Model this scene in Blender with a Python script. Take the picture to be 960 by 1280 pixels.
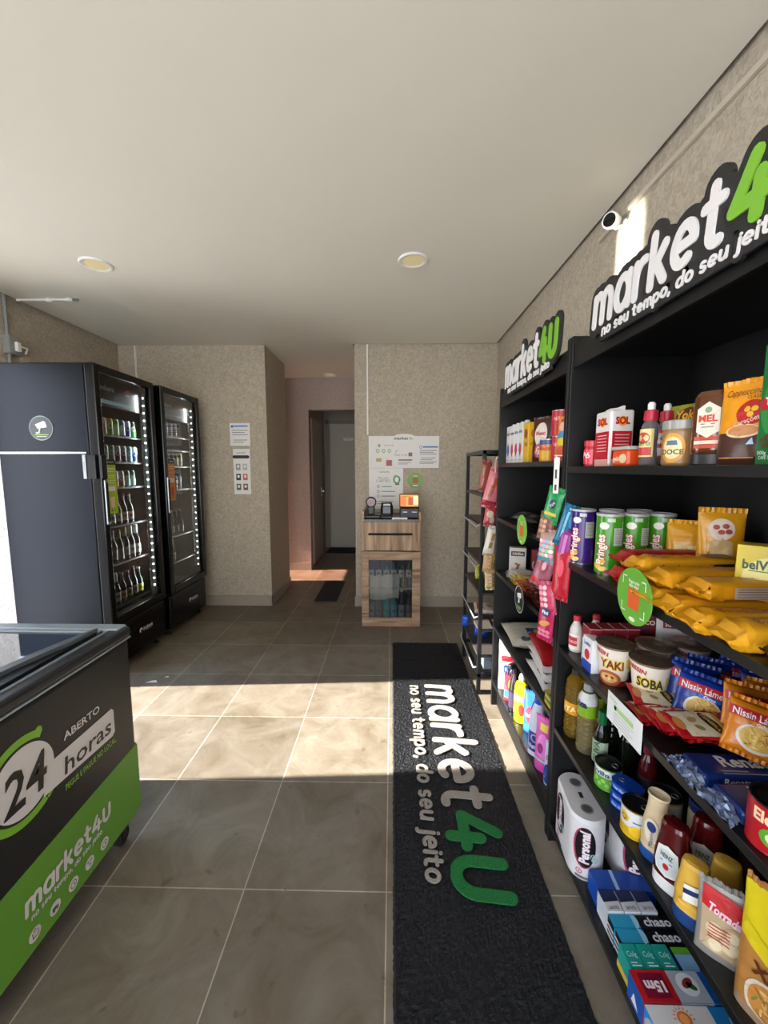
import bpy, bmesh, math, random
from mathutils import Vector, Matrix, noise, geometry
random.seed(7)
for o in list(bpy.data.objects): bpy.data.objects.remove(o, do_unlink=True)
S = bpy.context.scene
COL = S.collection
PI = math.pi
R = math.radians

# ---------------------------------------------------------------- camera
cd = bpy.data.cameras.new('camera'); cam = bpy.data.objects.new('camera', cd); COL.objects.link(cam)
FPX = 500.0
cd.sensor_fit = 'VERTICAL'; cd.sensor_height = 24.0; cd.lens = FPX / 1280 * 24.0
cd.clip_start = 0.02; cd.clip_end = 200
cam.location = (0, 0, 1.35)
pitch = math.atan(55 / FPX); yaw = math.atan(10 / math.hypot(FPX, 55))
cam.rotation_euler = (PI / 2 - pitch, 0, yaw)
S.camera = cam

# ---------------------------------------------------------------- light and exposure
S.view_settings.view_transform = 'Standard'
S.view_settings.look = 'None'
S.view_settings.exposure = 0.68
S.view_settings.gamma = 1.0
S.view_settings.use_curve_mapping = False
W = bpy.data.worlds.new('sky'); S.world = W; W.use_nodes = True
nt = W.node_tree; nt.nodes.clear()
wo = nt.nodes.new('ShaderNodeOutputWorld'); bg = nt.nodes.new('ShaderNodeBackground')
tc = nt.nodes.new('ShaderNodeTexCoord'); sp = nt.nodes.new('ShaderNodeSeparateXYZ'); rp = nt.nodes.new('ShaderNodeValToRGB')
nt.links.new(tc.outputs['Generated'], sp.inputs[0]); nt.links.new(sp.outputs['Z'], rp.inputs[0])
nt.links.new(rp.outputs[0], bg.inputs[0]); nt.links.new(bg.outputs[0], wo.inputs[0])
cr = rp.color_ramp
cr.elements[0].position = 0.0; cr.elements[0].color = (0.92, 0.90, 0.86, 1)
cr.elements[1].position = 0.6; cr.elements[1].color = (0.24, 0.44, 0.86, 1)
bg.inputs[1].default_value = 5.2
sl = bpy.data.lights.new('sun', 'SUN'); so = bpy.data.objects.new('sun', sl); COL.objects.link(so)
SUN_DIR = Vector((1.0, 0.055, -0.50)).normalized()
so.rotation_euler = SUN_DIR.to_track_quat('-Z', 'Y').to_euler()
so.location = (-6, 0, 6)
sl.energy = 20.0; sl.angle = R(0.6); sl.color = (1.0, 0.97, 0.925)

def area(name, loc, size, sy, direction, energy, color, portal=False):
    l = bpy.data.lights.new(name, 'AREA'); o = bpy.data.objects.new(name, l); COL.objects.link(o)
    l.shape = 'RECTANGLE'; l.size = size; l.size_y = sy; l.energy = energy; l.color = color
    o.location = loc; o.rotation_euler = Vector(direction).to_track_quat('-Z', 'Y').to_euler()
    l.cycles.is_portal = portal
    return o
area('street_opening_light', (-0.75, -2.15, 1.15), 3.1, 2.1, (0, 1, 0), 1, (1, 1, 1), True)
area('side_opening_light', (-2.6, 1.87, 1.05), 0.76, 2.1, (1, 0, 0), 1, (1, 1, 1), True)
area('added_opening_light', (-2.6, -0.6, 1.2), 1.8, 1.9, (1, 0, 0), 1, (1, 1, 1), True)  # portal at an unseen opening, added to light the ceiling
gl_ = area('sun_glint_stand_in', (-4.0, 1.88, -0.06), 0.12, 0.26, (4.96, -0.12, 2.27), 1.6, (1.0, 0.97, 0.92)); gl_.data.spread = R(1.3)  # lamp added outside, standing in for sunlight reflected off something there
area('corridor_opening_light', (-2.6, 4.86, 0.55), 0.6, 1.0, (1, 0, 0), 1, (1, 1, 1), True)

# ---------------------------------------------------------------- materials
MC = {}
def lin(h):
    h = h.lstrip('#')
    c = [int(h[i:i+2], 16) / 255 for i in (0, 2, 4)]
    return tuple((x / 12.92 if x <= 0.04045 else ((x + 0.055) / 1.055) ** 2.4) for x in c) + (1,)
def mat(name, hexc, rough=0.45, metal=0.0, **kw):
    if name in MC: return MC[name]
    m = bpy.data.materials.new(name); m.use_nodes = True
    b = m.node_tree.nodes['Principled BSDF']
    b.inputs['Base Color'].default_value = lin(hexc)
    b.inputs['Roughness'].default_value = rough
    b.inputs['Metallic'].default_value = metal
    if 'trans' in kw: b.inputs['Transmission Weight'].default_value = kw['trans']
    if 'ior' in kw: b.inputs['IOR'].default_value = kw['ior']
    if 'emit' in kw:
        b.inputs['Emission Color'].default_value = lin(kw.get('ecol', hexc)); b.inputs['Emission Strength'].default_value = kw['emit']
    if 'alpha' in kw: b.inputs['Alpha'].default_value = kw['alpha']
    if 'coat' in kw: b.inputs['Coat Weight'].default_value = kw['coat']
    if 'bump' in kw:
        t = m.node_tree; n = t.nodes.new('ShaderNodeTexNoise'); n.inputs['Scale'].default_value = kw.get('bscale', 60); n.inputs['Detail'].default_value = 3
        c = t.nodes.new('ShaderNodeTexCoord'); t.links.new(c.outputs['Object'], n.inputs['Vector'])
        bp = t.nodes.new('ShaderNodeBump'); bp.inputs['Strength'].default_value = kw['bump']; bp.inputs['Distance'].default_value = kw.get('bdist', 0.004)
        t.links.new(n.outputs[0], bp.inputs['Height']); t.links.new(bp.outputs[0], b.inputs['Normal'])
    MC[name] = m
    return m
def P(hexc, rough=0.38):            # printed packaging colour
    return mat('print_' + hexc.lstrip('#') + '_%d' % int(rough * 100), hexc, rough)
def nodes(m): return m.node_tree, m.node_tree.nodes, m.node_tree.links
def thin_glass(name, tint, refl=0.08, rough=0.02):
    m = bpy.data.materials.new(name); m.use_nodes = True; t, n, l = nodes(m); n.clear()
    o = n.new('ShaderNodeOutputMaterial'); mx = n.new('ShaderNodeMixShader'); tr = n.new('ShaderNodeBsdfTransparent'); gl = n.new('ShaderNodeBsdfGlossy')
    lw = n.new('ShaderNodeLayerWeight'); pw = n.new('ShaderNodeMath'); pw.operation = 'POWER'; pw.inputs[1].default_value = 4.0; l_ = t.links; l_.new(lw.outputs['Facing'], pw.inputs[0]); lw.inputs[0].default_value = 0.5
    fr = n.new('ShaderNodeMath'); fr.operation = 'MULTIPLY'; fr.inputs[1].default_value = 0.85; l_.new(pw.outputs[0], fr.inputs[0])
    tr.inputs[0].default_value = lin(tint); gl.inputs['Roughness'].default_value = rough
    ad = n.new('ShaderNodeMath'); ad.operation = 'ADD'; ad.inputs[1].default_value = refl
    l.new(fr.outputs[0], ad.inputs[0]); l.new(ad.outputs[0], mx.inputs[0]); l.new(tr.outputs[0], mx.inputs[1]); l.new(gl.outputs[0], mx.inputs[2]); l.new(mx.outputs[0], o.inputs[0])
    MC[name] = m; return m
def plaster(name, hexc, hex2, strength=0.5, scale=55):
    m = mat(name, hexc, 0.85); t, n, l = nodes(m); b = n['Principled BSDF']
    c = n.new('ShaderNodeTexCoord')
    v = n.new('ShaderNodeTexNoise'); v.inputs['Scale'].default_value = scale; v.inputs['Detail'].default_value = 4; v.inputs['Distortion'].default_value = 1.2
    r = n.new('ShaderNodeValToRGB'); r.color_ramp.elements[0].position = 0.38; r.color_ramp.elements[1].position = 0.62
    r.color_ramp.elements[0].color = lin(hex2); r.color_ramp.elements[1].color = lin(hexc)
    bp = n.new('ShaderNodeBump'); bp.inputs['Strength'].default_value = strength; bp.inputs['Distance'].default_value = 0.006
    l.new(c.outputs['Object'], v.inputs['Vector']); l.new(v.outputs[0], r.inputs[0]); l.new(r.outputs[0], b.inputs['Base Color'])
    l.new(v.outputs[0], bp.inputs['Height']); l.new(bp.outputs[0], b.inputs['Normal'])
    return m
M_WALL = plaster('textured_wall', 'bdb29f', 'a89d8a', 0.6, 45)
M_CORR = plaster('corridor_wall', 'b3a49a', 'a3948a', 0.35, 60)
M_CEIL = mat('ceiling_paint', 'e4dece', 0.8)
M_GAP = mat('shadow_gap', '4a4742', 0.9)
M_BLK = mat('black_laminate', '060606', 0.5)
M_BLKM = mat('black_metal', '111214', 0.35, 0.2)
M_DOOR = mat('door_paint', 'b9b3a6', 0.6)
M_WHITE = mat('white_plastic', 'e8e6e0', 0.4)
M_CHROME = mat('chrome', 'c8c8c8', 0.2, 1.0)
M_SILV = mat('brushed_silver', '9aa0a4', 0.35, 0.9)
M_FOIL = mat('foil_silver', 'b8b8b8', 0.3, 0.9)
M_DKFRAME = mat('fridge_frame', '0b0b0c', 0.25, 0.3)
M_FSIDE = mat('fridge_painted_steel', '191c22', 0.36, 0.75)
M_GLASS = thin_glass('door_glass', 'd8dad8', 0.06)
M_GLASS2 = thin_glass('hazy_door_glass', 'c8c8c4', 0.11, 0.05)
M_FGLASS = thin_glass('freezer_glass', 'b8c4cc', 0.30, 0.03)
M_RED = thin_glass('added_tint_glass', 'fbe0d6', 0.05)  # pane colour added to tint the corridor sun patch
M_LED = mat('led', 'ffffff', 0.4, emit=26.0, ecol='f2fbff')
M_CLEAR = thin_glass('clear_film', 'e4e4e2', 0.16, 0.15)

def floor_mat():
    m = mat('stone_tile', '9c8f80', 0.42); t, n, l = nodes(m); b = n['Principled BSDF']
    g = n.new('ShaderNodeNewGeometry'); mp = n.new('ShaderNodeMapping'); mp.vector_type = 'POINT'
    mp.inputs['Location'].default_value = (0.015, -1.14, 0)
    l.new(g.outputs['Position'], mp.inputs[0])
    bk = n.new('ShaderNodeTexBrick'); bk.offset = 0.0; bk.squash = 1.0
    bk.inputs['Scale'].default_value = 1.0; bk.inputs['Brick Width'].default_value = 0.458; bk.inputs['Row Height'].default_value = 0.4475
    bk.inputs['Mortar Size'].default_value = 0.0022; bk.inputs['Mortar Smooth'].default_value = 0.2; bk.inputs['Bias'].default_value = 0.0
    bk.inputs['Color1'].default_value = lin('928979'); bk.inputs['Color2'].default_value = lin('7d7466'); bk.inputs['Mortar'].default_value = lin('d2c6b2')
    l.new(mp.outputs[0], bk.inputs['Vector'])
    n1 = n.new('ShaderNodeTexNoise'); n1.inputs['Scale'].default_value = 4.5; n1.inputs['Detail'].default_value = 9; n1.inputs['Roughness'].default_value = 0.7; n1.inputs['Distortion'].default_value = 0.8
    l.new(g.outputs['Position'], n1.inputs['Vector'])
    r1 = n.new('ShaderNodeValToRGB'); r1.color_ramp.elements[0].position = 0.3; r1.color_ramp.elements[1].position = 0.72
    r1.color_ramp.elements[0].color = lin('bcb2a4'); r1.color_ramp.elements[1].color = (1, 1, 1, 1)
    l.new(n1.outputs[0], r1.inputs[0])
    mx = n.new('ShaderNodeMixRGB'); mx.blend_type = 'MULTIPLY'; mx.inputs[0].default_value = 1.0
    l.new(bk.outputs['Color'], mx.inputs[1]); l.new(r1.outputs[0], mx.inputs[2])
    # small dark stains
    n2 = n.new('ShaderNodeTexNoise'); n2.inputs['Scale'].default_value = 17; n2.inputs['Detail'].default_value = 3
    l.new(g.outputs['Position'], n2.inputs['Vector'])
    r2 = n.new('ShaderNodeValToRGB'); r2.color_ramp.elements[0].position = 0.665; r2.color_ramp.elements[1].position = 0.72
    r2.color_ramp.elements[0].color = (0, 0, 0, 1); r2.color_ramp.elements[1].color = (0.6, 0.6, 0.6, 1)
    l.new(n2.outputs[0], r2.inputs[0])
    m2 = n.new('ShaderNodeMixRGB'); l.new(r2.outputs[0], m2.inputs[0]); l.new(mx.outputs[0], m2.inputs[1]); m2.inputs[2].default_value = lin('5a4c3c')
    l.new(m2.outputs[0], b.inputs['Base Color'])
    bp = n.new('ShaderNodeBump'); bp.inputs['Strength'].default_value = 0.25; bp.inputs['Distance'].default_value = 0.003
    l.new(n1.outputs[0], bp.inputs['Height']); l.new(bp.outputs[0], b.inputs['Normal'])
    r3 = n.new('ShaderNodeMapRange'); r3.inputs[3].default_value = 0.32; r3.inputs[4].default_value = 0.55
    l.new(n1.outputs[0], r3.inputs[0]); l.new(r3.outputs[0], b.inputs['Roughness'])
    return m
M_FLOOR = floor_mat()

def wood_mat(name, vertical):
    m = mat(name, '8a6a4c', 0.5); t, n, l = nodes(m); b = n['Principled BSDF']
    c = n.new('ShaderNodeTexCoord'); mp = n.new('ShaderNodeMapping')
    mp.inputs['Scale'].default_value = (14, 14, 1.0) if vertical else (1.2, 1.2, 15)
    no = n.new('ShaderNodeTexNoise'); no.inputs['Scale'].default_value = 2.2; no.inputs['Detail'].default_value = 6; no.inputs['Distortion'].default_value = 0.6
    r = n.new('ShaderNodeValToRGB'); e = r.color_ramp.elements
    e[0].position = 0.32; e[0].color = lin('6d523c'); e[1].position = 0.66; e[1].color = lin('b39474')
    k = e.new(0.5); k.color = lin('967758')
    l.new(c.outputs['Object'], mp.inputs[0]); l.new(mp.outputs[0], no.inputs['Vector']); l.new(no.outputs[0], r.inputs[0]); l.new(r.outputs[0], b.inputs['Base Color'])
    return m
M_WOODV = wood_mat('walnut_board_upright', True); M_WOODH = wood_mat('walnut_board_level', False)

def speck_mat(name, hex1, hex2, rough):
    m = mat(name, hex1, rough); t, n, l = nodes(m); b = n['Principled BSDF']
    c = n.new('ShaderNodeTexCoord'); no = n.new('ShaderNodeTexNoise'); b.inputs['Specular IOR Level'].default_value = 0.35; no.inputs['Scale'].default_value = 380; no.inputs['Detail'].default_value = 2
    l.new(c.outputs['Object'], no.inputs['Vector'])
    r = n.new('ShaderNodeValToRGB'); r.color_ramp.elements[0].position = 0.42; r.color_ramp.elements[1].position = 0.6
    r.color_ramp.elements[0].color = lin(hex1); r.color_ramp.elements[1].color = lin(hex2)
    l.new(no.outputs[0], r.inputs[0]); l.new(r.outputs[0], b.inputs['Base Color'])
    bp = n.new('ShaderNodeBump'); bp.inputs['Strength'].default_value = 0.8; bp.inputs['Distance'].default_value = 0.005
    l.new(no.outputs[0], bp.inputs['Height']); l.new(bp.outputs[0], b.inputs['Normal'])
    return m
M_MAT = speck_mat('coil_mat_black', '040405', '1e2024', 0.45)
M_MATL = speck_mat('coil_mat_beige', '8c8478', 'b8ae9e', 0.7)
M_MATG = speck_mat('coil_mat_green', '0d5c26', '1f8a40', 0.6)

# ---------------------------------------------------------------- mesh builder
def link(name, me, parent=None):
    o = bpy.data.objects.new(name, me); COL.objects.link(o)
    if parent is not None: o.parent = parent
    return o
def tag(o, label=None, cat=None, group=None, kind=None):
    if label: o['label'] = label
    if cat: o['category'] = cat
    if group: o['group'] = group
    if kind: o['kind'] = kind
    return o
_bev = {}
def bevbox(sx, sy, sz, b, seg=2):
    k = (round(sx, 4), round(sy, 4), round(sz, 4), round(b, 4), seg)
    if k in _bev: return _bev[k]
    bm = bmesh.new(); bmesh.ops.create_cube(bm, size=1.0)
    for v in bm.verts: v.co = Vector((v.co.x * sx, v.co.y * sy, v.co.z * sz))
    bmesh.ops.bevel(bm, geom=list(bm.edges), offset=b, segments=seg, affect='EDGES', profile=0.5)
    bm.verts.index_update()
    r = ([v.co.copy() for v in bm.verts], [[v.index for v in f.verts] for f in bm.faces]); bm.free()
    _bev[k] = r; return r
class MB:
    def __init__(s): s.v = []; s.f = []; s.m = []; s.sm = []; s.mats = []; s.T = Matrix.Identity(4)
    def mi(s, m):
        if m not in s.mats: s.mats.append(m)
        return s.mats.index(m)
    def add(s, vs, fs, m, smooth=False):
        o = len(s.v); T = s.T
        s.v += [T @ Vector(p) for p in vs]
        i = s.mi(m)
        for f in fs: s.f.append([o + k for k in f]); s.m.append(i); s.sm.append(smooth)
        return s
    def box(s, x0, x1, y0, y1, z0, z1, m, bev=0.0, seg=2):
        if bev > 0:
            bev = min(bev, 0.49 * min(abs(x1 - x0), abs(y1 - y0), abs(z1 - z0)))
            v, f = bevbox(x1 - x0, y1 - y0, z1 - z0, bev, seg); c = Vector(((x0 + x1) / 2, (y0 + y1) / 2, (z0 + z1) / 2))
            return s.add([p + c for p in v], f, m, False)
        v = [(x0, y0, z0), (x1, y0, z0), (x1, y1, z0), (x0, y1, z0), (x0, y0, z1), (x1, y0, z1), (x1, y1, z1), (x0, y1, z1)]
        return s.add(v, [[0, 3, 2, 1], [4, 5, 6, 7], [0, 1, 5, 4], [1, 2, 6, 5], [2, 3, 7, 6], [3, 0, 4, 7]], m)
    def lathe(s, prof, m, seg=28, sx=1.0, sy=1.0, cap0=True, cap1=True, expo=2.0):
        # prof: (r, z[, material for the band above])
        rings = []
        for p in prof:
            r, z = p[0], p[1]; ring = []
            for k in range(seg):
                a = 2 * PI * k / seg; c, d = math.cos(a), math.sin(a)
                if expo != 2.0:
                    c = math.copysign(abs(c) ** (2 / expo), c); d = math.copysign(abs(d) ** (2 / expo), d)
                ring.append((r * c * sx, r * d * sy, z))
            rings.append(ring)
        for i in range(len(rings) - 1):
            mm = prof[i][2] if len(prof[i]) > 2 and prof[i][2] is not None else m
            vs = rings[i] + rings[i + 1]
            s.add(vs, [[k, (k + 1) % seg, seg + (k + 1) % seg, seg + k] for k in range(seg)], mm, True)
        if cap0: s.add(rings[0], [list(range(seg))[::-1]], m)
        if cap1: s.add(rings[-1], [list(range(seg))], prof[-1][2] if len(prof[-1]) > 2 and prof[-1][2] is not None else m)
        return s
    def tube(s, pts, r, m, seg=8, closed=False):
        pts = [Vector(p) for p in pts]; rings = []; n = len(pts)
        for i, p in enumerate(pts):
            if closed: d = pts[(i + 1) % n] - pts[i - 1]
            else: d = pts[min(i + 1, n - 1)] - pts[max(i - 1, 0)]
            d.normalize(); up = Vector((0, 0, 1)) if abs(d.z) < 0.9 else Vector((0, 1, 0))
            a = d.cross(up).normalized(); b = a.cross(d)
            rings.append([p + (a * math.cos(2 * PI * k / seg) + b * math.sin(2 * PI * k / seg)) * r for k in range(seg)])
        vs = [q for g in rings for q in g]; fs = []
        for i in range(n if closed else n - 1):
            j = (i + 1) % n
            fs += [[i * seg + k, i * seg + (k + 1) % seg, j * seg + (k + 1) % seg, j * seg + k] for k in range(seg)]
        s.add(vs, fs, m, True)
        if not closed: s.add(rings[0], [list(range(seg))], m); s.add(rings[-1], [list(range(seg))[::-1]], m)
        return s
    def bar(s, a, b, w, m, h=None):
        a = Vector(a); b = Vector(b); h = h or w; d = (b - a); L = d.length
        q = d.to_track_quat('X', 'Z').to_matrix().to_4x4(); T = s.T; s.T = T @ Matrix.Translation(a) @ q
        s.box(0, L, -w / 2, w / 2, -h / 2, h / 2, m); s.T = T; return s
    def prism(s, poly, y0, y1, m, axis='y'):
        n = len(poly)
        if axis == 'y': A = [(p[0], y0, p[1]) for p in poly]; B = [(p[0], y1, p[1]) for p in poly]
        elif axis == 'x': A = [(y0, p[0], p[1]) for p in poly]; B = [(y1, p[0], p[1]) for p in poly]
        else: A = [(p[0], p[1], y0) for p in poly]; B = [(p[0], p[1], y1) for p in poly]
        s.add(A + B, [list(range(n))[::-1], list(range(n, 2 * n))] + [[k, (k + 1) % n, n + (k + 1) % n, n + k] for k in range(n)], m)
        return s
    # -- printed marks on a surface: surf(u, v, off) -> point
    def rect(s, surf, u0, v0, u1, v1, m, lv=1, nx=1, ny=1):
        off = 0.0005 * lv
        vs = [surf(u0 + (u1 - u0) * i / nx, v0 + (v1 - v0) * j / ny, off) for j in range(ny + 1) for i in range(nx + 1)]
        return s.add(vs, [[j * (nx + 1) + i, j * (nx + 1) + i + 1, (j + 1) * (nx + 1) + i + 1, (j + 1) * (nx + 1) + i] for j in range(ny) for i in range(nx)], m)
    def ell(s, surf, cu, cv, ru, rv, m, lv=1, seg=20, rings=3, inner=0.0, rot=0.0, a0=0.0, a1=360.0):
        off = 0.0005 * lv; vs = []; full = (a1 - a0) >= 359.9; n = seg if full else seg + 1; cr_, sr_ = math.cos(R(rot)), math.sin(R(rot))
        for j in range(rings + 1):
            t = inner + (1 - inner) * j / rings
            for k in range(n):
                a = R(a0 + (a1 - a0) * k / seg); x = ru * t * math.cos(a); y = rv * t * math.sin(a)
                vs.append(surf(cu + x * cr_ - y * sr_, cv + x * sr_ + y * cr_, off))
        fs = []
        for j in range(rings):
            for k in range(seg):
                k2 = (k + 1) % n
                fs.append([j * n + k, (j + 1) * n + k, (j + 1) * n + k2, j * n + k2])
        return s.add(vs, fs, m)
    def poly(s, surf, pts, m, lv=1):
        tri = geometry.tessellate_polygon([[Vector((p[0], p[1], 0)) for p in pts]])
        return s.fine(surf, [(p[0], p[1]) for p in pts], [list(t) for t in tri], m, lv)
    def text(s, surf, st, cu, cv, size, m, lv=2, rot=0.0, bold=0.0, width=None, shear=0.0, align='c', cond=1.0):
        vs, fs, x0, x1 = text_mesh(st, bold, shear)
        k = size / 0.73; kx = k * cond
        if width: kx = width / max(x1 - x0, 1e-4)
        ox = -(x0 + x1) / 2 if align == 'c' else -x0
        c, d = math.cos(R(rot)), math.sin(R(rot)); out = []
        for (x, y) in vs:
            a = (x + ox) * kx; b = (y - 0.36) * k
            out.append((cu + a * c - b * d, cv + a * d + b * c))
        return s.fine(surf, out, fs, m, lv)
    def fine(s, surf, out, fs, m, lv):
        off = 0.0005 * lv; p2 = list(out); tr = []
        stack = [(f[0], f[i], f[i + 1]) for f in fs for i in range(1, len(f) - 1)]; cache = {}
        while stack:
            t_ = stack.pop(); best = None; bl = 0.004
            for i in range(3):
                a_, b_ = t_[i], t_[(i + 1) % 3]; L = math.hypot(p2[a_][0] - p2[b_][0], p2[a_][1] - p2[b_][1])
                if L > bl: best = i; bl = L
            if best is not None and len(p2) < 4000:
                a_, b_, c_ = t_[best], t_[(best + 1) % 3], t_[(best + 2) % 3]; mx_, my_ = (p2[a_][0] + p2[b_][0]) / 2, (p2[a_][1] + p2[b_][1]) / 2
                A, B, M_ = surf(p2[a_][0], p2[a_][1], off), surf(p2[b_][0], p2[b_][1], off), surf(mx_, my_, off)
                if (M_ - (A + B) / 2).length > 0.00015:
                    k_ = (min(a_, b_), max(a_, b_))
                    if k_ not in cache: cache[k_] = len(p2); p2.append((mx_, my_))
                    n_ = cache[k_]; stack += [(a_, n_, c_), (n_, b_, c_)]; continue
            tr.append(list(t_))
        return s.add([surf(p[0], p[1], off) for p in p2], tr, m)
    def build(s, name, parent=None):
        me = bpy.data.meshes.new(name)
        me.from_pydata([tuple(p) for p in s.v], [], s.f)
        for m in s.mats: me.materials.append(m)
        me.polygons.foreach_set('material_index', s.m); me.polygons.foreach_set('use_smooth', s.sm)
        me.update(); return link(name, me, parent)
_tx = {}
def text_mesh(st, bold=0.0, shear=0.0):
    k = (st, bold, shear)
    if k in _tx: return _tx[k]
    cu = bpy.data.curves.new('t', 'FONT'); cu.body = st; cu.size = 1.0; cu.resolution_u = 2; cu.offset = bold; cu.shear = shear
    o = bpy.data.objects.new('t', cu); COL.objects.link(o)
    dg = bpy.context.evaluated_depsgraph_get(); me = o.evaluated_get(dg).to_mesh()
    vs = [(v.co.x, v.co.y) for v in me.vertices]
    fs = []
    for p in me.polygons:
        i = list(p.vertices)
        if p.normal.z < 0: i = i[::-1]
        fs.append(i)
    o.evaluated_get(dg).to_mesh_clear(); bpy.data.objects.remove(o); bpy.data.curves.remove(cu)
    xs = [v[0] for v in vs] or [0, 1]
    r = (vs, fs, min(xs), max(xs)); _tx[k] = r; return r

def plane(o, ux, vy):
    o = Vector(o); ux = Vector(ux); vy = Vector(vy); n = ux.cross(vy).normalized()
    return lambda u, v, off: o + ux * u + vy * v + n * off
def cyls(r, a0=0.0, taper=None):      # u = arc length, angle a0 measured from -Y (front)
    def f(u, v, off):
        rr = (taper(v) if taper else r); a = R(a0) + u / rr
        return Vector(((rr + off) * math.sin(a), -(rr + off) * math.cos(a), v))
    return f
def ells(rx, ry, expo=2.0, prof=None):
    def f(u, v, off):
        k = prof(v) if prof else 1.0
        t = min(abs(u / (rx * k)), 0.999); y = ry * k * (1 - t ** expo) ** (1 / expo)
        return Vector((u, -y - off, v))
    return f

# ---------------------------------------------------------------- rounded stroke lettering
def arc(cx, cy, rx, ry, a0, a1, n=10):
    return [(cx + rx * math.cos(R(a0 + (a1 - a0) * i / n)), cy + ry * math.sin(R(a0 + (a1 - a0) * i / n))) for i in range(n + 1)]
GL = {   # polylines, advance (x-height = 1)
 'm': ([[(0, 0), (0, .95)], [(0, .6)] + arc(.31, .6, .31, .37, 180, 0, 8) + [(.62, 0)], [(.62, .6)] + arc(.93, .6, .31, .37, 180, 0, 8) + [(1.24, 0)]], 1.24),
 'a': ([arc(.42, .47, .42, .48, 0, 360, 18), [(.84, .95), (.84, 0)]], .84),
 'r': ([[(0, 0), (0, .95)], [(0, .5)] + arc(.42, .5, .42, .45, 180, 80, 6)], .46),
 'k': ([[(0, 0), (0, 1.38)], [(.04, .38), (.62, .95)], [(.25, .55), (.68, 0)]], .68),
 'e': ([[(.04, .5), (.82, .5)] + arc(.42, .5, .41, .46, 0, 305, 16)], .82),
 't': ([[(.22, 1.3)] + [(.22, .3)] + arc(.48, .28, .26, .28, 180, 290, 6), [(-.06, .92), (.55, .92)]], .55),
 '4': ([[(.50, 1.25), (0, .38), (1.0, .38)], [(.72, .78), (.72, 0)]], 1.0),
 'U': ([[(0, 1.15), (0, .4)] + arc(.42, .4, .42, .42, 180, 360, 10) + [(.84, 1.15)]], .84),
 'n': ([[(0, 0), (0, .95)], [(0, .55)] + arc(.36, .55, .36, .42, 180, 0, 8) + [(.72, 0)]], .72),
 'o': ([arc(.42, .48, .42, .48, 0, 360, 18)], .84),
 's': ([arc(.3, .72, .27, .25, 40, 250, 8) + arc(.3, .24, .28, .25, 90, -140, 8)], .58),
 'u': ([[(0, .95), (0, .4)] + arc(.36, .4, .36, .42, 180, 360, 8) + [(.72, .95)], [(.72, .4), (.72, 0)]], .72),
 'p': ([[(0, .95), (0, -.5)], arc(.42, .47, .42, .48, 0, 360, 18)], .84),
 'd': ([[(.84, 1.45), (.84, 0)], arc(.42, .47, .42, .48, 0, 360, 18)], .84),
 'j': ([[(.2, .95), (.2, -.25)] + arc(0, -.25, .2, .25, 0, -100, 5), [(.2, 1.3), (.2, 1.31)]], .2),
 'i': ([[(0, .95), (0, 0)], [(0, 1.3), (0, 1.31)]], 0),
 ',': ([[(.06, .05), (-.04, -.25)]], .06), ' ': ([], .25), }
def strokes(st, rad, gap):
    x = 0; out = []
    for ch in st:
        g, adv = GL[ch]
        for pl in g: out.append((ch, [(p[0] + x + 0.10 * p[1], p[1]) for p in pl]))
        x += adv + gap
    return out, x - gap
def draw_strokes(mb, surf, st, u0, v0, xh, m, rad=0.13, gap=0.42, length=None, grow=0.0, lv=2, thick=0.0, only=None, seg=10):
    sts, tot = strokes(st, rad, gap); kx = (length / tot) if length else xh; r = rad * xh + grow; cnt = [0]
    def put(poly):
        cnt[0] += 1; e = 0.000022 * (cnt[0] * 7 % 31)
        if thick:
            A = [surf(p[0], p[1], 0.0005 * lv) for p in poly]; B = [surf(p[0], p[1], 0.0005 * lv + thick + e) for p in poly]; n = len(poly)
            mb.add(A + B, [list(range(n))[::-1], list(range(n, 2 * n))] + [[k, (k + 1) % n, n + (k + 1) % n, n + k] for k in range(n)], m)
        else: mb.add([surf(p[0], p[1], 0.0005 * lv + e) for p in poly], [list(range(len(poly)))], m)
    for ch, pl in sts:
        if only is not None and ch not in only: continue
        q = [(u0 + p[0] * kx, v0 + p[1] * xh) for p in pl]
        for i in range(len(q) - 1):
            (x0, y0), (x1, y1) = q[i], q[i + 1]; d = math.hypot(x1 - x0, y1 - y0)
            if d < 1e-7: continue
            nx, ny = -(y1 - y0) / d * r, (x1 - x0) / d * r
            a = math.atan2(y1 - y0, x1 - x0)      # capsule, counter-clockwise
            h = max(3, seg // 2)
            poly = [(x1 + r * math.cos(a - PI / 2 + PI * k / h), y1 + r * math.sin(a - PI / 2 + PI * k / h)) for k in range(h + 1)]
            poly += [(x0 + r * math.cos(a + PI / 2 + PI * k / h), y0 + r * math.sin(a + PI / 2 + PI * k / h)) for k in range(h + 1)]
            put(poly)
def logo(mb, surf, u0, v0, xh, length, mw, mg, lv=2, thick=0.0, rad=0.13):
    kx = length
    draw_strokes(mb, surf, 'market4U', u0, v0, xh, mw, rad=rad, length=length, lv=lv, thick=thick, only='market')
    draw_strokes(mb, surf, 'market4U', u0, v0, xh, mg, rad=rad * 1.15, length=length, lv=lv, thick=thick, only='4U')

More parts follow.
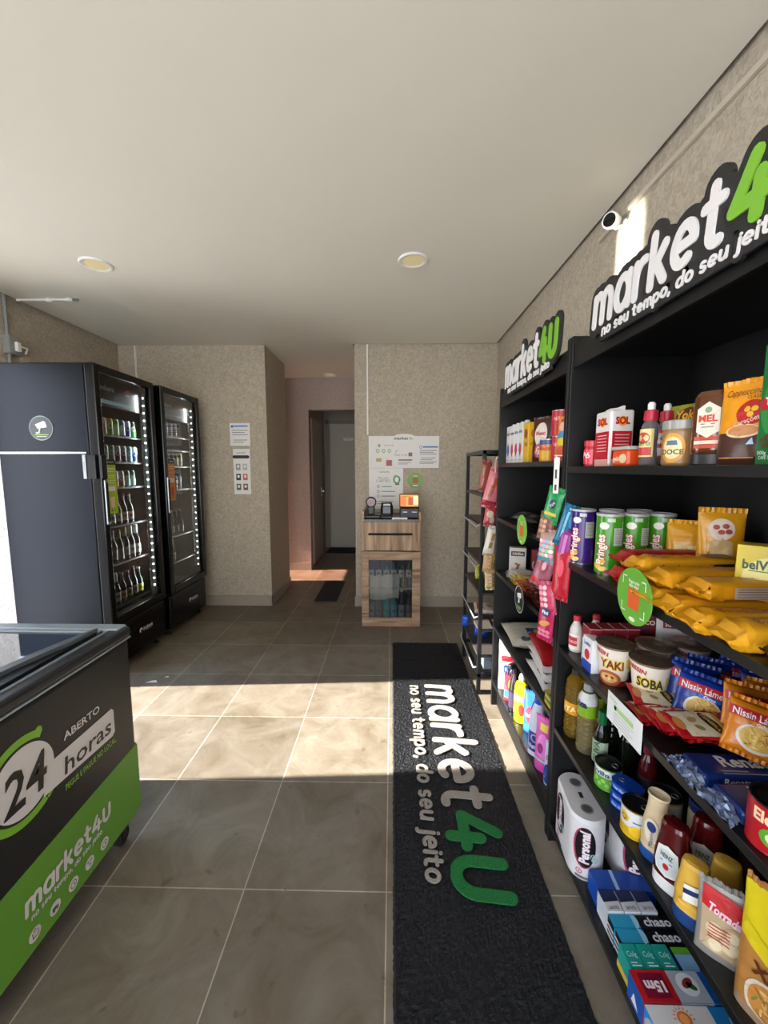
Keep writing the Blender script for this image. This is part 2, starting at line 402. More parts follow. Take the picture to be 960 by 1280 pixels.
# ---------------------------------------------------------------- things
def thing(name, label, cat, loc=(0, 0, 0), rz=0.0, group=None, rot=None):
    o = bpy.data.objects.new(name, None); COL.objects.link(o); o.empty_display_size = 0.05
    o.location = loc; o.rotation_euler = rot if rot else (0, 0, R(rz))
    return tag(o, label, cat, group)
def dup(root, label, loc=None, rz=None, group=None, rot=None):
    c = root.copy(); COL.objects.link(c)
    if loc is not None: c.location = loc
    if rot is not None: c.rotation_euler = rot
    elif rz is not None: c.rotation_euler = (0, 0, R(rz))
    c['label'] = label
    if group: c['group'] = group
    for ch in list(root.children):
        d = ch.copy(); COL.objects.link(d); d.parent = c
        for g in list(ch.children):
            e = g.copy(); COL.objects.link(e); e.parent = d
    return c
def struct(name, mb): return tag(mb.build(name), kind='structure')
# ================================================================ THE SETTING
CEIL = 2.475
b = MB(); b.box(-2.75, 1.15, -2.3, 6.95, -0.1, 0.0, M_FLOOR); struct('floor', b)
b = MB(); b.box(-14, 9, -14, 12, -0.25, -0.11, mat('pavement', 'd8d0c2', 0.8)); struct('trim_pavement', b)
b = MB(); b.box(-2.52, 0.945, -2.2, 3.79, CEIL, CEIL + 0.02, M_CEIL); b.box(-2.52, -0.365, 3.79, 5.18, CEIL + 0.002, CEIL + 0.02, M_CEIL)
b.box(-1.2, 0.5, 5.3, 6.8, 2.35, 2.37, M_CEIL); b.box(-2.8, 1.15, -2.35, 7.0, 2.53, 2.75, M_GAP); struct('ceiling', b)
b = MB(); b.box(0.965, 1.12, -2.3, 3.9, 0, 2.53, M_WALL); struct('wall_right', b)
b = MB()
X0, X1 = -2.70, -2.55
for (y0, y1, z0, z1) in ((-2.3, -1.9, 0, 2.53), (-1.9, -0.6, 2.15, 2.53), (-0.6, 1.49, 0, 2.53), (1.49, 2.27, 2.1, 2.53), (2.27, 2.33, 0, 2.53),  # the gap behind the camera is unseen, widened for light on the ceiling
                         (2.33, 3.3, 0, 0.12), (2.33, 3.3, 1.9, 2.53), (3.3, 4.58, 0, 2.53), (4.58, 5.14, 1.05, 2.53), (5.14, 5.4, 0, 2.53)):
    b.box(X0, X1, y0, y1, z0, z1, M_WALL)
struct('wall_left', b)
b = MB(); b.box(-2.6, -1.18, 3.81, 4.5, 0, 2.53, M_WALL); b.box(-0.35, 1.0, 3.81, 5.2, 0, 2.53, M_WALL); struct('wall_back', b)
b = MB(); b.box(-2.6, -1.07, 5.2, 5.33, 0, 2.53, M_CORR); b.box(-1.07, 0.2, 5.2, 5.33, 2.09, 2.53, M_CORR); struct('wall_corridor', b)
b = MB(); b.box(-1.3, -1.13, 5.33, 6.8, 0, 2.53, M_CORR); b.box(-1.3, 0.6, 6.72, 6.85, 0, 2.53, M_CORR); b.box(0.3, 0.45, 5.2, 6.8, 0, 2.53, M_CORR); struct('wall_corridor_inner', b)
b = MB(); b.box(-2.7, -2.3, -2.35, -2.2, 0, 2.53, M_WALL); b.box(0.8, 1.1, -2.35, -2.2, 0, 2.53, M_WALL); b.box(-2.3, 0.8, -2.35, -2.2, 2.2, 2.53, M_WALL); struct('wall_front', b)
M_SKIRT = mat('stone_skirting', '9a8f80', 0.5, bump=0.3, bscale=25)
b = MB(); b.box(-2.55, -1.17, 3.798, 3.81, 0, 0.10, M_SKIRT); b.box(-1.18, -1.168, 3.798, 4.5, 0, 0.10, M_SKIRT)
b.box(-0.36, 0.965, 3.798, 3.81, 0, 0.10, M_SKIRT); b.box(-2.5, -1.07, 5.188, 5.2, 0, 0.10, M_SKIRT); b.box(-0.362, -0.35, 3.81, 5.2, 0, 0.10, M_SKIRT); struct('baseboard_back', b)
# frosted, patterned window in the left wall behind the first fridge
fm = bpy.data.materials.new('frosted_patterned_glass'); fm.use_nodes = True; t, n, l = nodes(fm); n.clear()
o_ = n.new('ShaderNodeOutputMaterial'); tl = n.new('ShaderNodeBsdfTranslucent'); gs = n.new('ShaderNodeBsdfGlossy'); mx = n.new('ShaderNodeMixShader'); mx.inputs[0].default_value = 0.08
tl.inputs[0].default_value = lin('a4a2a0'); gs.inputs['Roughness'].default_value = 0.3
no = n.new('ShaderNodeTexVoronoi'); no.inputs['Scale'].default_value = 45; bp = n.new('ShaderNodeBump'); bp.inputs['Strength'].default_value = 1.0; bp.inputs['Distance'].default_value = 0.03
tc = n.new('ShaderNodeTexCoord'); l.new(tc.outputs['Object'], no.inputs['Vector']); l.new(no.outputs[0], bp.inputs['Height']); l.new(bp.outputs[0], tl.inputs['Normal'])
l.new(tl.outputs[0], mx.inputs[1]); l.new(gs.outputs[0], mx.inputs[2]); l.new(mx.outputs[0], o_.inputs[0])
w = MB(); w.box(-2.63, -2.6, 2.33, 3.3, 0.12, 0.16, M_SILV); w.box(-2.63, -2.6, 2.33, 3.3, 1.86, 1.9, M_SILV); w.box(-2.63, -2.6, 2.33, 2.36, 0.12, 1.9, M_SILV); w.box(-2.63, -2.6, 3.27, 3.3, 0.12, 1.9, M_SILV)
w = struct('window_1', w); g_ = MB(); g_.box(-2.62, -2.612, 2.36, 3.27, 0.16, 1.86, fm); g_.build('window_pane', w)
w = MB(); w.box(-2.64, -2.6, 4.58, 4.6, 0, 1.05, M_SILV); w.box(-2.64, -2.6, 5.12, 5.14, 0, 1.05, M_SILV); w.box(-2.64, -2.6, 4.6, 5.12, 1.03, 1.05, M_SILV)  # unseen window, added low and tinted to shape the corridor sun patch
w = struct('window_unseen', w); g_ = MB(); g_.box(-2.625, -2.62, 4.6, 5.12, 0, 1.03, M_RED); g_.build('window_pane', w)
# jambs of the side door that lets the sun in
b = MB(); b.box(-2.66, -2.54, 1.47, 1.495, 0, 2.12, M_SILV); b.box(-2.66, -2.54, 2.265, 2.29, 0, 2.12, M_SILV); b.box(-2.66, -2.54, 1.47, 2.29, 2.095, 2.12, M_SILV); struct('door_1', b)
# inner corridor doors
d = MB(); d.box(-1.13, -1.115, 5.45, 6.25, 0, 2.06, mat('door_frame_paint', 'a39d92', 0.6)); d = struct('door_2', d)
q = MB(); q.box(-1.115, -1.085, 5.5, 6.2, 0.01, 2.02, M_DOOR, 0.003); lf = q.build('door_leaf', d)
q = MB(); q.tube([(-1.085, 6.12, 1.0), (-1.04, 6.12, 1.0), (-1.035, 6.02, 1.0)], 0.009, M_CHROME); q.box(-1.087, -1.08, 6.1, 6.14, 0.93, 1.07, M_CHROME); q.build('door_handle', lf)
d = MB(); F_ = mat('door_frame_grey', '8f897f', 0.6)
d.box(-1.10, -1.04, 6.69, 6.72, 0, 2.13, F_); d.box(-0.2, -0.14, 6.69, 6.72, 0, 2.13, F_); d.box(-1.10, -0.14, 6.69, 6.72, 2.07, 2.13, F_); d = struct('door_3', d)
q = MB(); q.box(-1.035, -0.205, 6.68, 6.70, 0.02, 2.07, M_DOOR, 0.003); q.box(-1.0, -0.24, 6.676, 6.68, 0.06, 2.03, M_DOOR, 0.001); lf = q.build('door_leaf', d)
q = MB(); q.tube([(-0.27, 6.676, 1.0), (-0.27, 6.64, 1.0), (-0.37, 6.635, 1.0)], 0.009, M_CHROME); q.build('door_handle', lf)
q = MB(); q.box(-0.80, -0.64, 6.668, 6.676, 1.80, 1.845, M_WHITE, 0.004); q.text(plane((0, 6.668, 0), (1, 0, 0), (0, 0, 1)), 'PRIVATIVO', -0.72, 1.823, 0.018, P('444444'), 2)
tag(q.build('door_plate'), 'small white plate on the closed door at the end of the corridor', 'sign')

# ---------------------------------------------------------------- floor mats
def rough_slab(x0, x1, y0, y1, z, step, m, amp):
    nx = max(2, int((x1 - x0) / step)); ny = max(2, int((y1 - y0) / step)); rnd = random.Random(3)
    vs = []; fs = []
    for j in range(ny + 1):
        for i in range(nx + 1):
            e = i in (0, nx) or j in (0, ny)
            x = x0 + (x1 - x0) * i / nx + rnd.uniform(-.4, .4) * step * 0.7; y = y0 + (y1 - y0) * j / ny + rnd.uniform(-.4, .4) * step * 0.7
            vs.append((x, y, 0.0005 if e else z + rnd.uniform(-amp, amp)))
    for j in range(ny):
        for i in range(nx):
            k = j * (nx + 1) + i; fs.append([k, k + 1, k + nx + 2, k + nx + 1])
    return vs, fs
b = MB(); v_, f_ = rough_slab(0.006, 0.505, 0.42, 2.965, 0.011, 0.0065, M_MAT, 0.0017); b.add(v_, f_, M_MAT)
matt = thing('entrance_mat', 'long black coil mat with beige lettering running along the shelves', 'mat', (0.267, 1.7, 0))
o = b.build('mat_pile', matt); o.location = (-0.267, -1.7, 0)
b = MB(); sf = plane((0.218, 2.365, 0.0125), (0, -1, 0), (1, 0, 0))
logo(b, sf, 0.03, 0.0, 0.137, 1.205, M_MATL, M_MATG, lv=4, thick=0.004, rad=0.128)
sf2 = plane((0.117, 2.335, 0.0125), (0, -1, 0), (1, 0, 0))
draw_strokes(b, sf2, 'no seu tempo, do seu jeito', 0, 0, 0.043, M_MATL, rad=0.15, gap=0.45, length=1.17, lv=4, thick=0.003)
o = b.build('lettering', matt); o.location = (-0.267, -1.7, 0); o['label'] = 'beige and green lettering'
b = MB(); b.prism([(-0.79, 3.93), (-0.56, 3.93), (-0.555, 4.65), (-0.79, 4.65)], 0.0, 0.008, mat('rubber_mat', '1c2226', 0.7), axis='z')
tag(b.build('floor_mat'), 'small dark rectangular mat on the tiles of the corridor', 'mat')
b = MB(); b.box(-1.05, -0.3, 6.25, 6.66, 0, 0.012, mat('door_mat_dark', '141414', 0.9), 0.003); tag(b.build('door_mat'), 'black mat lying in front of the door at the far end of the corridor', 'mat')

# ---------------------------------------------------------------- ceiling fittings
M_LENS = mat('warm_lens', 'd9c99a', 0.5, emit=0.12, ecol='ffe9b0')
def downlight(x, y, z, r, label):
    t = thing('ceiling_light', label, 'ceiling light', (x, y, z), group='round downlights in the ceiling')
    q = MB(); q.lathe([(r, 0), (r, -0.006), (r * .93, -0.010), (r * .76, -0.008), (r * .76, 0)], M_WHITE, 40, cap0=False, cap1=False); q.build('rim', t)
    q = MB(); q.lathe([(r * .76, -0.002), (r * .75, -0.005), (0.002, -0.006)], M_LENS, 40); q.build('lens', t)
    return t
downlight(-1.645, 2.325, CEIL, 0.082, 'round white downlight in the ceiling above the drinks fridges')
downlight(0.112, 2.315, CEIL, 0.082, 'round white downlight in the middle of the ceiling above the mat')
downlight(-0.76, 5.0, CEIL + 0.002, 0.08, 'round downlight in the ceiling of the corridor')
t = thing('cable_trunking', 'thin white cable trunking with a small box running across the ceiling above the fridges', 'cable cover', (-2.3, 2.775, CEIL))
q = MB(); q.box(-0.22, 0.12, -0.008, 0.008, -0.012, 0, M_WHITE, 0.002); q.build('channel', t)
q = MB(); q.lathe([(0.02, 0), (0.02, -0.012), (0.012, -0.02)], M_WHITE, 20); q.T = Matrix.Translation((0.14, 0, 0)); q.lathe([(0.02, 0), (0.02, -0.012), (0.01, -0.018)], M_WHITE, 20); q.box(0.02, 0.06, -0.006, 0.006, -0.012, 0, M_SILV); q.build('junction_box', t)
# conduit on left wall
t = thing('conduit', 'grey electrical conduit with a small box on the left wall above the fridge', 'conduit', (-2.55, 2.70, 0))
q = MB(); q.tube([(0.012, 0, 1.2), (0.012, 0, CEIL)], 0.011, mat('conduit_grey', '8d8f8c', 0.5), 12); q.build('pipe', t)
q = MB(); q.box(0, 0.05, -0.035, 0.045, 2.10, 2.22, mat('conduit_grey', '8d8f8c'), 0.008); bx_ = q.build('switch_box', t)
q = MB(); q.box(0.05, 0.075, 0.0, 0.03, 2.12, 2.18, M_WHITE, 0.006); q.tube([(0.06, 0.02, 2.16), (0.085, 0.06, 2.15), (0.06, 0.07, 2.12)], 0.006, M_WHITE); q.build('socket', bx_)
# trunking strips
q = MB(); q.box(-2.392, -2.378, 3.798, 3.81, 1.9, 2.5, M_WHITE); tag(q.build('cable_trunking'), 'thin vertical cable trunking in the far left corner above the second fridge', 'cable cover')
q = MB(); q.box(-0.236, -0.222, 3.797, 3.81, 1.66, 2.5, M_WHITE); tag(q.build('cable_trunking'), 'thin vertical cable trunking running from the ceiling down to the white notice above the kiosk', 'cable cover')
q = MB(); q.box(0.95, 0.965, 0.0, 2.0, 2.385, 2.405, mat('trunking_beige', 'c2b7a4', 0.5), 0.002); tag(q.build('cable_trunking'), 'long horizontal cable trunking under the ceiling along the right wall', 'cable cover')

# security camera
t = thing('security_camera', 'small white round security camera high on the right wall', 'camera', (0.965, 1.80, 2.35))
q = MB(); q.T = Matrix.Translation((0, 0, 0)) @ Matrix.Rotation(-PI / 2, 4, 'Y'); q.lathe([(0.026, 0), (0.026, 0.008), (0.016, 0.012)], M_WHITE, 24)
q.T = Matrix.Identity(4); q.tube([(-0.008, 0, 0), (-0.04, -0.005, -0.01), (-0.055, 0.0, 0.01)], 0.008, M_WHITE); q.build('mount', t)
dr = Vector((-0.72, -0.62, -0.25)).normalized()
q = MB(); q.T = Matrix.Translation((-0.055, 0.0, 0.02)) @ dr.to_track_quat('Z', 'Y').to_matrix().to_4x4()
q.lathe([(0.018, -0.035), (0.027, -0.028), (0.031, 0.0), (0.031, 0.022), (0.029, 0.026), (0.024, 0.026)], M_WHITE, 28); q.build('camera_body', t)
q = MB(); q.T = Matrix.Translation((-0.055, 0.0, 0.02)) @ dr.to_track_quat('Z', 'Y').to_matrix().to_4x4()
q.lathe([(0.025, 0.0262), (0.012, 0.0272), (0.011, 0.030), (0.002, 0.031)], mat('lens_black', '060606', 0.1), 24); q.build('lens', t)
q = MB(); q.tube([(-0.02, 0.01, 0.0), (-0.03, 0.03, 0.04), (-0.012, 0.04, 0.05), (-0.006, 0.045, 0.05)], 0.003, M_WHITE); q.build('cable', t)

# ---------------------------------------------------------------- wall notices
def sheet(name, x0, x1, z0, z1, label, draw, cat='notice', colour='e6e4e0', y=3.81):
    q = MB(); q.box(x0, x1, y - 0.003, y, z0, z1, P(colour, 0.6)); sf = plane((0, y - 0.003, 0), (1, 0, 0), (0, 0, 1)); draw(q, sf)
    return tag(q.build(name), label, cat)
GREY = P('7a7d80', .6); DK = P('2a2b2c', .6)
def lines(q, sf, u0, u1, v, dv, n, m=GREY, h=0.006):
    for i in range(n): q.rect(sf, u0, v - i * dv, u1 - (0.03 if i % 2 else 0), v - i * dv + h, m, 2)
def d1(q, sf):
    q.box(-1.52, -1.495, 3.806, 3.808, 1.73, 1.75, P('3a6cc0')); q.rect(sf, -1.49, 1.735, -1.36, 1.75, P('5c94dd'), 2); lines(q, sf, -1.51, -1.36, 1.70, 0.02, 3); lines(q, sf, -1.50, -1.37, 1.61, 0.02, 2)
sheet('wall_notice', -1.532, -1.342, 1.56, 1.77, 'white notice with a blue heading pinned alone on the left part of the back wall', d1)
def d2(q, sf):
    q.text(sf, 'market4u', -1.435, 1.495, 0.016, DK, 2); q.rect(sf, -1.50, 1.44, -1.37, 1.47, P('22211f'), 2); q.ell(sf, -1.50, 1.455, .015, .015, P('22211f'), 2); q.ell(sf, -1.37, 1.455, .015, .015, P('22211f'), 2)
    for i, (c1, c2) in enumerate((('9a9a98', 'b9b4ae'), ('30302e', 'c25a4a'), ('4a6a4a', '7a3226'))):
        v = 1.36 - i * 0.095
        for u, c in ((-1.465, c1), (-1.40, c2)):
            q.rect(sf, u - .022, v - .03, u + .022, v + .03, P(c), 2); q.ell(sf, u, v + .005, .012, .015, P('e6e4e0'), 3, 12, 1)
sheet('wall_notice', -1.51, -1.35, 1.10, 1.53, 'tall white notice with six small pictures under the blue headed one on the back wall', d2)
def d3(q, sf):
    q.text(sf, 'market', 0.085, 1.628, 0.026, DK, 2, bold=0.02, width=0.13); q.text(sf, '4u', 0.175, 1.628, 0.026, P('7ab82e'), 2, bold=0.02)
    q.text(sf, 'compre aqui', -0.03, 1.565, 0.014, GREY, 2)
    q.ell(sf, -0.12, 1.56, .012, .015, P('6a9a4a'), 2, 12, 1)
    for i in range(3): q.ell(sf, -0.135 + i * 0.055, 1.51, .016, .018, P('7aa85a'), 2, 14, 1, inner=.6)
    q.rect(sf, -0.15, 1.41, -0.10, 1.44, P('a58a3a'), 2); q.rect(sf, -0.055, 1.37, 0.0, 1.425, P('9a2c1c'), 2)
    q.ell(sf, 0.06, 1.49, .03, .03, GREY, 2, 12, 1, inner=.85, a0=90, a1=180); q.text(sf, 'Pague no app', 0.085, 1.475, 0.018, GREY, 2, width=.12)
    q.rect(sf, 0.155, 1.46, 0.19, 1.495, P('8a4a42'), 2); q.rect(sf, 0.06, 1.42, 0.19, 1.43, DK, 2); lines(q, sf, 0.06, 0.18, 1.40, 0.015, 2)
    q.ell(sf, 0.27, 1.545, .014, .014, P('3a5aa8'), 2, 14, 1, inner=.7); q.rect(sf, 0.29, 1.54, 0.43, 1.553, P('3a72b8'), 2)
    lines(q, sf, 0.26, 0.42, 1.51, 0.016, 3); lines(q, sf, 0.27, 0.41, 1.44, 0.016, 2); lines(q, sf, 0.26, 0.42, 1.405, 0.014, 2)
    q.ell(sf, 0.115, 1.648, .09, .02, P('e6e4e0', .6), 1, 20, 1)
sheet('wall_notice', -0.22, 0.441, 1.35, 1.648, 'wide white instruction poster on the wall above the kiosk', d3, 'poster')
def d4(q, sf):
    q.text(sf, 'market4u', -0.07, 1.315, 0.018, DK, 2)
    q.text(sf, 'Pague com', -0.085, 1.26, 0.017, GREY, 2); q.text(sf, 'CARTÃO', -0.085, 1.23, 0.026, P('6a7a5a', .6), 2, width=.13)
    q.ell(sf, 0.045, 1.24, .035, .04, P('3f7a3a'), 2, 20, 1); q.ell(sf, 0.045, 1.24, .02, .026, P('e8e8e0'), 3, 16, 1); q.rect(sf, 0.03, 1.19, 0.07, 1.205, P('6a3a2a'), 3); q.rect(sf, 0.02, 1.272, 0.05, 1.285, P('8aa83a'), 3)
    for i in range(3):
        q.ell(sf, -0.13, 1.175 - i * .045, .012, .014, DK, 2, 12, 1, inner=.7); q.rect(sf, -0.10, 1.17 - i * .045, 0.0 + .03 * (i > 0), 1.178 - i * .045, GREY, 2)
    lines(q, sf, -0.14, 0.01, 1.03, 0.02, 2)
sheet('wall_notice', -0.218, 0.105, 0.96, 1.348, 'tall white payment instruction sheet hanging directly above the card machine', d4, 'poster')
q = MB(); q.T = Matrix.Translation((0.222, 3.81, 1.237)) @ Matrix.Rotation(PI / 2, 4, 'X'); q.lathe([(0.073, 0), (0.073, 0.003)], P('6f9a2c'), 40); q.T = Matrix.Identity(4)
sf = plane((0.222, 3.807, 1.237), (1, 0, 0), (0, 0, 1)); q.rect(sf, -.025, -.03, .027, .022, P('a0421c'), 2); q.rect(sf, -.02, .034, .02, .042, P('dfe8c8'), 2); q.rect(sf, -.024, -.058, .024, -.048, P('e8eee0'), 2)
tag(q.build('round_sticker'), 'round green sticker with an orange square on the wall above the kiosk', 'sticker')

# ---------------------------------------------------------------- walnut kiosk
k = thing('payment_kiosk', 'narrow walnut cabinet with a glazed lower door standing against the back wall', 'cabinet', (-0.004, 3.29, 0))
q = MB()
q.box(-.246, -.228, 0.012, .50, 0, .99, M_WOODV); q.box(.228, .246, 0.012, .50, 0, .99, M_WOODV); q.box(-.228, .228, .485, .50, 0.0, .93, M_WOODV); q.box(-.228, .228, .02, .485, 0.0, .05, M_WOODH); q.build('carcass', k)
q = MB(); q.box(-.228, .228, .004, .49, .905, .925, mat('dark_top', '3a3029', .25)); q.build('worktop', k)
q = MB(); q.box(-.240, .236, -.004, .012, .664, .792, M_WOODV); q.box(-.240, .236, -.004, .012, .812, .905, M_WOODV); q.box(-.240, -.192, -.004, .012, .792, .812, M_WOODV); q.box(.176, .236, -.004, .012, .792, .812, M_WOODV); dw = q.build('drawer_front', k)
q = MB(); q.box(-.194, .178, .006, .03, .790, .814, mat('slot_black', '080706', .8), .004); q.build('handle_slot', dw)
q = MB(); q.box(-.25, -.190, -.004, .014, 0.004, .655, M_WOODH, .002); q.box(.176, .246, -.004, .014, 0.004, .655, M_WOODH, .002); q.box(-.19, .176, -.004, .014, 0.004, .083, M_WOODH, .002); q.box(-.19, .176, -.004, .014, .583, .655, M_WOODH, .002); dd = q.build('door', k)
q = MB(); q.box(-.19, .176, .002, .006, .083, .583, M_GLASS); q.build('glass_pane', dd)
q = MB(); q.box(-.228, .228, .03, .48, .322, .334, mat('kiosk_shelf', '9aa0a0', .3)); q.build('shelf', k)
q = MB(); q.box(-.228, .228, .40, .41, .05, .90, mat('kiosk_inside', '17191c', .7)); q.build('back_lining', k)
# things on top
t = thing('barcode_scanner', 'black round-headed barcode scanner standing on the left of the kiosk top', 'scanner', (-0.15, 3.42, .925))
q = MB(); q.box(-.085, .055, -.07, .09, 0, .03, M_BLKM, .008); q.build('base', t)
q = MB(); q.box(-.055, .0, -.03, .02, .03, .10, M_BLKM, .008); q.build('stand', t)
q = MB(); q.T = Matrix.Translation((-.028, -.01, .135)) @ Matrix.Rotation(PI / 2, 4, 'X')
q.lathe([(.046, -.02), (.046, .016), (.036, .02), (.036, .012)], M_BLKM, 32, cap1=False); q.lathe([(.036, .013), (.002, .0131)], mat('scanner_window', '6f4a4a', .2), 32); q.build('head', t)
t = thing('card_machine', 'black card payment machine in a cradle on the kiosk top beside the scanner', 'card machine', (-.055, 3.42, .925))
q = MB(); q.box(-.04, .06, -.08, .08, 0, .026, M_BLKM, .008); q.build('base', t)
q = MB(); q.T = Matrix.Translation((0.01, .0, .07)) @ Matrix.Rotation(R(-20), 4, 'X'); q.box(-.042, .042, -.012, .012, -.05, .055, M_BLKM, .008); q.box(-.032, .032, -.0135, -.012, -.035, .02, mat('grey_screen', '7f8790', .3)); q.box(-.03, .03, -.0135, -.012, .03, .048, M_WHITE); q.build('terminal', t)
q = MB(); q.tube([(-.035, .02, .02), (-.035, .0, .09), (-.03, -.02, .125), (.05, -.02, .13), (.058, -.01, .10), (.058, .0, .02)], .006, M_BLKM); q.build('cradle', t)
t = thing('payment_terminal', 'black screen box with a bright orange display on the right of the kiosk top', 'screen', (.15, 3.44, .925))
q = MB(); q.box(-.082, .082, -.06, .08, 0, .085, M_BLKM, .006); q.box(-.06, -.02, -.062, -.06, .05, .056, M_SILV); q.box(.02, .06, -.062, -.06, .05, .056, M_SILV); q.build('base', t)
q = MB(); q.T = Matrix.Translation((0, -.01, .085)) @ Matrix.Rotation(R(-8), 4, 'X'); q.box(-.085, .085, -.008, .008, 0, .12, M_BLKM, .005); fr = q.build('screen_frame', t)
q = MB(); sf = plane((0, -.0185, .085), (1, 0, 0), (0, math.sin(R(8)) * 1.0, math.cos(R(8))))
def scr(c): return mat('screen_' + c, c, .3, emit=.55, ecol=c)
q.rect(sf, -.078, .012, .078, .112, scr('d8902c'), 1); q.rect(sf, -.078, .012, -.03, .10, scr('c8661c'), 2); q.rect(sf, .035, .03, .075, .10, scr('e8e0a0'), 2); q.rect(sf, -.01, .025, .03, .09, scr('a83a1c'), 2)
q.text(sf, 'PAGUE', -.02, .10, .014, scr('3a6a1c'), 3, bold=.02); q.build('display', fr)
q = MB(); q.box(-.06, .07, -.03, .02, 0, .012, M_WHITE, .003)
o = q.build('paper_slip'); o.location = (.06, 3.33, .925); tag(o, 'small white paper slip lying on the front of the kiosk top', 'paper')

# ---------------------------------------------------------------- fridges
def wire_rack(z):
    q = MB(); m = mat('rack_grey', '3a3c3e', .4, .4)
    q.box(-.25, .25, .065, .072, z - .012, z - .001, m); q.box(-.25, .25, .40, .407, z - .012, z - .001, m)
    for i in range(26):
        x = -.245 + .49 * i / 25; q.box(x - .0015, x + .0015, .07, .405, z - .007, z - .002, m)
    return q
def make_fridge(label, glass, racks, lightw, note, hinge=True):
    f = thing('drinks_fridge', label, 'fridge', (0, 0, 0), group='tall black drinks fridges')
    D = .60; H = 1.97
    q = MB(); IN = mat('fridge_inside', '2b2724', .6)
    for s in (-1, 1):
        q.box(min(s * .30, s * .275), max(s * .30, s * .275), .045, D, .05, H, M_FSIDE, .006)
        q.box(min(s * .274, s * .27), max(s * .274, s * .27), .05, D - .03, .34, H - .03, IN)
    q.box(-.285, .285, .05, D, H - .03, H, M_FSIDE, .004); q.box(-.28, .28, D - .03, D - .005, .05, H - .02, M_FSIDE); q.box(-.27, .27, D - .04, D - .031, .34, H - .03, IN)
    q.box(-.285, .285, .05, D - .03, .05, .34, M_FSIDE); q.box(-.27, .27, .05, D - .04, .34, .345, IN); q.build('body', f)
    q = MB(); q.box(-.3, .3, -.004, .05, .055, .335, M_DKFRAME, .02, 4); sf = plane((0, -.004, 0), (1, 0, 0), (0, 0, 1))
    for i in range(11): q.box(-.25, .25, -.007, -.004, .09 + i * .019, .096 + i * .019, M_DKFRAME)
    q.rect(sf, -.03, .185, .14, .235, M_DKFRAME, 8); q.ell(sf, -.012, .21, .018, .018, P('e6e6e6'), 9, 18, 1, inner=.35, a0=-20, a1=250); q.text(sf, 'Imbera', .068, .211, .026, P('e6e6e6'), 9, bold=.03, shear=.2, width=.11); q.rect(sf, .05, .188, .12, .191, P('9a9a9a'), 9); q.build('lower_grille', f)
    d = MB(); z0, z1 = .345, 1.972
    d.box(-.3, -.252, -.02, .042, z0, z1, M_DKFRAME, .008); d.box(.252, .3, -.02, .042, z0, z1, M_DKFRAME, .008); d.box(-.256, .256, -.02, .042, z1 - .05, z1, M_DKFRAME, .008); d.box(-.256, .256, -.02, .042, z0, z0 + .055, M_DKFRAME, .008)
    dr_ = d.build('door', f)
    q = MB(); q.box(-.254, .254, .0, .004, z0 + .05, z1 - .045, glass); q.build('glass_pane', dr_)
    q = MB(); q.box(-.291, -.262, -.032, -.018, 1.0, 1.28, M_SILV, .006); q.box(-.285, -.268, -.034, -.031, 1.02, 1.26, mat('slot_black', '080706'), .001); q.build('door_handle', dr_)
    q = MB(); q.box(-.26, .26, .05, .075, 1.745, 1.925, mat('fridge_header', '191919', .35)); sf = plane((0, .05, 0), (1, 0, 0), (0, 0, 1))
    q.ell(sf, -.20, 1.86, .02, .02, P('c9ccce'), 2, 18, 1, inner=.4, a0=-20, a1=250); q.text(sf, 'Imbera', -.105, 1.86, .034, P('c9ccce'), 2, bold=.03, shear=.2, width=.14)
    q.ell(sf, .10, 1.87, .035, .012, P('b03030'), 2, 16, 1, rot=12); q.rect(sf, .08, 1.84, .12, 1.848, P('b8b8b8'), 2)
    q.box(-.22, .12, .045, .07, 1.76, 1.785, mat('header_light', '55686c', .2, emit=.25, ecol='a0c0c8'), .008); q.build('header_panel', f)
    q = MB(); q.box(.228, .238, .015, .03, .45, 1.88, mat('led_rail', '8a8f90', .3, .5))
    for i in range(27):
        z = .47 + i * (1.38 / 26); q.box(.2245, .2285, .017, .026, z - .004, z + .004, M_LED); 
    q.build('led_strip', f)
    for z in racks: wire_rack(z).build('shelf', f)
    for s in (-1, 1):
        for y in (.06, .52):
            q = MB(); q.T = Matrix.Translation((s * .25, y, 0)); q.lathe([(.022, 0), (.022, .012), (.012, .014), (.012, .052)], M_BLKM, 16); q.build('foot', f)
    l_ = bpy.data.lights.new('fridge_led', 'AREA'); lo = bpy.data.objects.new('fridge_led', l_); COL.objects.link(lo); lo.parent = f
    l_.shape = 'RECTANGLE'; l_.size = .015; l_.size_y = 1.4; l_.energy = lightw; l_.color = (.9, .97, 1)
    lo.location = (.22, .035, 1.17); lo.rotation_euler = Vector((-.75, .66, 0)).to_track_quat('-Z', 'Y').to_euler()
    return f
RK1 = (1.565, 1.39, 1.22, .965, .71, .42); RK2 = (1.61, 1.50, 1.364, 1.17, .78, .56)
F1 = make_fridge('nearer tall black drinks fridge with the full sun-lit side and lime notice on its door', M_GLASS, RK1, 4.5, True)
F1.location = (-1.78, 2.70, 0); F1.rotation_euler = (0, 0, PI / 2)
F2 = make_fridge('farther tall black drinks fridge in the corner with hazy glass and an orange notice', M_GLASS2, RK2, 6.0, True)
F2.location = (-1.765, 3.36, 0); F2.rotation_euler = (0, 0, PI / 2)
FM1 = Matrix.Translation(F1.location) @ Matrix.Rotation(PI / 2, 4, 'Z'); FM2 = Matrix.Translation(F2.location) @ Matrix.Rotation(PI / 2, 4, 'Z')
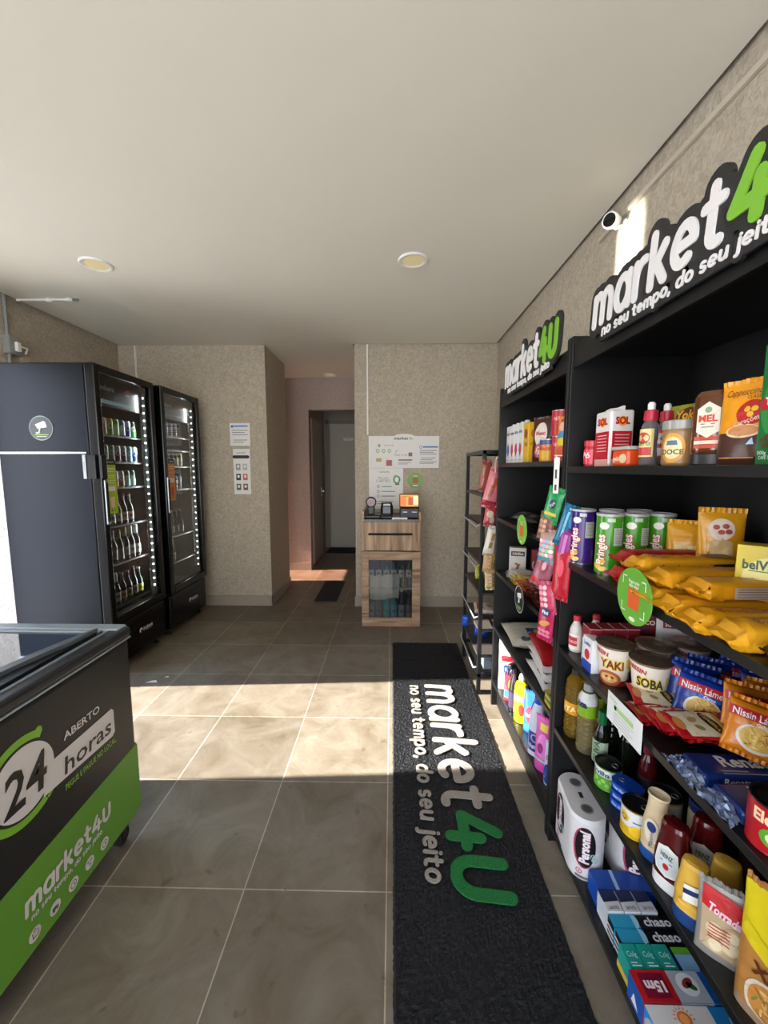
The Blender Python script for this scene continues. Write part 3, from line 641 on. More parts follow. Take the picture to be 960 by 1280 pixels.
# trim and bracket on the near fridge's side (local x = -.30 faces the camera)
q = MB(); q.box(-.304, -.300, .06, .60, 1.436, 1.446, M_CHROME); o = q.build('side_trim', F1)
q = MB(); q.box(-.318, -.30, .0, .055, 1.285, 1.43, M_BLKM, .004); q.box(-.322, -.30, .055, .075, 1.285, 1.43, M_SILV, .002); q.box(-.31, -.262, -.034, -.02, 1.285, 1.43, M_BLKM, .006)
for z in (1.30, 1.32, 1.395, 1.415): q.box(-.325, -.318, .06, .068, z - .004, z + .004, M_CHROME, .001)
q.build('lock_bracket', F1)
q = MB(); q.T = Matrix.Translation((-.30, .325, 1.588)) @ Matrix.Rotation(-PI / 2, 4, 'Y'); q.lathe([(.073, 0), (.073, .0012)], P('8f9694'), 40); q.lathe([(.068, .0013), (.068, .0016)], P('26302f'), 40); q.T = Matrix.Identity(4)
sf = plane((-.3018, .325, 1.588), (0, -1, 0), (0, 0, 1)); wp = P('e4e8e6')
q.poly(sf, [(-.03, .012), (.03, .028), (.036, .006), (.03, .004), (-.02, -.004)], wp, 2); q.poly(sf, [(-.036, .020), (.018, .042), (.032, .030), (-.03, .014)], wp, 2)
q.tube([(-.3022, .325 + .005, 1.588 - .002), (-.3022, .325 + .012, 1.588 - .028), (-.3022, .325 + .03, 1.588 - .028)], .005, wp); q.rect(sf, -.042, -.042, .042, -.038, P('9ac04a'), 2); q.rect(sf, -.032, -.052, .032, -.048, P('b8c8a8'), 2)
q.tube([(-.302, .325 + .0725 * math.cos(a * PI / 20), 1.588 + .0725 * math.sin(a * PI / 20)) for a in range(40)], .0012, P('9aa09c'), 6, closed=True)
o = q.build('round_sticker'); o.matrix_world = FM1; tag(o, 'round black sticker with a white camera symbol on the side of the nearer fridge', 'sticker')
def note(FM, u0, u1, z0, z1, body, label, sub):
    q = MB(); q.box(u0, u1, -.0035, -.001, z0, z1, P(body, .5)); sf = plane((0, -.0035, 0), (1, 0, 0), (0, 0, 1)); uc = (u0 + u1) / 2; w_ = (u1 - u0)
    q.rect(sf, u0, z1 - .035, u1, z1, P('1a1a1a'), 1); q.text(sf, 'market4u', uc, z1 - .017, .012, P('e6e6e6'), 2)
    lm = P('dfe8b8') if sub == 'lime' else P('e8c8a0')
    for i, (a, h) in enumerate(((.055, .008), (.073, .006), (.10, .004), (.112, .004), (.13, .004), (.145, .004), (.165, .004))):
        q.rect(sf, uc - w_ * (.36 if i % 2 else .42), z1 - a - h, uc + w_ * (.36 if i % 2 else .42), z1 - a, lm, 1)
    q.rect(sf, uc - w_ * .36, z0 + .145, uc + w_ * .36, z0 + .18, P('e8e8e4'), 1); q.rect(sf, uc - w_ * .2, z0 + .04, uc + w_ * .2, z0 + .105, P('e8c8c0') if sub == 'lime' else P('c0401c'), 1); q.rect(sf, uc - w_ * .2, z0 + .018, uc + w_ * .2, z0 + .024, P('4a5a1a'), 1)
    o = q.build('door_notice'); o.matrix_world = FM; tag(o, label, 'notice')
note(FM1, -.245, -.15, 1.06, 1.405, 'a6c41c', 'lime green notice stuck on the glass door of the nearer fridge', 'lime')
note(FM2, -.225, -.135, 1.09, 1.42, 'c87e2a', 'orange notice stuck on the glass door of the farther fridge', 'orange')

# ---------------------------------------------------------------- chest freezer
fz = thing('chest_freezer', 'black and green glass-topped chest freezer reading 24 horas at the left', 'freezer', (-1.24, .70, 0))
XF = -.93; OFF = Vector((1.24, -.70, 0))
def fzb(mb, name, parent=fz):
    mb.v = [p + OFF for p in mb.v]; return mb.build(name, parent)
M_FZ = mat('freezer_black', '17181a', .42); M_GRN = mat('freezer_green', '5f9430', .5)
q = MB(); q.box(-1.55, XF, .10, 1.345, .095, .758, M_FZ, .02, 4)
sf = plane((XF, 0, 0), (0, 1, 0), (0, 0, 1))
q.poly(sf, [(.12, .10), (1.325, .10), (1.343, .125), (1.343, .352), (.12, .29)], M_GRN, 1); q.prism([(1.3453, .352), (1.3459, .352), (1.3459, .10), (1.3453, .10)], -1.53, XF - .006, M_GRN, 'x')
q.prism([(-1.55, 1), (-1.549, 1)], 0, 0, M_FZ) if False else None
WP = P('d6d2d0'); GP = P('78b02a'); BK = P('17181a')
q.ell(sf, .915, .562, .118, .116, GP, 2, 40, 1, inner=.83, a0=58, a1=300); q.ell(sf, .918, .560, .117, .114, GP, 2, 20, 1, inner=.93, a0=300, a1=345)
q.ell(sf, .965, .665, .0105, .0105, GP, 3, 14, 1)
q.ell(sf, .915, .561, .088, .090, WP, 2, 40, 1)
q.poly(sf, [(.96, .475), (1.225, .462), (1.237, .472), (1.237, .547), (1.228, .557), (.985, .553)], WP, 3)
q.text(sf, '24', .915, .557, .105, BK, 5, bold=.02, width=.125, shear=.15)
q.text(sf, 'horas', 1.125, .508, .052, BK, 5, bold=.012, width=.19, shear=.1)
q.text(sf, 'ABERTO', 1.108, .592, .023, WP, 3, bold=.02, width=.14)
q.text(sf, 'PEGUE E PAGUE NO LOCAL.', 1.135, .443, .018, GP, 3, bold=.02, width=.21)
draw_strokes(q, sf, 'market4U', .883, .212, .036, WP, rad=.15, length=.30, lv=3)
draw_strokes(q, sf, 'no seu tempo, do seu jeito', .895, .186, .010, WP, rad=.16, length=.25, lv=3, seg=6)
for i in range(5):
    u = .899 + i * .0635; q.ell(sf, u, .141, .018, .018, WP, 3, 20, 1)
    DG = P('4a4e52')
    if i == 0: q.tube([sf(u - .008, .149, .003), sf(u - .008, .135, .003), sf(u + .008, .135, .003), sf(u + .008, .149, .003)], .001, DG, 4); q.ell(sf, u, .152, .004, .004, DG, 4, 10, 1, inner=.6)
    elif i == 1: q.rect(sf, u - .010, .136, u + .004, .146, DG, 4); q.rect(sf, u + .005, .136, u + .010, .143, DG, 4); q.ell(sf, u - .005, .134, .003, .003, DG, 4, 10, 1); q.ell(sf, u + .006, .134, .003, .003, DG, 4, 10, 1)
    elif i in (2, 4): q.ell(sf, u, .141, .011, .011, DG, 4, 18, 1, inner=.82); q.tube([sf(u, .147, .003), sf(u, .141, .003), sf(u + .004, .138, .003)], .0009, DG, 4)
    else:
        for (a, c) in ((-.006, .006), (.006, .006), (0, -.006)): q.ell(sf, u + a, .141 + c, .004, .004, DG, 4, 10, 1, inner=.5)
fzb(q, 'cabinet')
q = MB(); RM = mat('freezer_rim', '24272a', .35); RS = mat('freezer_rim_light', '98a2a6', .3, .1)
q.box(-.985, XF + .004, .09, 1.352, .758, .795, RM, .012, 3); q.box(-1.56, -1.50, .09, 1.352, .758, .795, RM, .012, 3); q.box(-1.55, -.94, .09, .15, .758, .795, RM, .012)
q.box(-1.555, -.94, 1.30, 1.354, .758, .800, RS, .010, 3); q.box(-.972, -.966, .15, 1.29, .794, .799, RS, .001); q.box(XF - .002, XF + .0045, .1, 1.345, .754, .759, RS)
fzb(q, 'top_rim')
q = MB(); IW = mat('freezer_liner', 'c4ccd0', .4); q.box(-1.50, -1.49, .15, 1.30, .3, .785, IW); q.box(-.995, -.985, .15, 1.30, .3, .785, IW); q.box(-1.5, -.985, 1.29, 1.30, .3, .785, IW); q.box(-1.5, -.985, .15, .16, .3, .785, IW); q.box(-1.5, -.985, .15, 1.3, .759, .7605, IW); fzb(q, 'liner')
for (y0, y1, z) in ((.15, .80, .783), (.74, 1.30, .790)):
    q = MB(); q.box(-1.50, -.99, y0, y1, z, z + .004, M_FGLASS); g_ = fzb(q, 'glass_lid')
    q = MB(); q.box(-1.5, -.99, y1 - .018, y1 - .002, z + .004, z + .009, RS, .002); q.build('lid_frame', None).parent = g_
    g_.children[0].data.transform(Matrix.Translation(OFF))
def crescent(x_in, bulge, y0, y1, z0, z1, m, w):
    q = MB(); n_ = 20; A = []; B_ = []
    for i in range(n_ + 1):
        t_ = i / n_; y = y0 + (y1 - y0) * t_; bb = bulge * math.sin(PI * t_) ** .8
        A.append((x_in - bb, y)); B_.append((x_in - max(0, bb - w), y))
    q.prism(B_ + A[::-1], z0, z1, m, 'z'); return q
fzb(crescent(-.985, .085, .25, 1.27, .800, .818, mat('grip_grey', '565b5f', .35), .03), 'lid_handle')
fzb(crescent(-.982, .056, .27, 1.26, .799, .806, mat('grip_black', '0a0a0b', .5), .06), 'handle_recess')
for (x, y) in ((-.975, 1.29), (-1.5, 1.29), (-.975, .16), (-1.5, .16)):
    q = MB(); q.T = Matrix.Translation((x, y, .03)) @ Matrix.Rotation(PI / 2, 4, 'Y'); q.lathe([(.024, -.012), (.03, -.009), (.03, .009), (.024, .012)], mat('castor_rubber', '151515', .7), 20); q.T = Matrix.Identity(4)
    q.box(x - .018, x + .018, y - .018, y + .018, .055, .097, M_BLKM, .003); q.box(x - .016, x - .013, y - .012, y + .012, .025, .06, M_BLKM); q.box(x + .013, x + .016, y - .012, y + .012, .025, .06, M_BLKM); fzb(q, 'castor')
# small bits of paper on the floor by the freezer
for i, (x, y, lb) in enumerate(((-1.52, 2.38, 'larger torn scrap of white paper on the floor beside the fridge'), (-1.46, 2.44, 'tiny scrap of white paper on the floor beside the fridge'))):
    q = MB(); s_ = .035 if i == 0 else .014; q.prism([(x - s_, y - s_ * .4), (x + s_, y - s_ * .2), (x + s_ * .4, y + s_ * .5), (x - s_ * .3, y + s_ * .3)], .0, .0012, P('efece6'), 'z'); tag(q.build('paper_scrap'), lb, 'paper')

# ---------------------------------------------------------------- black shelf units
SX0, SX1 = .572, .955
def shelf_unit(y0, y1, levels, label, name='shelf_unit'):
    yc = (y0 + y1) / 2; t = thing(name, label, 'shelves', (SX0, yc, 0), group='tall black shop shelf units')
    def bd(x0, x1, a, c, z0, z1, nm, bev=.0015, m=M_BLK):
        q = MB(); q.box(x0 - SX0, x1 - SX0, a - yc, c - yc, z0, z1, m, bev); return q.build(nm, t)
    bd(SX0, SX1, y1 - .018, y1, 0, 1.765, 'side_panel'); bd(SX0, SX1, y0, y0 + .018, 0, 1.765, 'side_panel')
    bd(SX1 - .012, SX1, y0 + .018, y1 - .018, .02, 1.76, 'back_panel'); bd(SX0 + .012, SX1 - .012, y0 + .018, y1 - .018, 1.70, 1.718, 'top_panel')
    bd(SX0 + .004, SX0 + .016, y0 + .018, y1 - .018, 1.665, 1.735, 'header')
    for z in levels: bd(SX0 + .001, SX1 - .012, y0 + .018, y1 - .018, z - .020, z, 'shelf', m=mat('shelf_top_black', '141415', .33))
    bd(SX0 + .03, SX0 + .042, y0 + .018, y1 - .018, 0, levels[-1] - .02, 'plinth')
    return t
LV_BIG = (1.355, 1.047, .745, .445, .078); LV_SM = (1.375, 1.085, .79, .47, .152)
SU1 = shelf_unit(.505, 1.347, LV_BIG, 'nearer tall black shelf unit packed with groceries along the right wall')
SU2 = shelf_unit(1.351, 2.19, LV_SM, 'farther tall black shelf unit with sweets and cleaning goods beside the metal rack')
def sign(y_left, length, z0, xh, label):
    t = thing('shop_sign', label, 'sign', (.566, y_left, z0), group='market4u signs above the shelves')
    sf = plane((0, 0, 0), (0, -1, 0), (0, 0, 1)); BB = mat('sign_board', '1d1d1e', .5)
    q = MB(); draw_strokes(q, sf, 'market4U', 0, 0, xh, BB, rad=.14, length=length, grow=.020, lv=0, thick=.008, only='market', seg=22)
    draw_strokes(q, sf, 'market4U', 0, 0, xh, BB, rad=.16, length=length, grow=.020, lv=0, thick=.008, only='4U', seg=22)
    q.box(-.008, 0, -length - .005, .005, -.008, xh * .9, BB); q.box(-.008, 0, -length * .94, -.03, -.050, .0, BB, .002)
    draw_strokes(q, sf, 'no seu tempo, do seu jeito', .045, -.037, .0165, BB, rad=.14, length=length * .84, grow=.008, lv=0, thick=.008)
    q.build('board', t)
    q = MB(); sf = plane((-.0083, 0, 0), (0, -1, 0), (0, 0, 1)); logo(q, sf, 0, 0, xh, length, mat('sign_white', 'e2dfde', .5), mat('sign_green', '78b430', .5), lv=1, thick=.003, rad=.14)
    draw_strokes(q, sf, 'no seu tempo, do seu jeito', .045, -.037, .0165, mat('sign_white', 'e2dfde'), rad=.16, length=length * .84, lv=1, thick=.002)
    q.build('lettering', t); return t
s1 = sign(1.163, .59, 1.737, .073, 'large black market4u sign in the foreground standing on the nearer shelf unit')
s2 = sign(2.03, .60, 1.745, .085, 'smaller-looking distant black market4u sign standing on the farther shelf unit')

# ---------------------------------------------------------------- slim metal rack
rk = thing('metal_rack', 'slim black metal rack between the far shelf unit and the back wall', 'rack', (.51, 2.52, 0))
RX0, RX1, RY0, RY1, RH = 0, .38, -.235, .25, 1.45
def rkb(nm, fn): q = MB(); fn(q); return q.build(nm, rk)
for (x, y) in ((RX0, RY0), (RX0, RY1), (RX1, RY0), (RX1, RY1)):
    rkb('leg', lambda q, x=x, y=y: q.box(x, x + .022, y - .011, y + .011, 0, RH, M_BLKM, .002))
for z in (RH - .02, .11):
    rkb('frame_rail', lambda q, z=z: (q.box(0, .402, RY0 - .011, RY0 + .011, z, z + .02, M_BLKM), q.box(0, .402, RY1 - .011, RY1 + .011, z, z + .02, M_BLKM), q.box(0, .022, RY0, RY1, z, z + .02, M_BLKM), q.box(.38, .402, RY0, RY1, z, z + .02, M_BLKM)))
for i, z in enumerate((1.20, 1.03, .80, .62, .40, .24)):
    rkb('shelf', lambda q, z=z, i=i: q.box(.005, .40, RY0 + .004, RY1 - .004, z - .016, z, M_BLKM if i in (1,) else mat('rack_board', '3d3833' if i == 0 else '1c1c1e', .5), .002))
rkb('foot_bar', lambda q: q.box(0, .40, RY0 - .008, RY0 + .008, .0, .02, M_BLKM))
for z in (1.02, .78, .47, .16):
    rkb('guard_rod', lambda q, z=z: q.tube([(-.006, RY1, z + .02), (-.016, RY1 - .02, z), (-.016, RY0 + .03, z - .01), (-.004, RY0, z + .01)], .0045, mat('rod_grey', 'b4b4b4', .3, .2)))
# ================================================================ PRODUCTS
def item(nm, label, cat, loc, rz, parts, group=None, rot=None):
    if len(parts) == 1:
        q = MB(); parts[0][1](q); o = q.build(nm); o.location = loc; o.rotation_euler = rot if rot else (0, 0, R(rz)); return tag(o, label, cat, group)
    t = thing(nm, label, cat, loc, rz, group, rot)
    for pn, fn in parts:
        q = MB(); fn(q); q.build(pn, t)
    return t
M_TIN = mat('tin_lid', '8d8f90', .28, .95)
M_DKTIN = mat('dark_tin_lid', '4b4c4a', .3, .9)
FRONT = lambda d: plane((0, -d / 2, 0), (1, 0, 0), (0, 0, 1))
def SIDE(w): return plane((-w / 2, 0, 0), (0, -1, 0), (0, 0, 1))      # face on the left, local -x
def RSIDE(w): return plane((w / 2, 0, 0), (0, 1, 0), (0, 0, 1))
def TOP(h): return plane((0, 0, h), (1, 0, 0), (0, 1, 0))
rnd = random.Random(11)

def pouchT(w, h, t, mode, seed):
    def T(u, v):
        a = min(abs(2 * u / w), 1.0); f = max(v / h, 0.0); f = min(f, 1.0)
        if mode == 'stand': g = (1 - f ** 1.6) ** .75 * (0.62 + .38 * min(f / .12, 1.0)); k = (1 - a ** 3.0) ** .5
        else: g = max(1 - abs(2 * f - 1) ** 4.0, 0) ** .6; k = max(1 - a ** 2.6, 0) ** .6
        wr = noise.noise(Vector((u * 42 + seed * 3.1, v * 42, seed))) * .16 + noise.noise(Vector((u * 110, v * 110 + seed, seed * 2.0))) * .07
        return t / 2 * g * k * (1 + wr) + .0006
    return T
def pouch(q, w, h, t, m, mode='pillow', crimp=.010, seed=1.0, mtop=None, mbot=None, nx=14, ny=20, bands=None, open_mat=None):
    T = pouchT(w, h, t, mode, seed); rows = [i / ny * h for i in range(ny + 1)]
    us = [math.sin((i / nx - .5) * PI) * w / 2 for i in range(nx + 1)]
    F = [[Vector((u * (1 - .03 * math.sin(v / h * PI)), -T(u, v), v)) for u in us] for v in rows]
    B = [[Vector((u * (1 - .03 * math.sin(v / h * PI)), T(u, v), v)) for u in us] for v in rows]
    for j in range(ny):
        v = (rows[j] + rows[j + 1]) / 2; mm = m
        if bands:
            for (a, b, bm_) in bands:
                if a <= v / h < b: mm = bm_
        for G, fl in ((F, 0), (B, 1)):
            vs = G[j] + G[j + 1]; n_ = nx + 1
            fs = [[i, i + 1, n_ + i + 1, n_ + i] for i in range(nx)]
            if fl: fs = [f[::-1] for f in fs]
            q.add(vs, fs, mm, True)
    for s in (0, 1):
        idx = 0 if s == 0 else nx
        vs = [F[j][idx] for j in range(ny + 1)] + [B[j][idx] for j in range(ny + 1)]
        q.add(vs, [[j, j + 1, ny + 2 + j, ny + 1 + j] for j in range(ny)], m)
    if crimp:
        n_ = 18
        for (z0, z1, mm) in ((h - .001, h + crimp, mtop or m),) + (((-crimp + crimp, 0.0, m),) if mode == 'stand' else ((-crimp, .001, mbot or m),)):
            if abs(z1 - z0) < 1e-5: continue
            vs = []
            for k in range(n_ + 1):
                u = -w / 2 + w * k / n_; y = .0012 * (1 if k % 2 else -1) + .002 * math.sin(k * .9 + seed)
                vs += [(u, y, z0), (u, y * 1.6, z1), (u, y + .0008, z0), (u, y * 1.6 + .0008, z1)]
            fs = []
            for k in range(n_):
                a = 4 * k; fs += [[a, a + 4, a + 5, a + 1], [a + 3, a + 7, a + 6, a + 2]]
            q.add(vs, fs, mm)
    if mode == 'stand':
        q.add(F[0] + B[0][::-1], [list(range(2 * (nx + 1)))[::-1]], m)
    return lambda u, v, off: Vector((u * (1 - .03 * math.sin(max(min(v / h, 1), 0) * PI)), -T(u, v) - off * 1.6 - .0005, v))

def carton(q, w, d, h, m, bev=.0015): q.box(-w / 2, w / 2, -d / 2, d / 2, 0, h, m, bev)

def logpack(name, L, w, h, col, deco, label, cat, loc, rz, group=None, rough=.28, endcol=None):
    m = P(col, rough); q = MB(); n_ = 22; seg = 20; rings = []; rs = random.Random(hash(label) % 997 if False else len(label) * 7 + int(loc[1] * 1000))
    for i in range(n_ + 1):
        t_ = i / n_; x = -L / 2 + L * t_; e = min(t_, 1 - t_) * L
        if e < .008: ry, rz_ = w * .50, .0015
        elif e < .026: k = (e - .008) / .018; ry, rz_ = w * (.50 - .03 * k), h / 2 * (.1 + .85 * k)
        else: ry, rz_ = w / 2, h / 2
        ring = []
        for k in range(seg):
            a = 2 * PI * k / seg; c, s = math.cos(a), math.sin(a); c = math.copysign(abs(c) ** .55, c); s = math.copysign(abs(s) ** .55, s)
            cr = .45 if e > .055 else 1.9; j_ = .0013 * cr * rs.uniform(-1, 1) + (.0010 * cr * math.sin(x * 130 + k * 1.3))
            ring.append((x + (.003 * rs.uniform(-1, 1) if e < .03 else 0), ry * c + j_, h / 2 + rz_ * s + j_))
        rings.append(ring)
    for i in range(n_):
        q.add(rings[i] + rings[i + 1], [[k, (k + 1) % seg, seg + (k + 1) % seg, seg + k] for k in range(seg)], m, True)
    q.add(rings[0], [list(range(seg))[::-1]], m); q.add(rings[-1], [list(range(seg))], m)
    top = plane((0, 0, h + .0014), (1, 0, 0), (0, 1, 0)); fr = plane((0, -w / 2 - .0014, h / 2), (1, 0, 0), (0, 0, 1))
    deco(q, top, fr)
    o = q.build(name); o.location = loc; o.rotation_euler = (0, 0, R(rz)); return tag(o, label, cat, group)

# ---------------------------------------------------------------- nearer unit, top shelf
z = LV_BIG[0]
def f(q): q.lathe([(.019, 0), (.021, .004), (.021, .030), (.019, .040), (.021, .055), (.020, .062)], P('b8202c', .25), 24); s = cyls(.0215); q.rect(s, -.02, .008, .02, .052, P('d8344a', .3), 1, 8, 1); q.text(s, 'Pó', 0, .035, .018, P('f0e6e6'), 2, bold=.03)
item('spice_jar', 'small red plastic jar at the far end of the top shelf of the nearer unit', 'jar', (.628, 1.285, z), -70, [('jar_body', f), ('lid', lambda q: q.lathe([(.022, .062), (.022, .078), (.020, .080)], P('c22a34', .3), 24))])
def f(q):
    carton(q, .088, .066, .160, P('e2dcda', .3), .006); RD = P('c01828', .3)
    for s, w_ in ((FRONT(.066), .088), (RSIDE(.088), .066)):
        q.rect(s, -w_ * .42, .02, w_ * .42, .10, RD, 1); q.rect(s, -w_ * .42, .0, w_ * .42, .018, P('e8b0a0'), 1)
        q.ell(s, 0, .128, .014, .014, P('f0a020'), 1, 18, 1); q.text(s, 'SOL', 0, .13, .020, P('b01820'), 2, bold=.05, width=w_ * .62)
        for i in range(6): q.rect(s, -w_ * .3, .088 - i * .009, w_ * .3, .0905 - i * .009, P('e8b8b8'), 2)
    q.prism([(-.044, .158), (.044, .158), (.046, .170), (.02, .168), (-.02, .171), (-.045, .168)], -.004, .004, P('e2dcda', .3))
item('sugar_bag', 'tall white and red SOL bag standing on the top shelf', 'bag', (.655, 1.214, z), -90, [('bag', f)])
def f(q): carton(q, .070, .052, .042, P('e8501c', .3), .006); s = FRONT(.052); q.rect(s, -.03, .006, .03, .03, P('f0602a'), 1); q.ell(s, .015, .02, .016, .012, P('e8d8a8'), 2, 14, 1); q.text(s, 'gelat', -.012, .02, .012, P('f4e8e0'), 2, bold=.02)
item('dessert_tub', 'small orange tub with a clear lid in front of the SOL bag', 'tub', (.630, 1.085, z), -88, [('tub', f), ('lid', lambda q: q.box(-.037, .037, -.028, .028, .042, .052, mat('milky_lid', 'b8b4b0', .25), .003))])
def squeeze(lab, c1, c2, loc, rz):
    def bd(q): q.lathe([(.019, 0), (.0215, .004), (.0195, .018), (.016, .05), (.019, .085), (.0175, .100), (.011, .112)], mat('clear_syrup', '8a8284', .1, trans=.45, ior=1.2), 24, sx=1.05, sy=.95)
    def lb(q): s = cyls(.0205); q.rect(s, -.022, .022, .024, .090, P(c1), 1, 8, 1); q.rect(s, -.02, .026, .02, .045, P(c2), 2, 6, 1); q.ell(s, 0, .068, .016, .014, P(c2), 2, 14, 1); q.text(s, 'Zero', 0, .056, .012, P('202020'), 3)
    def cp(q): q.lathe([(.0145, .110), (.0155, .114), (.0145, .134), (.009, .137)], P('b8243c', .3), 24)
    def tp(q): q.lathe([(.008, .136), (.0085, .150), (.0055, .155)], M_WHITE, 16)
    item('sweetener_bottle', lab, 'bottle', loc, rz, [('bottle_body', bd), ('label', lb), ('cap', cp), ('nozzle', tp)], 'sweetener bottles with red caps')
squeeze('squeeze bottle with red cap and yellow label, left one of the pair beside the tub', 'e8d890', 'c83838', (.636, 1.015, z), -75)
squeeze('squeeze bottle with red cap and red label, right one of the pair beside the tub', 'd83848', 'f0e4e0', (.688, 1.035, z), -70)
def f(q): carton(q, .10, .06, .153, P('9a9a1c', .35)); s = FRONT(.06); q.ell(s, .0, .128, .03, .016, P('5a1c14'), 1, 20, 1, rot=12); q.text(s, 'Yoki', 0, .128, .022, P('f0b830'), 2, bold=.04, shear=.2); q.rect(s, -.05, .0, .05, .10, P('1e2050'), 1)
item('corn_starch_box', 'olive yellow box with a dark oval badge standing behind the lidded jar', 'box', (.765, 1.04, z), -80, [('box', f)])
def f(q): q.lathe([(.030, 0), (.033, .005), (.033, .072), (.031, .080)], mat('paste_brown', 'a07a52', .3), 28); s = cyls(.0335); q.ell(s, .002, .038, .024, .032, P('e0992a'), 1, 24, 3); q.ell(s, .002, .038, .018, .024, P('f0d8a0'), 2, 20, 3); q.text(s, 'DOCE', .002, .030, .011, P('3a4a2a'), 3, bold=.03); q.poly(s, [(-.010, .044), (.012, .044), (.010, .054), (-.008, .054)], P('5a6a88'), 3)
item('spread_jar', 'squat jar of brown spread with a rounded yellow label in front of the olive box', 'jar', (.632, .902, z), -62, [('jar_body', f), ('lid', lambda q: q.lathe([(.034, .078), (.0345, .081), (.0345, .096), (.032, .098)], mat('clear_grey_lid', '9c9a96', .2), 28))])
def f(q):
    q.lathe([(.031, .024), (.033, .03), (.033, .10), (.031, .135), (.026, .145), (.020, .147)], mat('honey', '5a3014', .12, coat=.6), 28, sx=1.05, sy=.85, expo=2.6)
def lb(q):
    s = ells(.0350, .0285, 2.6); q.poly(s, [(-.019, .066), (0, .054), (.019, .066), (.019, .110), (0, .124), (-.019, .110)], P('e6dccb'), 1); q.text(s, 'MEL', 0, .092, .013, P('d0402a'), 2, bold=.04)
    q.ell(s, 0, .108, .006, .006, P('8a9a7a'), 2, 12, 1); q.rect(s, -.012, .080, .012, .082, P('8a8070'), 2); q.rect(s, -.010, .074, .010, .076, P('8a8070'), 2)
    for i, c in enumerate(('c8402c', 'e8d0b8', 'c8402c')): q.rect(s, -.022, .034 + i * .008, .022, .041 + i * .008, P(c), 1, 4, 1)
item('honey_bottle', 'upside-down dark honey bottle labelled MEL on the top shelf', 'bottle', (.642, .825, z), -58, [('bottle_body', f), ('label', lb), ('cap', lambda q: q.lathe([(.033, 0), (.034, .003), (.034, .022), (.031, .025)], P('232325', .35), 28, sx=1.05, sy=.9, expo=2.4))])
def f(q):
    s = pouch(q, .092, .145, .042, P('e89a18', .3), 'stand', .008, 3.0, bands=[(0, .42, P('4a2c20', .3))])
    q.ell(s, .008, .060, .030, .012, P('e8c8a0'), 1, 24, 3); q.ell(s, .008, .061, .026, .0095, P('c88a5a'), 2, 24, 3); q.ell(s, .016, .092, .024, .022, P('b8201c'), 1, 24, 3)
    for (a, c) in ((.010, .098), (.022, .098), (.016, .089)): q.ell(s, a, c, .0055, .005, P('f0b828'), 2, 12, 1)
    q.text(s, 'Corações', .012, .078, .009, P('f0e4d8'), 3, width=.040, rot=18); q.text(s, 'Cappuccino', -.002, .130, .012, P('5a2c14'), 2, width=.062, shear=.3); q.text(s, 'CLASSIC', .020, .119, .006, P('5a2c14'), 2)
    q.rect(s, -.03, .012, .03, .014, P('d8a060'), 2, 4, 1); q.poly(s, [(.018, .036), (.030, .036), (.026, .048)], P('a8c8e8'), 2)
item('cappuccino_pouch', 'yellow and brown cappuccino pouch between the honey and the green coffee box', 'pouch', (.635, .742, z), -78, [('pouch', f)])
def f(q):
    carton(q, .105, .055, .192, P('0f6a30', .35)); s = FRONT(.055); q.ell(s, .0, .09, .05, .06, P('2e8a3a'), 1, 24, 1)
    q.poly(s, [(-.040, .125), (.050, .140), (.050, .178), (-.038, .170)], P('e4d8d0'), 2); q.poly(s, [(-.037, .129), (.050, .143), (.050, .175), (-.035, .167)], P('c01424'), 3)
    q.text(s, 'Melitta', .012, .155, .024, P('f4ecec'), 4, bold=.01, shear=.35, width=.070); q.poly(s, [(-.048, .088), (.051, .094), (.051, .118), (-.047, .108)], P('b81428'), 3); q.text(s, 'TRADICIONAL', .003, .102, .012, P('f4ecec'), 4, bold=.04, width=.088)
    q.ell(s, .022, .072, .034, .016, P('ece4dc'), 3, 30, 1); q.ell(s, .022, .072, .028, .012, P('1c100c'), 4, 26, 1); q.poly(s, [(-.012, .070), (.051, .068), (.044, .030), (.030, .022), (.010, .022), (-.004, .034)], P('ece4dc'), 3)
    for i in range(3): q.rect(s, -.008 + i * .002, .058 - i * .011, .050 - i * .003, .0595 - i * .011, P('b8305a'), 4)
    for (a, c) in ((-.040, .040), (-.032, .046), (-.028, .038), (-.036, .031)): q.ell(s, a, c, .005, .004, P('5a3820'), 4, 12, 1, rot=30)
    q.text(s, 'CAFÉ TORRADO E MOÍDO', -.010, .012, .006, P('dce8dc'), 3, width=.070); q.text(s, '500g', -.040, .020, .006, P('dce8dc'), 3)
item('coffee_box', 'large green coffee box with a red banner and white cup on the top shelf', 'box', (.632, .632, z), -90, [('box', f)])

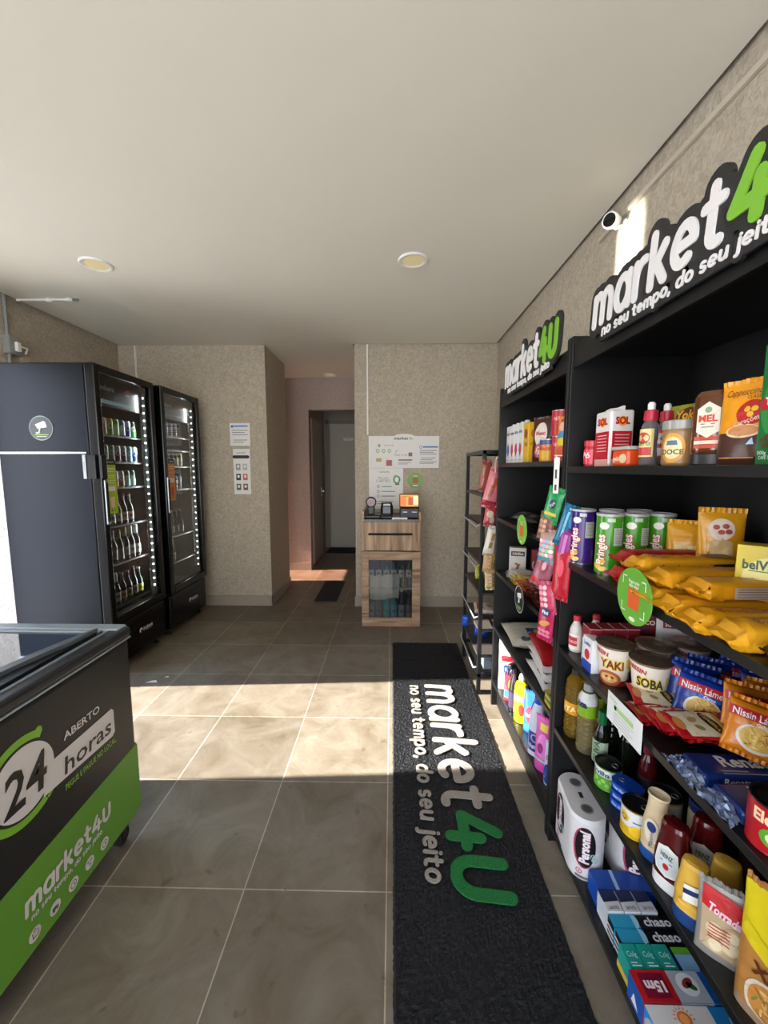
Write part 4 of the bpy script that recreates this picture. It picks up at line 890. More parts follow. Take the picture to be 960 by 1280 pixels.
# ---------------------------------------------------------------- nearer unit, second shelf
z = LV_BIG[1]
def crisps(col, dark, loc, rz, lab):
    r_ = .0345; h_ = .172
    def bd(q):
        q.lathe([(r_, .003), (r_, h_ - .004)], P(col, .22), 32, cap0=True, cap1=True); s = cyls(r_)
        q.text(s, 'Pringles', -.004, .072, .026, P('b02a34'), 1, rot=90, bold=.07, width=.088); q.text(s, 'Pringles', -.004, .072, .024, P('ece6d8'), 2, rot=90, bold=.02, width=.085)
        q.ell(s, .004, .140, .013, .010, P('ece6d8'), 1, 18, 2)
        q.ell(s, -.012, .022, .014, .008, P('e0b050'), 1, 16, 2, rot=-20); q.ell(s, .004, .016, .012, .007, P('e8c468'), 2, 16, 2, rot=15); q.ell(s, .0, .034, .013, .007, P('d8a040'), 2, 16, 2, rot=30)
        q.rect(s, .030, .085, .062, .135, P('b8b8b0'), 1, 8, 1)
        for i in range(7): q.rect(s, .033, .128 - i * .006, .059, .1295 - i * .006, P('6a6a66'), 2, 6, 1)
        q.rect(s, .012, .152, .032, .162, P('c4c4c0'), 1, 4, 1)
    item('crisps_tube', lab, 'crisps tube', loc, rz, [('tube', bd), ('lid', lambda q: q.lathe([(r_ + .001, h_ - .005), (r_ + .0012, h_ + .002), (r_ - .003, h_ + .002), (r_ - .003, h_)], mat('tube_lid', 'b0aeac', .25), 32)), ('base', lambda q: q.lathe([(r_ + .0008, 0), (r_ + .0008, .004)], M_TIN, 32))], 'tubes of crisps on the second shelf')
GRN = '3f8f1c'
crisps(GRN, 0, (.628, 1.155, z), -58, 'green crisps tube in front, nearest the shelf edge')
crisps(GRN, 0, (.703, 1.160, z), -52, 'green crisps tube in the middle of the front row of three')
crisps(GRN, 0, (.778, 1.160, z), -50, 'green crisps tube at the right of the front row of three, beside the yellow packs')
crisps('3c1c72', 0, (.612, 1.232 + .05, z), -62, 'purple crisps tube at the far end of the second shelf')
crisps('3c1c72', 0, (.690, 1.262, z), -60, 'purple crisps tube mostly hidden behind the green tubes')
crisps(GRN, 0, (.768, 1.250, z), -60, 'green crisps tube in the back row, only its lid showing')
YEL = 'd8981a'
def f(q):
    s = pouch(q, .095, .155, .06, P(YEL, .25), 'stand', .010, 5.0); q.rect(s, -.03, .03, .02, .10, P('d8c488'), 1, 5, 6); q.ell(s, -.004, .065, .020, .028, P('b89a48'), 2, 18, 2); q.rect(s, .028, .09, .045, .13, P('2a1c14'), 1, 2, 2)
item('toast_pack', 'yellow packet with a pale window standing behind the green tubes', 'packet', (.792, 1.072, z), -34, [('packet', f)])
def f(q):
    s = pouch(q, .092, .195, .050, P(YEL, .25), 'stand', .012, 8.0); q.poly(s, [(-.028, .085), (.026, .085), (.022, .125), (.0, .135), (-.020, .125)], P('caa872'), 1); q.ell(s, 0, .155, .026, .026, P('e4d4c0'), 1, 24, 3)
    for (a, c) in ((-.010, .160), (.008, .163), (.0, .148), (.014, .150)): q.ell(s, a, c, .007, .006, P('a8382a'), 2, 12, 1)
    q.text(s, 'Bauducco', -.028, .07, .012, P('b8281c'), 2, rot=90, width=.06, shear=.2); q.ell(s, .028, .040, .007, .007, P('c8301c'), 2, 12, 1)
item('cookie_pack', 'tall upright yellow packet with a round cookie picture on the second shelf', 'packet', (.805, .985, z), -30, [('packet', f)])
def f(q):
    carton(q, .13, .045, .150, P('e0c82c', .35)); s = FRONT(.045); q.ell(s, -.005, .085, .05, .045, P('f0e890'), 1, 24, 1); q.text(s, 'belVita', -.026, .112, .019, P('1c4a24'), 2, bold=.03, width=.058)
    q.rect(s, -.045, .098, -.01, .100, P('5a7a3a'), 2)
    for (a, c, k) in ((-.02, .035, 'd8a050'), (.025, .030, 'c88a3c'), (.05, .045, 'd8a050'), (-.045, .022, 'e8b868')): q.ell(s, a, c, .020, .013, P(k), 2, 18, 1)
item('biscuit_box', 'yellow belVita biscuit box standing at the right edge of the second shelf', 'box', (.764, .785, z), -44, [('box', f)])
def dR(q, t, fr): q.text(t, 'Bauducco', .0, .0, .022, P('e8a8a0'), 1, width=.12, shear=.2)
def dY(q, t, fr):
    q.text(fr, 'Bauducco', -.035, .0, .020, P('a8281c'), 1, width=.085, shear=.25); q.poly(fr, [(.040, -.014), (.085, -.014), (.090, .012), (.045, .010)], P('2a1810'), 1); q.text(t, 'Bauducco', -.03, .0, .022, P('a8281c'), 1, width=.10, shear=.25); q.rect(t, .04, -.02, .10, .018, P('4a2c18'), 1)
def dY2(q, t, fr):
    q.text(t, 'Bauducco', .0, .004, .018, P('a8281c'), 1, width=.09, shear=.25); q.rect(fr, -.075, -.012, .01, .010, P('b8a898'), 1); [q.rect(fr, -.07, .006 - i * .005, .005, .0075 - i * .005, P('6a5a50'), 2) for i in range(4)]; q.text(fr, 'Bauducco', .065, 0, .020, P('a8281c'), 1, width=.085, shear=.25)
GR = 'long biscuit packets lying on the second shelf'
xs = .572
logpack('wafer_pack', .29, .058, .044, 'b01c24', dR, 'red biscuit packet lying under another red one beside the green tubes', 'packet', (xs + .150, 1.045, z), 0, GR)
logpack('wafer_pack', .28, .058, .042, 'b01c24', dR, 'red biscuit packet lying on top of another red one beside the green tubes', 'packet', (xs + .155, 1.048, z + .047), 2, GR)
logpack('wafer_pack', .27, .058, .046, YEL, dY, 'yellow packet lying at the bottom beside the red packets', 'packet', (xs + .140, .965, z), 1, GR)
logpack('wafer_pack', .27, .058, .045, YEL, dY, 'yellow packet with a dark biscuit picture lying highest, next to the red packets', 'packet', (xs + .128, .950, z + .049), -1, GR)
logpack('wafer_pack', .30, .058, .042, 'd89c1e', dY2, 'yellow packet lying on the shelf directly behind the round green tag', 'packet', (xs + .130, .878, z), 0, GR)
logpack('wafer_pack', .30, .058, .040, 'cf9018', dY2, 'yellow packet lying over another one directly behind the round green tag', 'packet', (xs + .142, .868, z + .045), 1, GR)
logpack('wafer_pack', .30, .058, .042, YEL, dY2, 'yellow packet with a grey panel lying right of the large round green tag', 'packet', (xs + .125, .800, z), -2, GR)
logpack('wafer_pack', .29, .058, .038, 'd08e14', dY2, 'yellow packet lying upper, to the right of the round green tag', 'packet', (xs + .160, .792, z + .045), 2, GR)
logpack('wafer_pack', .28, .058, .040, YEL, dY, 'yellow packet whose crumpled end juts out past the shelf edge', 'packet', (xs + .110, .725, z), -3, GR)
logpack('wafer_pack', .27, .058, .046, 'd89a20', dY, 'plump yellow packet with a round gathered end nearest the right edge of the photo', 'packet', (xs + .115, .655, z), -3, GR)
logpack('wafer_pack', .24, .055, .040, '4a2a20', dR, 'dark brown packet lying at the near end of the second shelf', 'packet', (xs + .13, .588, z), 0, GR)

# ---------------------------------------------------------------- nearer unit, third shelf
z = LV_BIG[2]
def milkb(loc, lab, rz):
    item('sauce_bottle', lab, 'bottle', loc, rz, [('bottle_body', lambda q: q.lathe([(.019, 0), (.021, .004), (.021, .070), (.017, .084), (.010, .098), (.010, .108)], mat('coconut_milk', 'd0c8c0', .2), 24)),
        ('label', lambda q: (q.rect(cyls(.0213), -.026, .010, .026, .060, P('e4dcd4'), 1, 8, 1), q.rect(cyls(.0213), -.018, .022, .018, .052, P('b8242c'), 2, 6, 1), q.text(cyls(.0213), 'coco', 0, .038, .013, P('f0e8e0'), 3, rot=0))),
        ('cap', lambda q: q.lathe([(.0115, .104), (.0115, .119), (.010, .121)], P('b02430', .35), 18))], 'small pale bottles with red caps')
milkb((.614, 1.290, z), 'pale bottle with red cap and red label in the third shelf far corner', -65)
milkb((.682, 1.300, z), 'pale bottle with a red cap half hidden behind the red and white cartons', -65)
def cart(q):
    carton(q, .035, .056, .118, P('dcd8d6', .35)); s = FRONT(.056); t_ = TOP(.118); q.poly(s, [(-.0175, .06), (.0175, .085), (.0175, .117), (-.0175, .117)], P('8c1c26'), 1); q.poly(t_, [(-.0175, -.027), (.0175, -.027), (.0175, .027), (-.0175, .027)], P('8c1c26'), 1); q.text(s, 'leite', 0, .04, .010, P('8c1c26'), 2)
    q.poly(SIDE(.035), [(-.028, .07), (.028, .10), (.028, .117), (-.028, .117)], P('8c1c26'), 1)
c0 = item('cream_carton', 'red and white carton at the shelf edge, leftmost of the row of four', 'carton', (.622, 1.205, z), -4, [('carton', cart)], 'red and white cartons behind the cup noodles')
for i, w_ in enumerate(('second from the left in the row of four', 'third from the left in the row of four', 'rightmost of the row of four')):
    dup(c0, 'red and white carton, ' + w_, (.660 + .038 * i, 1.207, z), -4 + i)
def f(q): carton(q, .052, .032, .102, P('e0e0e2', .35)); s = FRONT(.032); q.rect(s, -.026, 0, .026, .03, P('2848a0'), 1); q.ell(s, 0, .05, .014, .016, P('c03038'), 1, 18, 1); q.text(s, 'Leite', 0, .084, .013, P('2848a0'), 2, bold=.02); q.rect(SIDE(.052), -.016, 0, .016, .03, P('2848a0'), 1)
item('gelatine_box', 'small white and blue box at the shelf edge beside the first noodle cup', 'box', (.603, 1.160, z), -88, [('box', f)])
def cup(loc, rz, lab, acc, txt):
    h_ = .112; r0, r1 = .034, .0465
    tp = lambda v: r0 + (r1 - r0) * v / h_
    def bd(q):
        q.lathe([(r0 - .002, 0), (r0, .003), (r1, h_)], P('ded4c4', .35), 36, cap1=False); s = cyls(0, 0, tp)
        q.rect(s, -.075, .0, .075, .018, P('4a3a2a') if txt == 'YAKIS' else P('7a2420'), 1, 20, 1); q.ell(s, -.004, .022, .030, .022, P('b05a34'), 2, 22, 3); q.ell(s, -.004, .022, .022, .014, P('d8a868'), 3, 20, 3)
        for k in range(5): q.ell(s, -.016 + k * .007, .020 + (k % 2) * .006, .005, .003, P('8a2c1c' if k % 2 else 'e8c890'), 4, 10, 1, rot=k * 40)
        q.text(s, txt, .002, .064, .026, P('e0c84a'), 2, bold=.09, width=.062); q.text(s, txt, .002, .064, .025, P(acc), 3, bold=.03, width=.060)
        q.text(s, 'NISSIN', -.03, .094, .012, P('b82c38'), 2, bold=.04, rot=-8); q.rect(s, .040, .055, .072, .082, P('d8b83c'), 1, 6, 1); q.rect(s, .044, .022, .064, .048, P('e6e6e2'), 2, 4, 1)
        for k in range(6): q.rect(s, .046 + k * .003, .026, .0475 + k * .003, .046, P('303030'), 3, 1, 1)
    def ld(q): q.lathe([(r1 + .0005, h_ - .004), (r1 + .0035, h_), (r1 + .0035, h_ + .002), (r1 - .002, h_ + .0025), (r1 * .5, h_ + .004), (.001, h_ + .0035)], mat('foil_brown', '8c7460', .25, .55), 36, cap0=False)
    item('noodle_cup', lab, 'noodle cup', loc, rz, [('cup', bd), ('foil_lid', ld)], 'round noodle cups on the third shelf')
cup((.634, 1.098, z), -42, 'round noodle cup with a brown lid, left of the pair at the shelf edge', '7a2420', 'YAKI')
cup((.672, 1.003, z), -34, 'round noodle cup reading SOBA, nearest the viewer', '3a2c14', 'SOBA')
cup((.745, 1.095, z), -30, 'round noodle cup standing behind the two front cups', '7a2420', 'YAKIS')
cup((.846, 1.100, z), -25, 'greenish noodle cup farthest right and back, under the SOCOCO packet', '3a4a1c', 'YAKIS')
def f(q): s = pouch(q, .105, .150, .03, P('d2d0cc', .35), 'stand', .006, 2.0); q.poly(s, [(-.036, .118), (.036, .118), (.036, .142), (-.036, .142)], P('8c1a26'), 1); q.text(s, 'SOCOCO', 0, .130, .014, P('ece4e0'), 2, bold=.03, width=.062)
item('coconut_packet', 'white packet with a dark red SOCOCO panel standing behind the cups', 'packet', (.868, 1.195, z), -14, [('packet', f)])
def f(q): s = pouch(q, .085, .148, .028, P('6a1820', .35), 'stand', .006, 4.0); q.text(s, 'COCO', 0, .125, .014, P('e0d0c8'), 2, bold=.03)
item('coconut_packet', 'dark red packet half hidden behind the SOCOCO packet', 'packet', (.795, 1.232, z), -20, [('packet', f)])
def noodle(base, band, name2, sc=.86):
    def f(q):
        s = q.T = Matrix.Diagonal((sc, 1, sc, 1)); s0_ = pouch(q, .115, .125, .030, P(base, .25), 'pillow', .010, 6.0); s = s0_; q.rect(s, -.056, .082, .056, .106, P('b81c28'), 1, 8, 3)
        q.text(s, 'Nissin Lámen', 0, .094, .018, P('ece6e4'), 2, bold=.015, width=.100); q.ell(s, .006, .042, .042, .034, P('dcd6cc'), 1, 28, 4); q.ell(s, .006, .043, .036, .028, P('d8b050'), 2, 26, 4)
        r2 = random.Random(5)
        for k in range(26):
            a = r2.uniform(0, 2 * PI); d = math.sqrt(r2.random()); q.ell(s, .006 + .031 * d * math.cos(a), .043 + .023 * d * math.sin(a), .0075, .0014, P(('f0d488', 'e8c468', 'c8943c', 'a8582c')[k % 4]), 3, 8, 1, rot=r2.uniform(0, 180))
        q.rect(s, -.010, .072, .040, .082, P(band), 3, 4, 2); q.text(s, name2, .015, .077, .008, P('ece6e4'), 4, bold=.02)
    return f
NB = noodle('16348c', '2a5ab8', 'Carne'); NO = noodle('cf7a14', 'd88a1c', 'Galinha', .78)
n0 = item('noodle_packet', 'blue instant noodle packet with a bowl picture, the front one facing the aisle', 'noodle packet', (.705, .885, z + .013), 0, [('packet', NB)], 'blue instant noodle packets', rot=(R(-22), R(9), R(-36)))
dup(n0, 'blue instant noodle packet leaning right behind the front blue one', (.735, .945, z + .013), rot=(R(-14), R(7), R(-25)))
dup(n0, 'blue instant noodle packet third in the leaning blue row', (.790, .965, z + .013), rot=(R(-16), R(7), R(-20)))
dup(n0, 'blue instant noodle packet last in the leaning blue row, by the back of the shelf', (.865, .960, z + .013), rot=(R(-12), R(7), R(-14)))
dup(n0, 'blue instant noodle packet tilted over the orange ones', (.870, .890, z + .013), rot=(R(-20), R(6), R(-18)))
n1 = item('noodle_packet', 'orange instant noodle packet with a bowl picture, the front one above the spaghetti', 'noodle packet', (.700, .742, z + .046), 0, [('packet', NO)], 'orange instant noodle packets', rot=(R(-24), R(9), R(-36)))
dup(n1, 'orange instant noodle packet leaning right behind the front orange one', (.745, .800, z + .046), rot=(R(-20), R(7), R(-22)))
dup(n1, 'orange instant noodle packet third in the leaning orange row', (.800, .812, z + .046), rot=(R(-18), R(7), R(-18)))
dup(n1, 'orange instant noodle packet farthest back in the leaning orange row', (.865, .800, z + .046), rot=(R(-16), R(7), R(-14)))
def yeast(q):
    s = pouch(q, .150, .085, .016, P('a8161e', .3), 'pillow', .008, 7.0, nx=18, ny=12)
    q.poly(s, [(-.055, .004), (.022, .004), (.022, .080), (-.066, .080)], P('d8ccb0'), 1) ; q.poly(s, [(.022, .004), (.036, .004), (.030, .080), (.022, .080)], P('d8a820'), 1)
    q.ell(s, .004, .042, .012, .034, P('141210'), 2, 24, 3, rot=8); q.text(s, 'TEIXEIRA', .004, .042, .009, P('d8b450'), 3, rot=-84, bold=.03, width=.055)
    q.ell(s, -.062, .040, .009, .020, P('b87840'), 2, 18, 2); q.ell(s, -.030, .050, .012, .008, P('b09a58'), 2, 14, 2, rot=40); q.ell(s, -.028, .025, .010, .006, P('98884a'), 2, 14, 2, rot=-30)
spots = [(.662, .925, .010, -6, 2), (.672, .885, .024, -2, 3), (.664, .850, .038, -8, 2), (.676, .815, .050, -4, 4), (.668, .955, .030, -16, 6)]
yl = ('bottom one, nearest the noodle cups', 'second up in the overlapping pile', 'middle one of the overlapping pile', 'topmost and nearest one of the overlapping pile', 'tilted one resting against the noodle cup')
y0_ = None
for (x, y, dz, a, tl), lb in zip(spots, yl):
    lab = 'red and cream TEIXEIRA packet lying flat, ' + lb
    if y0_ is None: y0_ = item('flatbread_packet', lab, 'packet', (x, y - .04, z + dz), 0, [('packet', yeast)], 'red and cream packets lying on the third shelf', rot=(R(-90), 0, R(a)))
    else: dup(y0_, lab, (x, y - .04, z + dz), rot=(R(-90 + tl), 0, R(a)))
def spag(lab, loc, rz):
    q = MB(); NV = P('142a66', .22)
    def deco(q, t, fr): pass
    q.box(-.12, .15, -.034, .034, 0, .028, NV, .008, 3); q.box(.02, .151, -.0345, .0345, .001, .0285, P('b88a3c', .3), .008, 3); q.box(-.09, .151, -.0348, -.030, .002, .013, P('c09a50', .3), .002)
    t_ = plane((0, 0, .028), (1, 0, 0), (0, 1, 0)); q.text(t_, 'Renata', -.015, .006, .030, P('d8d8d8'), 3, bold=.03, width=.105); q.rect(t_, -.08, -.022, -.03, -.018, P('7a8ab0'), 2); q.rect(t_, -.08, -.028, .0, -.025, P('7a8ab0'), 2); q.text(t_, 'ESPAGUETE', .10, .015, .010, P('a8a8a0'), 3)
    fr = plane((0, -.034, 0), (1, 0, 0), (0, 0, 1)); q.text(fr, 'Renata', -.06, .019, .013, P('d8d8d8'), 5, bold=.02, width=.05)
    t = thing('spaghetti_pack', lab, 'pasta packet', loc, rz, 'blue packs of spaghetti'); q.build('packet', t)
    q = MB(); rs = random.Random(int(loc[1] * 1e4)); m = mat('crinkled_film', '6a7894', .22, .35); n_ = 9; k_ = 12; vs = []
    for i in range(n_ + 1):
        for k in range(k_ + 1):
            u = k / k_; x = -.12 - .030 * i / n_; wv = .036 * (1 + .25 * i / n_); vs.append((x + rs.uniform(-.003, .003), -wv + 2 * wv * u + rs.uniform(-.002, .002), .014 + (.012 * (1 - i / n_)) * math.sin(u * PI) + rs.uniform(-.005, .005)))
    q.add(vs, [[i * (k_ + 1) + k, i * (k_ + 1) + k + 1, (i + 1) * (k_ + 1) + k + 1, (i + 1) * (k_ + 1) + k] for i in range(n_) for k in range(k_)], m); q.build('film_end', t)
spag('blue Renata spaghetti pack lying farther from the viewer, beside the red packets', (.712, .737, z), -2)
spag('blue Renata spaghetti pack lying nearer the viewer, behind the red tin', (.712, .662, z), 1)
def tin(nm, lab, r_, h_, loc, rz, body, deco, lid=None, cat='tin', group=None):
    def bd(q): q.lathe([(r_ - .001, 0), (r_ + .0008, .002), (r_, .005), (r_, h_ - .005), (r_ + .0008, h_ - .002)], body, 32, cap1=False); deco(q, cyls(r_))
    def ld(q):
        q.lathe([(r_ + .0008, h_ - .003), (r_ + .0008, h_), (r_ - .002, h_), (r_ - .002, h_ - .004), (r_ * .75, h_ - .004), (r_ * .74, h_ - .003), (.001, h_ - .003)], lid or M_DKTIN, 32, cap0=False)
        q.tube([(r_ * .5 + .008 * math.cos(a * PI / 6), .008 * math.sin(a * PI / 6), h_ - .001) for a in range(12)], .0013, M_TIN, 6, closed=True)
    return item(nm, lab, cat, loc, rz, [('tin_body', bd), ('tin_lid', ld)], group)
def d(q, s): q.rect(s, -.06, .004, .06, .076, P('a81420', .3), 1, 20, 1); q.text(s, 'Elefante', .0, .060, .020, P('ecc8a0'), 2, bold=.04, width=.07); q.ell(s, -.005, .030, .020, .016, P('5a9a2a'), 2, 18, 3); q.ell(s, -.005, .030, .012, .010, P('c8d8a0'), 3, 14, 2)
tin('tomato_tin', 'red tin with a green picture standing at the near end of the third shelf', .037, .080, (.620, .596, z), -38, P('a81420', .3), d)

# ---------------------------------------------------------------- nearer unit, fourth shelf
z = LV_BIG[3]
M_OIL = mat('cooking_oil', 'dcb23c', .06, trans=.85, ior=1.2)
def bottle(nm, lab, loc, rz, prof, bodym, cap, capm, labels, group=None, sx=1, sy=1, expo=2.0, cat='bottle'):
    parts = [('bottle_body', lambda q: q.lathe(prof, bodym, 28, sx=sx, sy=sy, expo=expo)), ('cap', lambda q: q.lathe(cap, capm, 24, sx=(sx if cap[0][0] > .02 else 1), sy=(sy if cap[0][0] > .02 else 1), expo=(expo if cap[0][0] > .02 else 2.0)))]
    if labels: parts.append(('label', labels))
    return item(nm, lab, cat, loc, rz, parts, group)
def rib(r, z0, z1, n, k=.0012): return [(r + (k if i % 2 else -k), z0 + (z1 - z0) * i / n) for i in range(n + 1)]
def lb(q): s = cyls(.0318); q.rect(s, -.060, .085, .060, .125, P('d8941c', .3), 1, 20, 1); q.text(s, 'SOYA', -.01, .105, .020, P('f0e0a0'), 2, bold=.03); q.ell(s, .03, .105, .012, .014, P('c87810'), 2, 16, 2)
bottle('oil_bottle', 'golden cooking oil bottle with an orange label at the far end of the fourth shelf', (.622, 1.290, z), -60, [(.026, 0), (.030, .004)] + rib(.0305, .01, .08, 10) + [(.031, .084), (.031, .126)] + rib(.0305, .13, .18, 8) + [(.028, .196), (.016, .212), (.012, .216), (.012, .222)], M_OIL, [(.0145, .218), (.0145, .233), (.013, .235)], P('1c1c1c'), lb)
def lb(q): s = cyls(.0298); q.rect(s, -.056, .125, .056, .165, P('7aa01c', .3), 1, 18, 1); q.lathe([(.0302, .165), (.028, .182), (.018, .200)], P('c8c8c4', .3), 28, cap0=False, cap1=False); q.text(s, 'Liza', -.01, .168, .020, P('1c2c50'), 3, bold=.05)
bottle('oil_bottle', 'oil bottle with a lime green label and grey cap beside the golden oil', (.626, 1.213, z), -52, [(.025, 0), (.029, .004)] + rib(.029, .01, .11, 12) + [(.0295, .12), (.0295, .165), (.027, .182), (.0165, .200), (.012, .203), (.012, .208)], mat('pale_oil', 'd8c890', .06, trans=.85, ior=1.2), [(.0145, .205), (.0145, .224), (.012, .227)], P('8a8c8c'), lb)
M_DKG = mat('dark_bottle_glass', '10140c', .08)
def lb(q): s = cyls(.0225); q.rect(s, -.030, .020, .030, .090, P('9aa890', .35), 1, 12, 1); q.text(s, 'OLIVA', -.004, .055, .018, P('2a5a2a'), 2, rot=90, bold=.03)
dk = [(.018, 0), (.022, .003), (.022, .105), (.019, .120), (.011, .138), (.0105, .165)]
bottle('olive_oil_bottle', 'dark olive oil bottle with a green cap at the shelf edge', (.636, 1.143, z), -50, dk, M_DKG, [(.0125, .140), (.013, .144), (.013, .178), (.011, .180)], P('0f5a30', .3), lb)
GD = 'dark bottles behind the tins'
bottle('olive_oil_bottle', 'dark ribbed bottle standing just behind the green-capped bottle', (.690, 1.185, z), -50, [(.02, 0), (.024, .003)] + rib(.024, .01, .13, 12) + [(.02, .15), (.011, .165), (.011, .175)], M_DKG, [(.0125, .170), (.0125, .185), (.011, .187)], P('181818', .3), None, GD)
bottle('vinegar_bottle', 'dark slim bottle behind the pea tin', (.700, 1.115, z), -50, [(.018, 0), (.022, .003), (.022, .11), (.012, .14), (.011, .165)], M_DKG, [(.0125, .160), (.0125, .178), (.011, .18)], P('141414', .3), None, GD)
bottle('oil_bottle', 'yellowish oil bottle half hidden behind the lime-labelled one', (.685, 1.265, z), -50, [(.026, 0), (.029, .004), (.029, .15), (.022, .185), (.012, .2), (.012, .205)], M_OIL, [(.0145, .202), (.0145, .22), (.013, .222)], P('c8b820'), lambda q: q.rect(cyls(.0292), -.05, .12, .05, .16, P('8aa824', .3), 1, 18, 1))
bottle('sauce_bottle', 'dark red sauce bottle standing behind the blue tins', (.712, 1.040, z), -45, [(.019, 0), (.023, .003), (.023, .08), (.018, .105), (.011, .12), (.011, .125)], mat('dark_red_sauce', '4a0c12', .12), [(.014, .122), (.014, .142), (.012, .144)], P('5a141c', .3), lambda q: q.rect(cyls(.0233), -.03, .02, .03, .06, P('3a3c40'), 1, 12, 1))
def d(q, s): q.rect(s, -.065, .005, .065, .040, P('5a9a3a', .3), 1, 20, 1); q.rect(s, -.065, .040, .065, .062, P('d0d4cc', .3), 1, 20, 1); q.text(s, 'Ervilha', -.010, .050, .014, P('2a3a6a'), 2, bold=.03); [q.ell(s, -.03 + k * .010, .018 + (k % 2) * .010, .006, .006, P('86c050'), 2, 12, 1) for k in range(7)]
tin('pea_tin', 'white and green tin of peas with a ring-pull lid at the shelf edge', .0345, .068, (.622, 1.072, z), -48, P('5a9a3a', .3), d)
def sard(q):
    q.lathe([(.034, 0), (.036, .002), (.036, .020), (.037, .022)], P('123c9a', .3), 36, sx=1.0, sy=.72, expo=3.4)
    q.lathe([(.035, .0215), (.033, .0205), (.001, .0205)], P('1c4088', .25), 36, sx=1.0, sy=.72, expo=3.4, cap0=False); s = ells(.036, .026, 3.4); q.rect(s, -.026, .004, .026, .017, P('2c62c0'), 1, 8, 1); q.text(s, 'Sardinha', -.002, .0105, .008, P('e0e4ec'), 2, width=.042)
    t_ = plane((0, 0, .0206), (1, 0, 0), (0, 1, 0)); q.tube([(-.016 + .007 * math.cos(a * PI / 6), .006 * math.sin(a * PI / 6), .0225) for a in range(12)], .0012, M_TIN, 6, closed=True); q.text(t_, 'Coqueiro', .008, 0, .008, P('b8c4d8'), 2)
s0 = item('sardine_tin', 'flat blue sardine tin at the bottom of the stack of three', 'tin', (.628, .992, z), -60, [('tin', sard)], 'flat blue tins stacked on the fourth shelf')
dup(s0, 'flat blue sardine tin in the middle of the stack of three', (.629, .991, z + .0235), -58); dup(s0, 'flat blue sardine tin with a ring pull on top of the stack of three', (.630, .992, z + .047), -62)
def d(q, s): q.rect(s, -.062, .004, .062, .028, P('c8a01c', .3), 1, 20, 1); q.rect(s, -.062, .028, .062, .070, P('cfd2d0', .3), 1, 20, 1); q.ell(s, .012, .024, .020, .014, P('e0b428'), 2, 18, 2); q.ell(s, -.02, .050, .012, .012, P('e0b428'), 2, 16, 2); q.text(s, 'Q', -.02, .050, .014, P('2a3a5a'), 3); q.rect(s, -.0, .045, .024, .048, P('4a5a7a'), 2, 4, 1)
tin('corn_tin', 'white and yellow tin of corn in front of the blue sardine tins', .0335, .076, (.612, .922, z), -45, P('c8a01c', .3), d)
tin('corn_tin', 'white and yellow tin with a dark lid standing back from the shelf edge', .0345, .078, (.706, .955, z), -40, P('c8a01c', .3), d)
def inv(nm, lab, loc, rz, bodym, capm, hgt, wx, wy, labf, group=None, tcap=.028):
    pr = [(1.0, tcap), (.97, tcap + .004), (.98, tcap + .02), (1.0, hgt * .45), (.90, hgt * .62), (.78, hgt * .80), (.74, hgt * .93), (.66, hgt * .985), (.40, hgt)]
    cp = [(.96, 0), (1.0, .003), (1.0, tcap - .002), (.96, tcap)]
    item(nm, lab, 'bottle', loc, rz, [('bottle_body', lambda q: (q.lathe([(p[0], p[1]) for p in pr], bodym, 32, sx=wx, sy=wy, expo=2.5), labf(q, (lambda S_: lambda u, v, off: S_(u, v, off + .0016))(ells(wx, wy, 2.5, lambda v: 1.0 - max(0, (v - hgt * .45)) / hgt * .46))))), ('cap', lambda q: q.lathe(cp, capm, 32, sx=wx, sy=wy, expo=2.5))], group)
def f(q, s): q.ell(s, 0, .075, .016, .030, P('e4d4b8'), 1, 20, 2); q.ell(s, 0, .085, .010, .012, P('2a3c78'), 2, 16, 1); q.text(s, 'Maionese', 0, .062, .010, P('2a3c78'), 2, rot=90)
def mayo_body(lab, loc, rz):
    pr = [(.030, .024), (.029, .03), (.030, .05), (.027, .09), (.021, .125), (.020, .148), (.0225, .154), (.022, .158), (.016, .154), (.004, .151)]
    item('mayonnaise_bottle', lab, 'bottle', loc, rz, [('bottle_body', lambda q: (q.lathe(pr, P('d0bc98', .3), 30, sx=1, sy=.8, expo=2.3), f(q, ells(.029, .0235, 2.3)))), ('cap', lambda q: q.lathe([(.030, 0), (.031, .003), (.031, .022), (.029, .025)], P('1c4a8c', .35), 30, sx=1, sy=.82, expo=2.3))])
mayo_body('cream coloured mayonnaise squeeze bottle on its blue cap', (.618, .858, z), -60)
def kf(q, s): q.poly(s, [(-.020, .044), (0, .036), (.020, .044), (.024, .060), (.019, .098), (0, .106), (-.019, .098), (-.024, .060)], P('d8d8d4', .3), 2); q.poly(s, [(-.016, .048), (0, .042), (.016, .048), (.019, .062), (.015, .092), (0, .098), (-.015, .092), (-.019, .062)], P('c0c8c8', .3), 3); q.text(s, 'HEINZ', 0, .084, .010, P('303838'), 4, bold=.03, width=.024); q.ell(s, 0, .060, .006, .007, P('b02424'), 4, 14, 1); q.rect(s, -.012, .070, .012, .072, P('303838'), 4)
M_KET = mat('ketchup_red', '4c0c0e', .18, coat=.5)
inv('ketchup_bottle', 'dark red ketchup bottle on its white cap at the shelf edge', (.610, .790, z), -62, M_KET, P('dcdad8', .35), .152, .035, .026, kf, 'upside-down ketchup bottles')
inv('ketchup_bottle', 'dark red ketchup bottle standing behind the one at the shelf edge', (.686, .800, z), -50, M_KET, P('dcdad8', .35), .152, .035, .026, kf, 'upside-down ketchup bottles')
def mf(q, s): q.poly(s, [(-.012, .056), (.012, .062), (.012, .096), (-.012, .090)], P('dcd8c8', .3), 2); q.poly(s, [(-.012, .072), (.012, .078), (.012, .088), (-.012, .082)], P('1c2c5c', .3), 3); q.ell(s, 0, .05, .02, .008, P('d0a440'), 1, 18, 1)
